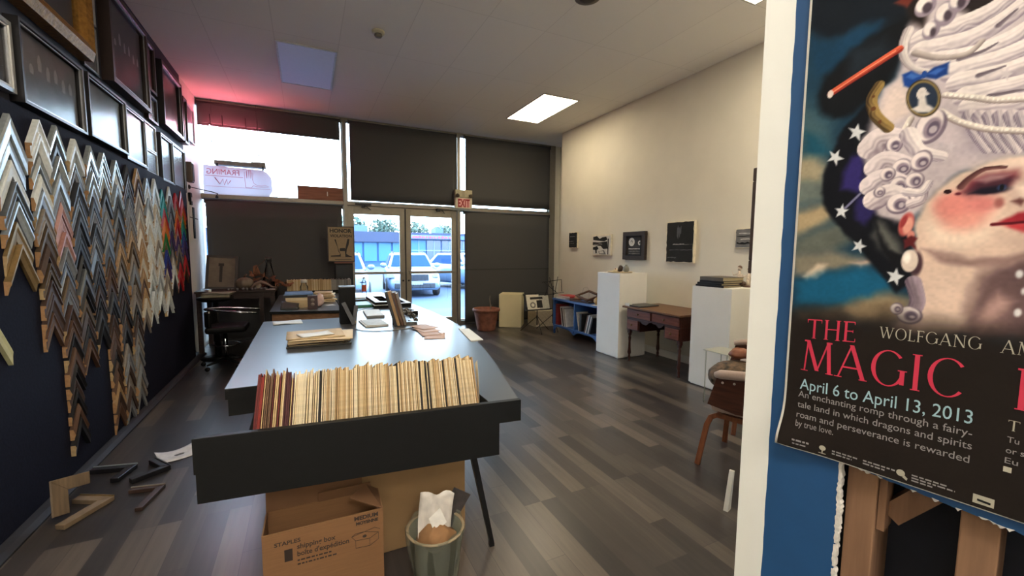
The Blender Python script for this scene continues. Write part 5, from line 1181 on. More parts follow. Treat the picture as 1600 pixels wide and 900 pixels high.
td = thing('tape_dispenser', 'small black tape dispenser on the second desk left of the tall black box', 'tape dispenser', (.27, 6.15, TZ)); q = MB(); q.prism([(-.07, 0), (.06, 0), (.075, .03), (.03, .07), (-.05, .06)], -.025, .025, M=R(PI / 2, 'X')); q.build('body', M_black, td, bevel=.004); MB().lathe([(.02, -.012), (.032, -.012), (.032, .012), (.02, .012)], 18, M=T(-.01, 0, .055) @ R(PI / 2, 'X')).build('tape_roll', M_beige, td)
sheet_('card', 'small white card lying on the second desk beside the tall black box', 'card', .24, 5.62, TZ, .10, .12, .3, M_white, .0005, .001)
# tray of mat samples at the far end, against the blind
ty_ = thing('mat_tray', 'black tray holding the far row of mat boards below the blind', 'tray', (.17, 7.28, 0)); q = MB(); q.box(-.47, .48, -.10, .11, .66, .70).box(-.47, .48, -.10, -.088, .70, .79).box(-.47, -.46, -.088, .11, .70, .79).box(.47, .48, -.088, .11, .70, .79); q.build('tray', M_black, ty_)
for (a, b) in ((-.45, -.08), (.46, -.08), (-.45, .09), (.46, .09)): MB().box(a - .012, a + .012, b - .012, b + .012, 0, .66).build('leg', M_black, ty_)
x = -.285; i = 0
while x < .62:
    cn = rb.choice(['cream', 'pale cream', 'tan', 'cream', 'kraft']) if x < .33 else rb.choice(['stone', 'ash'])
    if cn not in MM: MM[cn] = mt('mat_board_' + cn, {'stone': (150, 146, 140), 'ash': (118, 116, 114)}[cn], .8)
    th = rb.choice([.006, .008, .010]); key = ('far', cn, th)
    if key not in MBASE: MBASE[key] = MB().box(0, th, 0, .175, 0, .24).build('mat_board', MM[cn]); o = MBASE[key]
    else: o = MBASE[key].copy(); COL.objects.link(o)
    o.location = (x, 7.19, .702 + rb.uniform(0, .016)); o.rotation_euler = (rb.uniform(-.0, .03), 0, 0)
    tag(o, '%s mat board filed upright in the black tray below the blind' % cn, 'mat board', 'mat boards in the far tray'); x += th + .0015
# black cabinet and the framed print standing on it
cbn = thing('cabinet', 'narrow black cabinet with reddish top left of the doors', 'cabinet', (.545, 7.50, 0)); MB().box(-.135, .135, -.09, .10, .0005, 1.20).build('body', M_black, cbn, bevel=.004); MB().box(-.14, .14, -.095, .105, 1.20, 1.225).build('top', wood('reddish_top', (110, 66, 54), (126, 80, 64), .4, 'X'), cbn, bevel=.002); MB().box(-.12, .12, -.094, -.09, .62, 1.17).build('door', mt('cabinet_door', (16, 16, 18), .3), cbn); 
hp_ = thing('framed_print', 'framed beige HONOR VIOLATION print standing on the black cabinet', 'picture', (.512, 7.44, 1.2255)); hp_.rotation_euler = (-.04, 0, 0)
f = MB(); hw, hh = .205, .575
for (a, b, c, d) in ((-hw, hw, 0, .014), (-hw, hw, hh - .014, hh), (-hw, -hw + .014, .014, hh - .014), (hw - .014, hw, .014, hh - .014)): f.box(a, b, -.012, .012, c, d)
f.build('frame', M_fdk, hp_); MB().box(-hw + .012, hw - .012, -.004, .006, .012, hh - .012).build('sheet', mt('beige_print', (150, 128, 98), .7, var=.05), hp_)
M_ink = mt('black_ink', (26, 22, 20), .6)
for body, s0, s1, z0, cap, bd in (('HONOR', -.165, .165, .475, .062, .010), ('VIOLATION', -.165, .165, .400, .044, .006)):
    q = MB(); q.text(body, cap / .73, bold=bd * .25); a = min(v[0] for v in q.v); b = max(v[0] for v in q.v); q.v = [(s0 + (v[0] - a) / (b - a) * (s1 - s0), -.0052, z0 + v[1]) for v in q.v]; q.build('lettering', M_ink, hp_)
Q = Matrix(((1, 0, 0, 0), (0, 0, -1, -.0046), (0, 1, 0, 0), (0, 0, 0, 1)))
for nm, pts_ in (('boot_print', [(-.10, .36), (-.08, .365), (-.06, .26), (-.045, .17), (-.02, .13), (-.03, .11), (-.16, .10), (-.16, .085), (-.01, .085), (-.01, .12), (-.04, .19), (-.07, .30)]), ('boot_print', [(.10, .375), (.13, .37), (.115, .28), (.085, .20), (.075, .13), (.12, .10), (.16, .088), (.16, .08), (.06, .08), (.055, .17), (.07, .25)]), ('bench_print', [(-.02, .22), (.055, .225), (.07, .20), (.07, .175), (-.02, .175), (-.025, .20)]), ('ground_print', [(-.165, .075), (.165, .075), (.165, .079), (-.165, .079)]), ('caption_print', [(-.10, .035), (.15, .035), (.15, .043), (-.10, .043)])):
    q = MB(); q.prism(pts_, 0, .0004, M=Q); q.build(nm, M_ink, hp_)

# ------------------------------------------------------------------ right wall: pictures, plinths, desk, shelf, stands
YZ = Matrix(((0, 0, -1, 0), (1, 0, 0, 0), (0, 1, 0, 0), (0, 0, 0, 1)))      # (y, z) outlines laid on a wall facing -x
M_can = mt('canvas_edge', (224, 214, 190), .8); M_ablk = mt('black_paint_ground', (26, 26, 27), .95, var=.25, scale=9); M_agr = mt('grey_paint', (112, 110, 108), .6, var=.2, scale=12); M_awh = mt('white_paint_strokes', (206, 202, 194), .6, var=.08, scale=20)
def canvas(y0, y1, z0, z1, dp, label, ground, strokes, border=.0, seed=0):
    t = thing('abstract_picture', label, 'picture', (XR, (y0 + y1) / 2, (z0 + z1) / 2), group='abstract pictures on the right wall'); hy, hz = (y1 - y0) / 2, (z1 - z0) / 2; rd = random.Random(seed)
    MB().box(-dp, -.001, -hy, hy, -hz, hz).build('stretched_canvas', M_can, t, bevel=.002)
    e = ragged((-hy + border, -hz + border), (hy - border, -hz + border), 10, border * .35) + ragged((hy - border, -hz + border), (hy - border, hz - border), 12, border * .35)[1:] + ragged((hy - border, hz - border), (-hy + border, hz - border), 10, border * .35)[1:] + ragged((-hy + border, hz - border), (-hy + border, -hz + border), 12, border * .35)[1:-1]
    MB().prism(e, dp, dp + .0012, M=YZ).build('painted_ground', ground, t)
    for j, (nm, m, pts_, lift) in enumerate(strokes):
        MB().prism([(-p[0] * hy, p[1] * hz) for p in pts_], dp + .0012, dp + .0016 + lift * .0005, M=YZ).build(nm, m, t)
    return t
def brush(y0, y1, z, h, seed):
    rd = random.Random(seed); n = 9; up_ = [(y0 + (y1 - y0) * i / n, z + h * rd.uniform(.1, 1)) for i in range(n + 1)]; dn = [(y0 + (y1 - y0) * i / n, z - h * rd.uniform(.1, 1)) for i in range(n, -1, -1)]; return up_ + dn
# outlines are given as seen from the room: first coordinate left to right
canvas(6.235, 6.505, 1.48, 1.765, .03, 'smallest black abstract canvas, farthest left on the cream wall', M_ablk, [('grey_stroke', M_agr, brush(-.7, .5, .45, .06, 1), 1), ('grey_stroke', M_agr, brush(-.8, .1, -.15, .05, 2), 2), ('grey_stroke', M_agr, brush(-.6, .3, -.4, .03, 3), 3)], .012, 1)
canvas(5.31, 5.79, 1.36, 1.695, .03, 'white and black abstract canvas, second from the left on the cream wall', M_awh, [('black_shape', M_ablk, [(-.92, .8), (-.5, .88), (-.2, .6), (.1, .75), (.5, .78), (.62, .5), (.3, .35), (-.3, .42), (-.9, .5)], 1), ('black_shape', M_ablk, [(-.95, .3), (-.2, .25), (.6, .35), (.66, -.35), (.2, -.38), (-.05, -.1), (-.6, -.02), (-.95, .02)], 2), ('black_shape', M_ablk, [(-.9, -.2), (-.45, -.1), (-.3, -.35), (-.5, -.5), (-.48, -.8), (-.62, -.82), (-.65, -.5), (-.92, -.45)], 3), ('grey_stroke', M_agr, brush(-.85, .1, .08, .10, 4), 4), ('black_line', M_ablk, [(.66, .6), (.76, .6), (.74, -.9), (.68, -.9)], 5), ('grey_shape', M_agr, [(-.3, -.6), (.3, -.5), (.5, -.9), (-.2, -.9)], 4), ('white_shape', M_awh, [(-.2, -.62), (.2, -.58), (.3, -.8), (-.15, -.82)], 6)], .015, 2)
fp = thing('framed_abstract', 'ring painting in a wide dark frame, third from the left on the cream wall', 'picture', (XR, 4.785, 1.51), group='abstract pictures on the right wall')
f = MB(); hy, hz, wd = .232, .205, .085
for (a, b, c, d) in ((-hy, hy, -hz, -hz + wd * .8), (-hy, hy, hz - wd * .8, hz), (-hy, -hy + wd, -hz + wd * .8, hz - wd * .8), (hy - wd, hy, -hz + wd * .8, hz - wd * .8)): f.box(-.05, -.001, a, b, c, d)
f.build('frame', mt('espresso_frame', (44, 34, 30), .7), fp, bevel=.004)
f = MB()
for (a, b, c, d) in ((-hy + wd - .012, hy - wd + .012, -hz + wd * .8 - .01, -hz + wd * .8), (-hy + wd - .012, hy - wd + .012, hz - wd * .8, hz - wd * .8 + .01), (-hy + wd - .012, -hy + wd, -hz + wd * .8, hz - wd * .8), (hy - wd, hy - wd + .012, -hz + wd * .8, hz - wd * .8)): f.box(-.054, -.05, a, b, c, d)
f.build('inner_lip', M_black, fp); MB().box(-.03, -.02, -hy + wd, hy - wd, -hz + wd * .8, hz - wd * .8).build('painted_ground', mt('dark_grey_paint', (50, 50, 52), .9, var=.3, scale=14), fp)
def ring(cy, cz, r0, r1, m, h, nm):
    q = MB(); N = 28; vs = [(-.030 - h, cy + r * math.cos(2 * PI * i / N) * (1 + .08 * math.sin(3 * i)), cz + r * math.sin(2 * PI * i / N)) for r in (r0, r1) for i in range(N)]; q.add(vs, [(i, N + i, N + (i + 1) % N, (i + 1) % N) for i in range(N)]); q.build(nm, m, fp)
ring(.055, .055, .022, .062, M_awh, .001, 'white_ring'); ring(.055, .05, .0, .016, M_awh, .001, 'ring_centre'); ring(-.11, .04, .012, .034, M_awh, .001, 'white_ring')
for j, z_ in enumerate((-.045, -.08, -.115)): MB().prism([(-a * .13, z_ + b) for a, b in brush(-.9, .9, 0, .007, j)], .0305, .031, M=YZ).build('grey_stroke', M_agr if j else M_awh, fp)
canvas(3.72, 4.17, 1.285, 1.815, .04, 'large black abstract canvas with white edges, fourth from the left on the cream wall', M_ablk, [('grey_stroke', M_agr, brush(-.5, .9, -.12, .02, 7), 1), ('white_stroke', M_awh, brush(-.45, .35, -.10, .018, 8), 2), ('grey_stroke', mt('dim_grey_paint', (74, 74, 76), .6), brush(-.7, .9, -.38, .03, 9), 1), ('grey_stroke', mt('dim_grey_paint', (74, 74, 76), .6), brush(-.85, -.2, -.75, .04, 10), 2), ('grey_stroke', mt('dim_grey_paint', (74, 74, 76), .6), brush(-.2, .1, .5, .35, 11), 1)], .012, 3)
canvas(2.72, 3.17, 1.47, 1.685, .03, 'grey abstract canvas partly cut off by the white corner post', M_agr, [('white_stroke', M_awh, brush(-.8, .6, .5, .06, 12), 1), ('white_stroke', M_awh, brush(-.7, .5, -.1, .08, 13), 2), ('black_stroke', M_ablk, brush(-.9, .8, .2, .08, 14), 3), ('black_stroke', M_ablk, brush(-.9, .4, -.5, .14, 15), 4)], .008, 4)
# plinths
M_pl = mt('white_plinth_paint', (232, 230, 224), .55, var=.02, scale=5); M_ply = mt('ivory_plinth_paint', (226, 214, 172), .55, var=.02, scale=5)
tag(MB().box(0, .47, 0, .47, .012, 1.135).box(.012, .458, .012, .458, 0, .012).build('plinth', M_pl, loc=(3.68, 4.335, 0), bevel=.003), 'tall white display plinth between the blue shelf and the wooden desk', 'plinth', 'white display plinths')
tag(MB().box(0, .47, 0, .47, .012, 1.065).box(.012, .458, .012, .458, 0, .012).build('plinth', M_pl, loc=(3.725, 2.745, 0), bevel=.003), 'tall white display plinth with albums on top, nearest the corner post', 'plinth', 'white display plinths')
tag(MB().box(-.21, .21, -.21, .21, .008, .62).box(-.2, .2, -.2, .2, 0, .008).build('plinth', M_ply, loc=(3.485, 7.17, 0), rz=.98, bevel=.003), 'short ivory plinth standing in the far corner beside the terracotta pot', 'plinth')
# things on the first plinth
PT = 1.1355
tr_ = thing('shallow_tray', 'small pale shallow tray with ceramic pieces on the first white plinth', 'tray', (3.86, 4.55, PT)); MB().lathe([(.05, .0005), (.16, .006), (.175, .016), (.168, .014), (0, .009)], 28).build('dish', mt('pale_ceramic', (214, 198, 160), .4), tr_)
vz = thing('vase', 'small round grey speckled vase on the first white plinth', 'vase', (3.845, 4.41, PT + .008)); MB().lathe([(.02, .004), (.036, .018), (.042, .05), (.03, .08), (.014, .09), (.018, .105), (.012, .104), (.009, .088)], 22).build('body', mt('speckled_grey_glaze', (128, 128, 118), .35, var=.35, scale=180), vz)
db = thing('ceramic_bowl', 'dark brown ceramic bowl tipped on its side beside the grey vase', 'bowl', (3.84, 4.515, PT + .056)); q = MB(); q.lathe([(.0, -.03), (.03, -.028), (.046, 0), (.044, .025), (.038, .024), (.03, -.01), (0, -.018)], 22, M=R(-1.2, 'X') @ R(-.6, 'Y')); q.build('body', mt('dark_brown_glaze', (52, 38, 32), .35, var=.25, scale=60), db)
pb_ = thing('ceramic_shell', 'pale conical ceramic piece at the left of the small tray on the first plinth', 'ornament', (3.86, 4.63, PT + .0125)); q = MB(); q.lathe([(.055, 0.0), (.045, .018), (.02, .036), (.0, .05)], 16); q.build('body', mt('cream_glaze', (224, 210, 180), .4), pb_); MB().ball((-.03, -.02, .038), .008).build('bead', mt('red_glaze', (130, 44, 34), .4), pb_)
# wooden knee-hole desk with turned legs
wd_ = thing('writing_desk', 'small dark wooden writing desk with four drawers and turned legs between the plinths', 'desk', (4.0, 3.80, 0))
M_mah = wood('mahogany', (52, 27, 21), (66, 35, 27), .45, 'Y', 1, 0); M_mtop = wood('desk_top_wood', (96, 66, 44), (112, 78, 54), .4, 'Y', 1, 0); M_drw = wood('drawer_front', (104, 60, 48), (122, 74, 60), .35, 'Y'); M_brass = mt('aged_brass', (120, 92, 54), .35, .8)
MB().box(-.32, .32, -.475, .475, .70, .722).build('top', M_mtop, wd_, bevel=.004)
q = MB(); q.box(-.265, .30, -.44, .44, .565, .699).box(-.262, .30, -.44, -.20, .415, .565).box(-.262, .30, .20, .44, .415, .565).box(.27, .30, -.20, .20, .42, .565); q.build('carcass', M_mah, wd_, bevel=.003)
q = MB(); n = 10
for i in range(n):
    a0, a1 = -.2 + .4 * i / n, -.2 + .4 * (i + 1) / n; g = lambda y: .565 - .045 * abs(math.cos(y * 8 * PI / 1.6 + PI / 2)) ** .5 * (1 if abs(y) > .08 else .3)
    q.add([(-.262, a0, .566), (-.262, a1, .566), (-.262, a1, g(a1)), (-.262, a0, g(a0))], [(0, 3, 2, 1)])
q.build('scalloped_apron', M_mah, wd_, solid=.014)
for (y0, y1, z0, z1, lb) in ((-.425, -.01, .585, .685, 'wide'), (.01, .425, .585, .685, 'wide'), (-.42, -.225, .43, .55, 'small'), (.225, .42, .43, .55, 'small')):
    d = MB().box(-.278, -.265, y0, y1, z0, z1).build('drawer', M_drw, wd_, bevel=.004); MB().lathe([(.006, 0), (.006, .012), (.014, .022), (.0, .028)], 14, M=T(-.278, (y0 + y1) / 2, (z0 + z1) / 2) @ R(-PI / 2, 'Y')).build('knob', M_brass, d)
leg_p = [(.024, .0), (.014, .012), (.020, .05), (.014, .075), (.026, .11), (.019, .17), (.016, .26), (.021, .31), (.013, .33), (.026, .35), (.026, .415)]
for (x_, y_) in ((-.235, -.41), (-.235, .41), (.265, -.41), (.265, .41)):
    q = MB(); q.lathe([(r_ * .9, z_) for r_, z_ in leg_p], 16, c=(x_, y_, 0)); q.box(x_ - .022, x_ + .022, y_ - .022, y_ + .022, .37, .43); q.build('leg', M_mah, wd_)
lp_ = thing('portfolio', 'closed dark grey portfolio lying on the left end of the wooden desk', 'portfolio', (3.88, 4.13, .7225)); lp_.rotation_euler = (0, 0, .05); MB().box(-.16, .18, -.12, .12, .0005, .018).build('case', mt('slate_case', (58, 58, 58), .45), lp_, bevel=.005); MB().box(-.165, -.158, -.08, .08, .004, .014).build('zip_edge', M_black, lp_)
cd_ = thing('card_box', 'tiny white card box at the front left corner of the wooden desk', 'box', (3.735, 4.215, .7225)); MB().box(-.025, .025, -.04, .04, .0005, .035).build('carton', M_white, cd_, bevel=.002); MB().box(-.0265, .0265, -.0415, .0415, .026, .036).build('lid', M_paper, cd_)
# albums and figurines on the second plinth
P2 = 1.0655
M_leath = mt('black_leather', (28, 26, 26), .5, spec=.25); M_tan_pg = mt('tan_page_edges', (166, 152, 120), .7, stretch=(2, 2, 90))
book('album', 'lowest black album on the second plinth', 3.86, 3.01, P2, .33, .27, .020, -PI / 2 + .02, M_leath, M_tan_pg)
book('album', 'second black album from the bottom on the second plinth', 3.86, 3.01, P2 + .0205, .30, .26, .022, -PI / 2 - .03, M_leath, M_tan_pg)
book('album', 'third album from the bottom on the second plinth, with pale page edges', 3.89, 3.0, P2 + .043, .28, .30, .022, -PI / 2 + .03, M_leath, M_tan_pg)
book('album', 'topmost thick grey-brown album on the second plinth', 3.90, 3.0, P2 + .0655, .28, .31, .036, -PI / 2 - .02, mt('taupe_cover', (84, 76, 64), .5), M_tan_pg)
M_bisq = mt('figurine_glaze', (206, 190, 172), .35, var=.3, scale=60); M_figd = mt('figurine_dark', (90, 66, 52), .4)
def figurine(x, y, lb, s):
    t = thing('figurine', lb, 'figurine', (x, y, P2)); q = MB(); q.lathe([(.05 * s, .0005), (.048 * s, .014), (.04 * s, .018), (0, .019)], 18); q.build('base', M_figd, t)
    q = MB(); q.tube([(0, 0, .015), (.004, 0, .06 * s), (-.004, 0, .11 * s), (.002, 0, .145 * s)], [.03 * s, .026 * s, .02 * s, .009 * s], 10); q.tube([(-.002, -.018 * s, .115 * s), (-.02, -.045 * s, .085 * s), (-.03, -.03 * s, .06 * s)], [.008, .007, .005], 8); q.tube([(-.002, .018 * s, .115 * s), (-.015, .05 * s, .10 * s), (-.02, .06 * s, .13 * s)], [.008, .007, .005], 8); q.build('body', M_bisq, t)
    MB().ball((.0, 0, .163 * s), .020 * s, sq=(1, .9, 1.15)).build('head', M_bisq, t); MB().ball((.004, 0, .172 * s), .0205 * s, sq=(1, .95, 1)).build('hair', M_figd, t)
    q = MB(); q.ball((-.01, .05 * s, .03), .028 * s, jit=.3, seed=2, sq=(1, 1.2, .9)); q.build('flower_mound', M_figd, t); return t
figurine(4.10, 2.945, 'small porcelain figurine behind the albums on the second plinth, left of two', 1.15); figurine(4.09, 2.83, 'small porcelain figurine behind the albums, right of two beside the corner post', 1.05)
ns2 = thing('leaning_panel', 'narrow pale frame panel behind the second plinth, leaning on the wall', 'panel', (4.30, 2.70, 0)); ns2.rotation_euler = (0, .035, 0)
q = MB()
for (a, b, c, d) in ((-.24, .24, .0, .02), (-.24, .24, .86, .885), (-.24, -.22, .02, .86), (.22, .24, .02, .86), (-.22, .22, .52, .535)): q.box(-.02, .005, a, b, c, d)
q.build('frame', mt('pale_maple', (186, 172, 134), .5), ns2); MB().box(-.006, .0, -.22, .22, .02, .86).build('panel', mt('pale_panel', (196, 186, 156), .6), ns2)
# blue shelf with books
bs = thing('bookshelf', 'low blue painted bookshelf with two compartments against the cream wall', 'bookshelf', (4.06, 5.6, 0))
M_bl = mt('blue_shelf_paint', (52, 94, 158), .45, var=.08, scale=10); M_bl2 = mt('dark_blue_interior', (38, 62, 112), .6)
MB().box(-.235, .26, -.66, .66, .585, .615).build('top', M_bl, bs, bevel=.004); MB().box(-.225, .25, -.64, .64, .135, .158).build('bottom_shelf', M_bl, bs, bevel=.003)
for y_ in (-.65, .61): MB().box(-.225, .25, y_, y_ + .025 if y_ < 0 else y_ + .03, .158, .585).build('side_panel', M_bl, bs)
MB().box(-.22, .24, -.012, .012, .158, .585).build('divider', M_bl, bs); MB().box(.24, .255, -.64, .64, .158, .585).build('back_panel', M_bl2, bs)
for (x_, y_) in ((-.205, -.625), (-.205, .615), (.235, -.625), (.235, .615)): MB().tube([(x_, y_, 0), (x_, y_, .135)], [.018, .022], 8).build('leg', M_bl, bs)
for a0 in (-.61, .01):
    q = MB(); n = 12; pts_ = [(a0 + .6 * i / n, .135 - .055 * (1 - abs(math.sin(PI * i / n)) ** .6) - .012 * math.cos(4 * PI * i / n)) for i in range(n + 1)]; q.prism([(a0, .136)] + pts_ + [(a0 + .6, .136)], .215, .228, M=YZ); q.build('scalloped_apron', M_bl, bs)
BK = [('red', (130, 40, 40)), ('white', (214, 212, 206)), ('black', (36, 36, 38)), ('grey', (140, 140, 138)), ('brown', (92, 66, 48)), ('cream', (206, 194, 164)), ('slate', (84, 92, 100))]
BMAT = {n_: mt('book_cover_' + n_, c_, .5) for n_, c_ in BK}
def shelf_row(y_start, spec, side, first=0):
    y = y_start
    for j, (cn, th, hgt, lean) in enumerate(spec):
        o = thing('book', '%s book, %s from the left in the %s compartment of the blue shelf' % (cn, ['first', 'second', 'third', 'fourth', 'fifth', 'sixth', 'seventh', 'eighth'][j + first], side), 'book', (3.86, y, .1585), group='books in the blue shelf')
        o.rotation_euler = (lean, 0, 0)
        q = MB(); q.box(0, .22, -th, -th + .003, .0005, hgt).box(0, .22, -.003, 0, .0005, hgt).box(0, .003, -th + .003, -.003, .0005, hgt); q.build('cover', BMAT[cn], o); MB().box(.003, .217, -th + .003, -.003, .003, hgt - .004).build('pages', M_paper, o)
        y -= th / math.cos(lean) + .004
shelf_row(6.185, [('red', .05, .36, 0), ('red', .03, .35, 0)], 'left')
shelf_row(5.985, [('white', .024, .33, -.22), ('black', .035, .31, -.22), ('white', .022, .32, -.22), ('grey', .02, .31, -.22), ('white', .026, .30, -.22)], 'left', 2)
shelf_row(5.50, [('white', .016, .30, -.25), ('black', .05, .28, .0)], 'right')
shelf_row(5.36, [('brown', .03, .30, .30), ('white', .018, .31, .30), ('slate', .035, .29, .30), ('white', .016, .30, .30), ('black', .03, .28, .30)], 'right', 2)
# things on top of the shelf
ST = .6155
book('book', 'white book at the left end of the blue shelf top, under the red one', 3.97, 6.04, ST, .22, .28, .018, .1, BMAT['white']); book('book', 'thin white book in the middle of the small pile on the blue shelf', 3.97, 6.03, ST + .0185, .21, .27, .014, -.05, BMAT['white']); book('book', 'red book on top of the small pile on the blue shelf', 4.0, 5.99, ST + .033, .23, .33, .026, .08, mt('red_book_cover', (168, 50, 48), .5))
M_dkw = wood('dark_carved_wood', (66, 44, 32), (92, 64, 46), .5, 'Y')
def open_frame(x, y, z, w_, l_, rx, lb, mat):
    t = thing('empty_frame', lb, 'picture frame', (x, y, z)); t.rotation_euler = rx; f = MB(); wd2 = .035
    for (a, b, c, d) in ((-w_ / 2, w_ / 2, -l_ / 2, -l_ / 2 + wd2), (-w_ / 2, w_ / 2, l_ / 2 - wd2, l_ / 2), (-w_ / 2, -w_ / 2 + wd2, -l_ / 2 + wd2, l_ / 2 - wd2), (w_ / 2 - wd2, w_ / 2, -l_ / 2 + wd2, l_ / 2 - wd2)): f.box(a, b, c, d, 0, .026)
    f.build('frame', mat, t, bevel=.004); return t
open_frame(4.02, 5.55, ST + .001, .30, .44, (0, 0, .15), 'dark wooden empty frame lying on the blue shelf, lower of two', M_dkw)
open_frame(4.00, 5.45, ST + .095, .26, .42, (.10, -.32, -.2), 'dark wooden empty frame propped on the other one on the blue shelf', M_dkw)
vs_ = thing('wooden_ornament', 'turned brown wooden ornament lying inside the frames on the blue shelf', 'ornament', (3.92, 5.62, ST + .05)); q = MB(); q.lathe([(0, -.07), (.03, -.06), (.045, -.02), (.025, .01), (.04, .04), (.02, .07), (0, .075)], 18, M=R(PI / 2, 'X')); q.build('turned_body', wood('turned_oak', (128, 88, 58), (150, 108, 72), .4, 'Y'), vs_)
jr2 = thing('gourd', 'round yellowish gourd at the right of the blue shelf top beside the plinth', 'gourd', (3.95, 5.12, ST + .0005)); q = MB(); q.lathe([(0, 0), (.05, .005), (.075, .05), (.06, .10), (.02, .125), (0, .13)], 20); q.build('body', mt('ochre_gourd', (170, 136, 82), .5), jr2); MB().tube([(0, 0, .125), (.006, .004, .15)], [.007, .004], 6).build('stem', M_dkw, jr2)
sheet_('paper_sheet', 'white sheet lying at the front right of the blue shelf top', 'paper', 3.91, 5.06, ST, .16, .20, .2, M_paper, .002, .001)
wl = thing('wire_loop', 'thin wire loop leaning on the wall behind the blue shelf', 'wire', (4.28, 5.95, ST)); MB().tube([(.02, -.10, .003), (.03, -.11, .12), (.035, -.03, .20), (.03, .07, .17), (.02, .10, .003)], .0025, 6).build('loop', mt('grey_wire', (150, 146, 138), .4, .3), wl)
# music stands in the corner
def stand_legs(t, h):
    MB().tube([(0, 0, .12), (0, 0, h)], .009, 10).build('post', M_leg, t); MB().lathe([(.016, .24), (.016, .29)], 14).build('leg_collar', M_leg, t)
    for a in (.3, .3 + 2 * PI / 3, .3 + 4 * PI / 3): MB().tube([(.012 * math.cos(a), .012 * math.sin(a), .27), (.30 * math.cos(a), .30 * math.sin(a), .006)], .006, 8).build('leg', M_leg, t)
m1 = thing('music_stand', 'low black music stand holding open leaflets in the far corner', 'music stand', (3.62, 6.42, 0)); stand_legs(m1, .46)
TM = T(0, -.03, .40) @ R(-.32, 'X')
q = MB(); q.box(-.25, .25, -.05, .012, -.012, 0, M=TM).box(-.25, .25, .0, .012, .0, .05, M=TM); q.build('ledge', M_leg, m1)
q = MB(); 
for z_ in (.27, .30): q.box(-.25, .25, .012, .018, z_ - .008, z_, M=TM)
for x_ in (-.24, 0, .23): q.box(x_, x_ + .012, .012, .018, 0, .30, M=TM)
q.build('desk_grid', M_leg, m1)
lf = thing('leaflet', 'open cream leaflet with dark pictures held on the low music stand', 'leaflet', (3.62, 6.42, 0)); TL = T(0, -.03, .40) @ R(-.32, 'X')
MB().box(-.20, .05, -.004, .010, .002, .27, M=TL).build('left_page', mt('cream_leaflet', (214, 206, 186), .6), lf); MB().box(.055, .24, -.004, .010, .002, .25, M=TL).build('right_page', mt('grey_leaflet', (176, 172, 160), .6), lf)
for (a, b, c, d) in ((-.13, .12, .185, .225), (-.01, .10, .03, .165)): MB().box(a, b, -.007, -.004, c, d, M=TL).build('printed_picture', M_ink, lf)
q = MB(); q.lathe([(.03, 0), (.055, 0), (.055, .001), (.03, .001)], 22, cap=False, M=TL @ T(-.09, -.0045, .085) @ R(PI / 2, 'X')); q.build('printed_emblem', mt('grey_print_ink', (120, 112, 104), .6), lf)
m2 = thing('music_stand', 'taller folding black wire music stand beside the blue shelf', 'music stand', (3.98, 6.48, 0)); stand_legs(m2, .80)
TM2 = T(.02, -.02, .66) @ R(-.35, 'X') @ R(-.1, 'Y')
for nm, pts_ in (('wire_bar', [(-.22, 0, .0), (.20, 0, .0)]), ('wire_bar', [(-.20, 0, .24), (.22, 0, .24)]), ('wire_bar', [(-.20, 0, .0), (-.02, 0, .26)]), ('wire_bar', [(.22, 0, .24), (.16, 0, .02)]), ('wire_bar', [(.0, 0, .0), (.16, 0, .30)]), ('wire_bar', [(-.16, 0, .24), (.06, 0, .0)]), ('wire_bar', [(-.02, 0, -.02), (-.02, 0, .31)])):
    MB().tube([TM2 @ Vector(p) for p in pts_], .006, 6).build(nm, M_leg, m2)
bxw = thing('carton', 'pale cardboard box on the floor behind the music stands', 'box', (4.02, 6.98, 0)); q = MB(); q.box(-.20, .22, -.16, .16, .0005, .30); q.build('box', mt('pale_carton', (190, 178, 156), .7), bxw, bevel=.003); q = MB(); q.box(-.20, .22, -.012, .012, .3005, .302); q.build('tape', mt('parcel_tape', (196, 172, 130), .4), bxw)
# terracotta pot
pt = thing('plant_pot', 'terracotta pot with a bare stem in front of the right-hand blind', 'plant pot', (2.87, 6.95, 0)); M_ter = mt('terracotta', (122, 74, 58), .75, var=.12, scale=14, col2=(140, 88, 68))
MB().lathe([(.155, .0), (.165, .015), (.168, .05), (.215, .32), (.222, .345), (.245, .35), (.25, .375), (.24, .395), (.225, .395), (.215, .35), (.20, .33), (0, .33)], 36).build('pot', M_ter, pt)
MB().lathe([(.203, .325), (.10, .342), (0, .338)], 24).build('soil', mt('dry_soil', (62, 46, 38), .95, var=.3, scale=60, bump=.6), pt)
MB().tube([(.07, -.02, .33), (.075, -.02, .45), (.06, -.015, .56), (.07, -.01, .62)], [.010, .008, .006, .004], 8).build('stem', mt('dry_stem', (128, 118, 106), .8), pt); MB().tube([(.07, -.02, .40), (.10, -.03, .46)], [.005, .002], 6).build('twig', MATS['dry_stem'], pt)
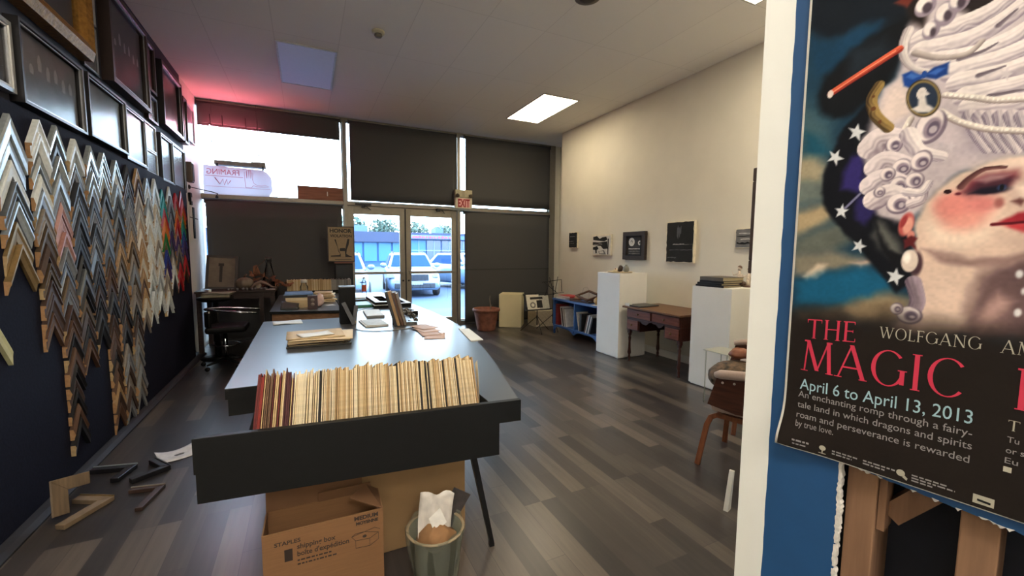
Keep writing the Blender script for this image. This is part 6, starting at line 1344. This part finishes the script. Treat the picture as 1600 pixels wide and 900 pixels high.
# bentwood chairs half hidden by the post
M_walb = wood('walnut_bentwood', (104, 62, 42), (126, 78, 52), .4, 'Z'); M_shell = wood('dark_walnut_shell', (58, 34, 28), (74, 44, 34), .4, 'Y'); M_up = mt('pinkish_grey_fabric', (176, 156, 144), .9, var=.06, scale=200, bump=.2)
def chair(loc, rz, label):
    t = thing('armchair', label, 'chair', loc, rz, 'bentwood armchairs'); W_, D_ = .49, .49
    # local: x along the side seen from the shop (A at x=0, B at x=W), y towards the post (negative = nearer)
    for x_ in (0, W_):
        pts_ = [(x_, 0, 0), (x_ + (.055 if x_ == 0 else -.05), -.03, .27), (x_ + (.065 if x_ == 0 else -.06), -.05, .325), (x_ + (.065 if x_ == 0 else -.06), -.09, .35), (x_ + (.065 if x_ == 0 else -.06), -.40, .35), (x_ + (.065 if x_ == 0 else -.06), -.44, .325), (x_ + (.055 if x_ == 0 else -.05), -.46, .27), (x_, -D_, 0)]
        MB().strip(pts_, .034, .020, upv=(1, 0, .05)).build('bent_leg', M_walb, t, bevel=.003)
    MB().box(.07, W_ - .07, -.36, -.12, .362, .38).build('seat_plate', M_shell, t)
    YZ2 = Matrix(((0, 0, 1, 0), (1, 0, 0, 0), (0, 1, 0, 0), (0, 0, 0, 1)))
    MB().prism([(-.045, .43), (-.095, .615), (-.46, .665), (-.47, .42), (-.22, .405)], .0, .014, M=YZ2).build('side_shell', M_shell, t, bevel=.003)
    MB().prism([(-.045, .43), (-.095, .615), (-.46, .665), (-.47, .42), (-.22, .405)], W_ - .014, W_, M=YZ2).build('side_shell', M_shell, t, bevel=.003)
    MB().box(.014, W_ - .014, -.47, -.455, .39, .66).build('back_shell', M_shell, t, bevel=.003)
    MB().box(.016, W_ - .016, -.452, -.06, .385, .46).build('seat_cushion', M_up, t, bevel=.02)
    MB().tube([(W_ - .005, -.085, .635), (W_ - .005, -.25, .655), (W_ - .005, -.43, .685), (W_ - .06, -.47, .69), (.06, -.47, .69), (.005, -.43, .685), (.005, -.25, .658), (.005, -.12, .642), (.008, -.085, .632)], [.02, .03, .03, .03, .03, .03, .03, .03, .018], 12).build('padded_rim', M_up, t)
    for (a, b) in ((-.135, .592), (-.205, .60)): MB().ball((-.001, a, b), .008, n=10, k=6).build('bolt', mt('bolt_steel', (190, 186, 176), .3, .7), t)
    return t

chair((2.32, 1.90, 0), .309, 'walnut bentwood armchair with pinkish padded rim, nearest the white corner post')
chair((2.95, 2.10, 0), .85, 'second bentwood armchair behind the first, only its legs clear of the post')
cu_ = thing('cushion', 'dark patterned green and brown cushion heaped on the bentwood armchair', 'cushion', (2.60, 1.86, .465)); q = MB(); q.ball((0, 0, .115), .17, n=24, k=12, sq=(1.1, .9, .62), jit=.05, seed=5); q.build('cover', mt('patterned_cushion', (50, 47, 38), .85, var=.5, scale=26, col2=(92, 72, 54)), cu_)
q = MB(); q.tube([(-.18, .03, .10), (-.10, .10, .15), (.0, .12, .16), (.10, .10, .15)], .012, 8); q.build('piping', mt('dark_piping', (44, 42, 34), .8), cu_)
co_ = thing('pouch', 'round copper-coloured pouch on top of the patterned cushion', 'pouch', (2.66, 1.88, .683)); q = MB(); q.ball((0, 0, .045), .06, n=20, k=10, sq=(1.25, 1, .6), jit=.25, seed=7); q.build('pouch_body', mt('copper_satin', (128, 78, 56), .5, .2), co_)
M_acr = translucent('frosted_acrylic', (206, 208, 200), .5)
ac = thing('acrylic_table', 'small frosted acrylic side table with thin legs beside the armchair', 'side table', (3.47, 2.60, 0)); q = MB(); q.box(-.13, .12, -.13, .13, .50, .512); q.build('top', M_acr, ac, bevel=.004)
for (x_, y_) in ((-.11, -.11), (-.11, .11), (.10, -.11), (.10, .11)): MB().tube([(x_, y_, 0), (x_, y_, .50)], .005, 8).build('leg', M_acr, ac)
wsl = MB(); wsl.prism([(0, 0), (.045, 0), (.075, .21), (.06, .21)], -.012, .012, M=R(PI / 2, 'X')); tag(wsl.build('door_wedge', M_white, loc=(2.03, 1.465, 0), rz=.3), 'white wooden wedge standing on the floor just left of the corner post', 'wedge')

# ------------------------------------------------------------------ dark side table under the left window and what stands on it
wt = thing('side_table', 'dark wooden side table below the lower left blind, cluttered with autumn decorations', 'table', (-.86, 7.15, 0))
M_dw = wood('dark_table_wood', (42, 32, 30), (56, 42, 38), .45, 'X')
MB().box(-.49, .45, -.36, .36, .825, .855).build('top', M_dw, wt, bevel=.004); MB().box(-.46, .42, -.33, -.31, .74, .825).build('apron', M_dw, wt); MB().box(-.46, .42, .31, .33, .74, .825).build('apron', M_dw, wt)
for (x_, y_) in ((-.45, -.32), (.27, -.32), (.41, -.32), (-.45, .32), (.41, .32)): MB().box(x_ - .025, x_ + .025, y_ - .025, y_ + .025, 0, .825).build('leg', M_dw, wt)
W0 = .8555
ef = thing('easel_picture', 'dark framed picture leaning back on the side table beside the window jamb', 'picture', (-1.10, 7.12, W0)); TM = R(-.22, 'X') @ R(.05, 'Y')
q = MB()
for (a, b, c, d) in ((-.19, .19, 0, .03), (-.19, .19, .45, .48), (-.19, -.155, .03, .45), (.155, .19, .03, .45)): q.box(a, b, -.012, .012, c, d, M=TM)
q.build('frame', M_fdk, ef); MB().box(-.155, .155, -.002, .008, .03, .45, M=TM).build('picture', mt('dull_beige_print', (112, 98, 86), .7, var=.2, scale=10), ef); q = MB(); q.box(-.03, .005, -.004, -.0025, .10, .34, M=TM).box(-.045, .02, -.004, -.0025, .33, .37, M=TM); q.build('printed_figure', mt('dark_figure_ink', (44, 36, 34), .7), ef); q = MB(); q.box(-.02, .02, .10, .13, 0, .30); q.build('strut', M_fdk, ef)
def pumpkin(x, y, r, lb, m):
    t = thing('pumpkin', lb, 'pumpkin', (x, y, W0)); q = MB(); n = 40; vs, fs = [], []; kk = 10
    for i in range(kk + 1):
        a = PI * i / kk
        for j in range(n):
            b = 2 * PI * j / n; rr = r * math.sin(a) * (1 - .09 * abs(math.cos(4.5 * b))); vs.append((rr * math.cos(b), rr * math.sin(b), r * .74 - r * .74 * math.cos(a)))
    for i in range(kk):
        for j in range(n): fs.append((i * n + j, i * n + (j + 1) % n, (i + 1) * n + (j + 1) % n, (i + 1) * n + j))
    q.add(vs, fs, smooth=True); q.build('body', m, t); MB().tube([(0, 0, r * 1.40), (.01, .0, r * 1.7), (.03, .01, r * 1.85)], [.018, .012, .010], 8).build('stem', M_dkw, t)
pumpkin(-.80, 6.98, .115, 'large greyish pumpkin on the dark side table, right of the leaning picture', mt('grey_green_pumpkin', (110, 96, 82), .6))
pumpkin(-.655, 7.06, .055, 'small pale pumpkin tucked right of the large one on the side table', mt('pale_pumpkin', (176, 160, 140), .6))
rl2 = random.Random(9)
lv = thing('autumn_garland', 'garland of brown autumn leaves behind the pumpkins on the side table', 'garland', (-.62, 7.18, W0)); q = MB()
for i in range(70):
    a = rl2.random(); p = Vector((-.16 + a * .55 + rl2.uniform(-.05, .05), rl2.uniform(-.09, .09), .02 + rl2.random() ** 1.3 * (.26 - .22 * a))); d1 = Vector((rl2.uniform(-1, 1), rl2.uniform(-1, 1), rl2.uniform(-.6, 1))).normalized(); d2 = d1.orthogonal().normalized(); s_ = rl2.uniform(.03, .055)
    q.add([p - d1 * s_, p - d2 * s_ * .5 - d1 * s_ * .2, p + d1 * s_, p + d2 * s_ * .5 - d1 * s_ * .1], [(0, 1, 2, 3)])
q.build('leaves', mt('dried_leaf_brown', (94, 56, 42), .8, var=.4, scale=8, col2=(120, 76, 50)), lv); MB().tube([(-.18, 0, .02), (.0, .02, .05), (.2, 0, .03), (.40, .02, .02)], .008, 6).build('vine', M_dkw, lv)
q = MB(); q.tube([(-.10, .02, .10), (-.05, .0, .30), (.06, .0, .40), (.08, 0, .46)], [.006, .006, .004, .002], 6); q.build('twig', M_dkw, lv); q = MB(); q.grid(lambda u, v: (-.09 + u * .10 * (1 - v * .5), .0, .17 + v * .15 + .02 * u), 4, 4); q.build('large_leaf', MATS['dried_leaf_brown'], lv, solid=.001)
dr = thing('driftwood', 'curved pale driftwood lying in front of the leaves on the side table', 'driftwood', (-.60, 6.93, W0)); MB().tube([(-.12, 0, .02), (-.07, .0, .075), (.0, .02, .105), (.08, .02, .07), (.14, .0, .03), (.2, -.01, .02)], [.012, .018, .02, .016, .012, .006], 8).build('branch', mt('pale_driftwood', (128, 106, 94), .8), dr)
cl_ = thing('glass_cloche', 'tall conical clear glass carafe with stopper on the side table under the blind', 'glass carafe', (-.525, 7.395, W0)); MB().lathe([(.105, .0005), (.108, .01), (.04, .32), (.034, .37), (.05, .40)], 24).build('body', glass('smoked_glass', (.80, .80, .80), .04), cl_); MB().lathe([(.032, .38), (.05, .42), (.05, .44), (0, .45)], 18).build('stopper', mt('dark_stopper', (46, 42, 40), .5), cl_)
cn_ = thing('candle_jar', 'small jar candle with cream wax in front of the glass carafe', 'candle', (-.475, 6.99, W0)); MB().lathe([(.045, .0005), (.048, .01), (.048, .10), (.044, .10), (.044, .012), (0, .011)], 18).build('jar_glass', M_pet, cn_); MB().lathe([(.043, .012), (.043, .082), (0, .083)], 18).build('wax', mt('cream_wax', (196, 182, 150), .5), cn_); MB().tube([(0, 0, .083), (.002, 0, .10)], .002, 5).build('wick', M_black, cn_)
for j in range(9):
    q = MB(); q.ball((0, 0, .016), .018, jit=.4, seed=j, n=8, k=6, sq=(1, 1, .85)); o = q.build('pebble', mt('grey_pebble', (110, 104, 108), .6, var=.3), loc=(-.98 + j * .055 + rl2.uniform(-.01, .01), 6.845 + rl2.uniform(-.012, .012), W0)); tag(o, 'small grey pebble in the row along the front of the dark side table', 'pebble', 'row of pebbles on the side table')
sheet_('paper_sheet', 'pale paper lying at the right end of the dark side table', 'paper', -.48, 6.86, W0, .12, .10, .1, M_paper, .001, .001)
# black stool table with magazines, chrome armed chair
cs_ = thing('console', 'small black pedestal stand with magazines beside the left wall', 'stand', (-1.08, 6.54, 0)); MB().lathe([(.0, .75), (.16, .75), (.20, .78), (.20, .80), (0, .80)], 28).build('top', M_black, cs_); MB().lathe([(.035, .02), (.03, .75)], 16).build('column', M_black, cs_); MB().lathe([(.19, .0), (.19, .012), (.05, .03)], 28).build('foot', M_black, cs_)
MAGC = [(150, 140, 118), (176, 168, 150), (120, 112, 96), (164, 158, 146)]
for j in range(4):
    sheet_('magazine', '%s magazine of the pile on the black pedestal stand' % ['lowest', 'second lowest', 'second highest', 'highest, slightly curled'][j], 'magazine', -1.07 + .012 * j, 6.54, .802 + j * .0155, .30, .23, .1 - .12 * j, mt('magazine_%s' % 'abcd'[j], MAGC[j], .5), .003, .010, 'magazines on the pedestal stand', j)
ck = thing('cup', 'tiny white cup at the left of the magazines on the pedestal stand', 'cup', (-1.14, 6.57, .868)); MB().lathe([(.016, .0), (.02, .03), (.017, .03), (.014, .004), (0, .004)], 14).build('body', M_white, ck)
M_chr = mt('chrome', (190, 194, 200), .15, 1.0, var=.02)
ch = thing('swivel_chair', 'black swivel chair with chrome loop armrest beside the left wall', 'chair', (-.92, 6.05, 0))
q = MB(); q.tube([(.36, .16, .66), (.15, .17, .685), (-.05, .14, .70), (-.17, .06, .705), (-.19, .0, .705), (-.17, -.06, .705), (-.05, -.15, .70), (.15, -.19, .68), (.36, -.18, .655)], .013, 10); q.build('arm_loop', M_chr, ch)
q = MB(); q.tube([(-.15, .02, .70), (-.165, .0, .60), (-.16, 0, .50)], .012, 8); q.build('back_post', M_chr, ch)
q = MB(); q.grid(lambda u, v: (-.165 + .10 * (1 - math.cos((u - .5) * 2.4)) , (u - .5) * .36, .50 + v * .17), 12, 6); q.build('backrest', M_black, ch, solid=.03)
MB().box(-.17, .24, -.20, .20, .43, .51).build('seat', M_black, ch, bevel=.03); MB().tube([(0, 0, .10), (0, 0, .44)], [.028, .022], 14).build('column', M_chr, ch)
MB().tube([(-.16, .02, .28), (-.06, -.12, .27), (.10, -.14, .27), (.16, 0, .27), (.08, .14, .27)], .008, 8).build('foot_ring', M_chr, ch)
for a in range(5):
    b = a * 2 * PI / 5 + .3; q = MB(); q.tube([(0, 0, .10), (.26 * math.cos(b), .26 * math.sin(b), .07)], [.022, .012], 8); lg_ = q.build('base_arm', M_black, ch); MB().lathe([(.0, -.012), (.026, -.012), (.026, .012), (0, .012)], 12, M=T(.26 * math.cos(b), .26 * math.sin(b), .028) @ R(PI / 2, 'X')).build('caster', M_black, lg_)

# ------------------------------------------------------------------ under and around the near end of the counter
M_kraft = mt('corrugated_card', (132, 94, 60), .85, var=.06, scale=10, stretch=(1, 1, 20)); M_kshade = mt('card_inside_shaded', (112, 78, 50), .85, var=.06, scale=10)  # flap colour darkened for the shade inside the box
b1 = thing('shipping_box', 'open cardboard shipping box with black printing under the counter bin', 'box', (.03, 1.83, 0)); b1.rotation_euler = (0, 0, -.02)
q = MB(); q.box(-.215, .225, -.085, -.08, .0005, .345).box(-.215, .225, .075, .08, .0005, .345).box(-.215, -.21, -.08, .075, .0005, .345).box(.22, .225, -.08, .075, .0005, .345).box(-.21, .22, -.08, .075, .0005, .005); q.build('carton', M_kraft, b1)
q = MB(); q.add([(-.215, .078, .345), (.16, .078, .345), (.155, .095, .49), (-.215, .095, .49)], [(0, 1, 2, 3)]); q.build('back_flap', M_kshade, b1, solid=.004)
q = MB(); q.add([(.222, -.08, .345), (.222, .075, .345), (.17, .06, .39), (.10, -.02, .385)], [(0, 1, 2, 3)]); q.build('side_flap', M_kshade, b1, solid=.004)
q = MB(); q.add([(-.02, .07, .345), (.20, .07, .345), (.19, .05, .395), (-.02, .055, .392)], [(0, 1, 2, 3)]); q.build('inner_flap', M_kshade, b1, solid=.004)
M_bi = mt('box_print_ink', (48, 34, 26), .7)
FB = T(0, -.0855, 0) @ R(PI / 2, 'X')
def boxtext(body, x0, x1, z, cap, bold=.0, italic=0):
    q = MB(); q.text(body, cap / .73, bold=bold); a = min(v[0] for v in q.v); b = max(v[0] for v in q.v); q.v = [(x0 + (v[0] - a) / (b - a) * (x1 - x0) + italic * v[1], z + v[1], 0) for v in q.v]; q.v = [tuple(FB @ Vector(v)) for v in q.v]; return q.build('lettering', M_bi, b1)
boxtext('STAPLES', -.175, -.085, .290, .016, .0006); boxtext('1', -.142, -.114, .222, .050, .001); boxtext('shipping box', -.098, .040, .262, .021, .0006); boxtext("boîte d'expédition", -.098, .090, .232, .021, .0006)
boxtext('MEDIUM', .112, .205, .318, .017, .001); boxtext('MOYENNE', .118, .205, .297, .013, .001)
for z_, x1 in ((.212, .02), (.196, .03)):
    q = MB(); xx = -.098
    while xx < x1: wv = rl2.uniform(.006, .016); q.box(xx, xx + wv, -.0858, -.0852, z_, z_ + .006); xx += wv + .004
    q.build('small_print', M_bi, b1)
q = MB()
def seg(a, b): q.strip([(a[0], -.0856, a[1]), (b[0], -.0856, b[1])], .0014, .0008, upv=(0, 1, 0))
for a, b in (((.115, .232), (.115, .200)), ((.115, .200), (.17, .196)), ((.17, .196), (.17, .228)), ((.115, .232), (.17, .228)), ((.17, .228), (.205, .246)), ((.17, .196), (.205, .216)), ((.205, .216), (.205, .246)), ((.115, .232), (.10, .252)), ((.10, .252), (.15, .262)), ((.15, .262), (.205, .246)), ((.15, .262), (.19, .270)), ((.19, .270), (.212, .258)), ((.10, .252), (.115, .262)), ((.115, .262), (.15, .262))): seg(a, b)
q.build('box_drawing', M_bi, b1); MB().ball((.15, -.0856, .243), .008, sq=(1, .05, .8)).build('drawing_spot', M_bi, b1)
b2 = thing('carton', 'large plain cardboard carton standing behind the printed shipping box', 'box', (.35, 2.08, 0)); MB().box(-.35, .335, -.145, .15, .0005, .475).build('box', mt('plain_carton', (150, 118, 80), .85, var=.05, scale=8), b2, bevel=.003); MB().box(-.35, .335, -.03, .03, .4752, .477).build('tape', MATS['parcel_tape'], b2)
# waste basket in a clear bag
wb_ = thing('waste_basket', 'clear plastic waste basket full of crumpled paper in front of the big carton', 'waste basket', (.455, 1.66, 0)); M_bag = translucent('cloudy_plastic', (128, 132, 120), .5)
def soft(name, tint, fac):
    m = bpy.data.materials.new(name); m.use_nodes = True; n = m.node_tree.nodes; l = m.node_tree.links; n.clear(); o = n.new('ShaderNodeOutputMaterial'); mx = n.new('ShaderNodeMixShader'); mx.inputs[0].default_value = fac
    t = n.new('ShaderNodeBsdfTransparent'); t.inputs[0].default_value = (.9, .92, .88, 1); p = n.new('ShaderNodeBsdfPrincipled'); p.inputs['Base Color'].default_value = lin(tint) + (1,); p.inputs['Roughness'].default_value = .35; l.new(t.outputs[0], mx.inputs[1]); l.new(p.outputs[0], mx.inputs[2]); l.new(mx.outputs[0], o.inputs[0]); return m
M_bag = soft('cloudy_plastic_film', (120, 122, 108), .55)
MB().lathe([(.085, .0005), (.115, .245), (.118, .25), (.110, .25), (.082, .008), (0, .006)], 28).build('basket', M_bag, wb_)
q = MB(); q.grid(lambda u, v: ((.121 + .006 * math.sin(u * 44) + .004 * math.sin(u * 23 + v * 5)) * math.cos(2 * PI * u) * (1 - .24 * (1 - v)), (.121 + .006 * math.sin(u * 44)) * math.sin(2 * PI * u) * (1 - .24 * (1 - v)), .05 + v * .215 + .006 * math.sin(u * 25)), 60, 10); q.build('bag', soft('clear_bag_film', (150, 152, 138), .35), wb_)
MB().lathe([(.112, .246), (.122, .25), (.122, .256), (.112, .256), (.112, .246)], 28, cap=False).build('rim', mt('beige_rim', (150, 132, 104), .5), wb_)
cpw = thing('paper_sheet', 'crumpled white paper sticking up out of the waste basket', 'paper', (.455, 1.66, .18)); q = MB(); q.grid(lambda u, v: (-.075 + u * .145 + .02 * v, .02 * math.sin(u * 7 + v * 3) + .03 * v, v * .225 - .045 * u * v + .012 * math.sin(u * 9 + v * 6)), 10, 10); q.build('sheet', mt('crumpled_white', (214, 206, 196), .8), cpw, solid=.0008)
q = MB(); q.add([(-.01, -.02, .06), (.04, -.03, .10), (.015, -.02, .165), (-.03, -.005, .12)], [(0, 1, 2), (0, 2, 3)]); q.build('folded_corner', mt('bright_white_paper', (232, 228, 220), .8), cpw, solid=.0008)
cpb = thing('paper_wad', 'crumpled brown paper inside the waste basket', 'paper', (.455, 1.66, .155)); q = MB(); q.ball((0, -.01, .055), .075, jit=.5, seed=3, sq=(1, .9, .75)); q.build('crumple', mt('brown_paper', (140, 102, 66), .85), cpb)
dkc = thing('carton_scrap', 'dark printed carton scrap behind the white paper in the waste basket', 'scrap', (.50, 1.715, .2)); q = MB(); q.box(-.05, .04, -.003, .003, 0, .175, M=R(.6, 'Y')); q.build('card', mt('dark_printed_card', (60, 54, 52), .6, var=.4, scale=30), dkc)

# ------------------------------------------------------------------ dropped corner samples on the floor by the wall
def L_piece(name, lb, loc, rot, la, lb_, wd, th, m, m2):
    t = thing('moulding_sample', lb, 'moulding sample', loc, 0, 'moulding corners on the floor'); t.rotation_euler = rot
    q = MB(); q.prism([(0, 0), (la, 0), (la, wd), (wd, wd)], 0, th); q.build('long_arm', m, t, bevel=.003)
    q = MB(); q.prism([(0, 0), (wd, wd), (wd, lb_), (0, lb_)], 0, th); q.build('short_arm', m, t, bevel=.003)
    q = MB(); q.box(.0, la, .0, .006, th, th + .006); q.build('bead', m2, t); return t
L_piece('a', 'pale oak corner moulding lying on the floor, nearest the camera', (-1.02, 3.02, .001), (0, 0, 2.65), .20, .26, .05, .026, mt('greyed_oak', (126, 106, 82), .6), PM_['gold'])  # oak toned darker and less saturated
L_piece('b', 'brown corner moulding leaning against the bottom of the navy wall at the far left', (-1.262, 2.98, .19), (0, 1.25, -1.2), .185, .15, .065, .03, wood('dull_oak', (92, 76, 58), (108, 88, 66), .7, 'X'), PM_['bronze'])
L_piece('c', 'glossy black corner moulding on the floor beside the navy wall', (-1.03, 3.42, .001), (0, 0, 2.9), .24, .18, .045, .028, PM_['black'], PM_['silver'])
L_piece('d', 'black corner moulding with silver edge on the floor, right of the glossy black one', (-.83, 3.30, .001), (0, 0, 2.2), .20, .20, .04, .03, PM_['black'], PM_['pewter'])
L_piece('e', 'thin dark corner moulding with pale edge on the floor, rightmost of the dropped pieces', (-.80, 3.06, .001), (0, 0, 2.95), .17, .24, .035, .022, PM_['brown'], PM_['taupe'])
q = MB(); q.grid(lambda u, v: ((u - .5) * .24, (v - .5) * .17, .004 + .03 * (u - .5) ** 2 * 4 * (v * .6 + .4) + .006 * math.sin(v * 8)), 12, 8); o = q.build('paper_sheet', mt('floor_paper', (210, 206, 206), .7), loc=(-.83, 3.52, 0), rz=.5, solid=.0008); tag(o, 'curled white paper on the floor beside the near end of the counter', 'paper')
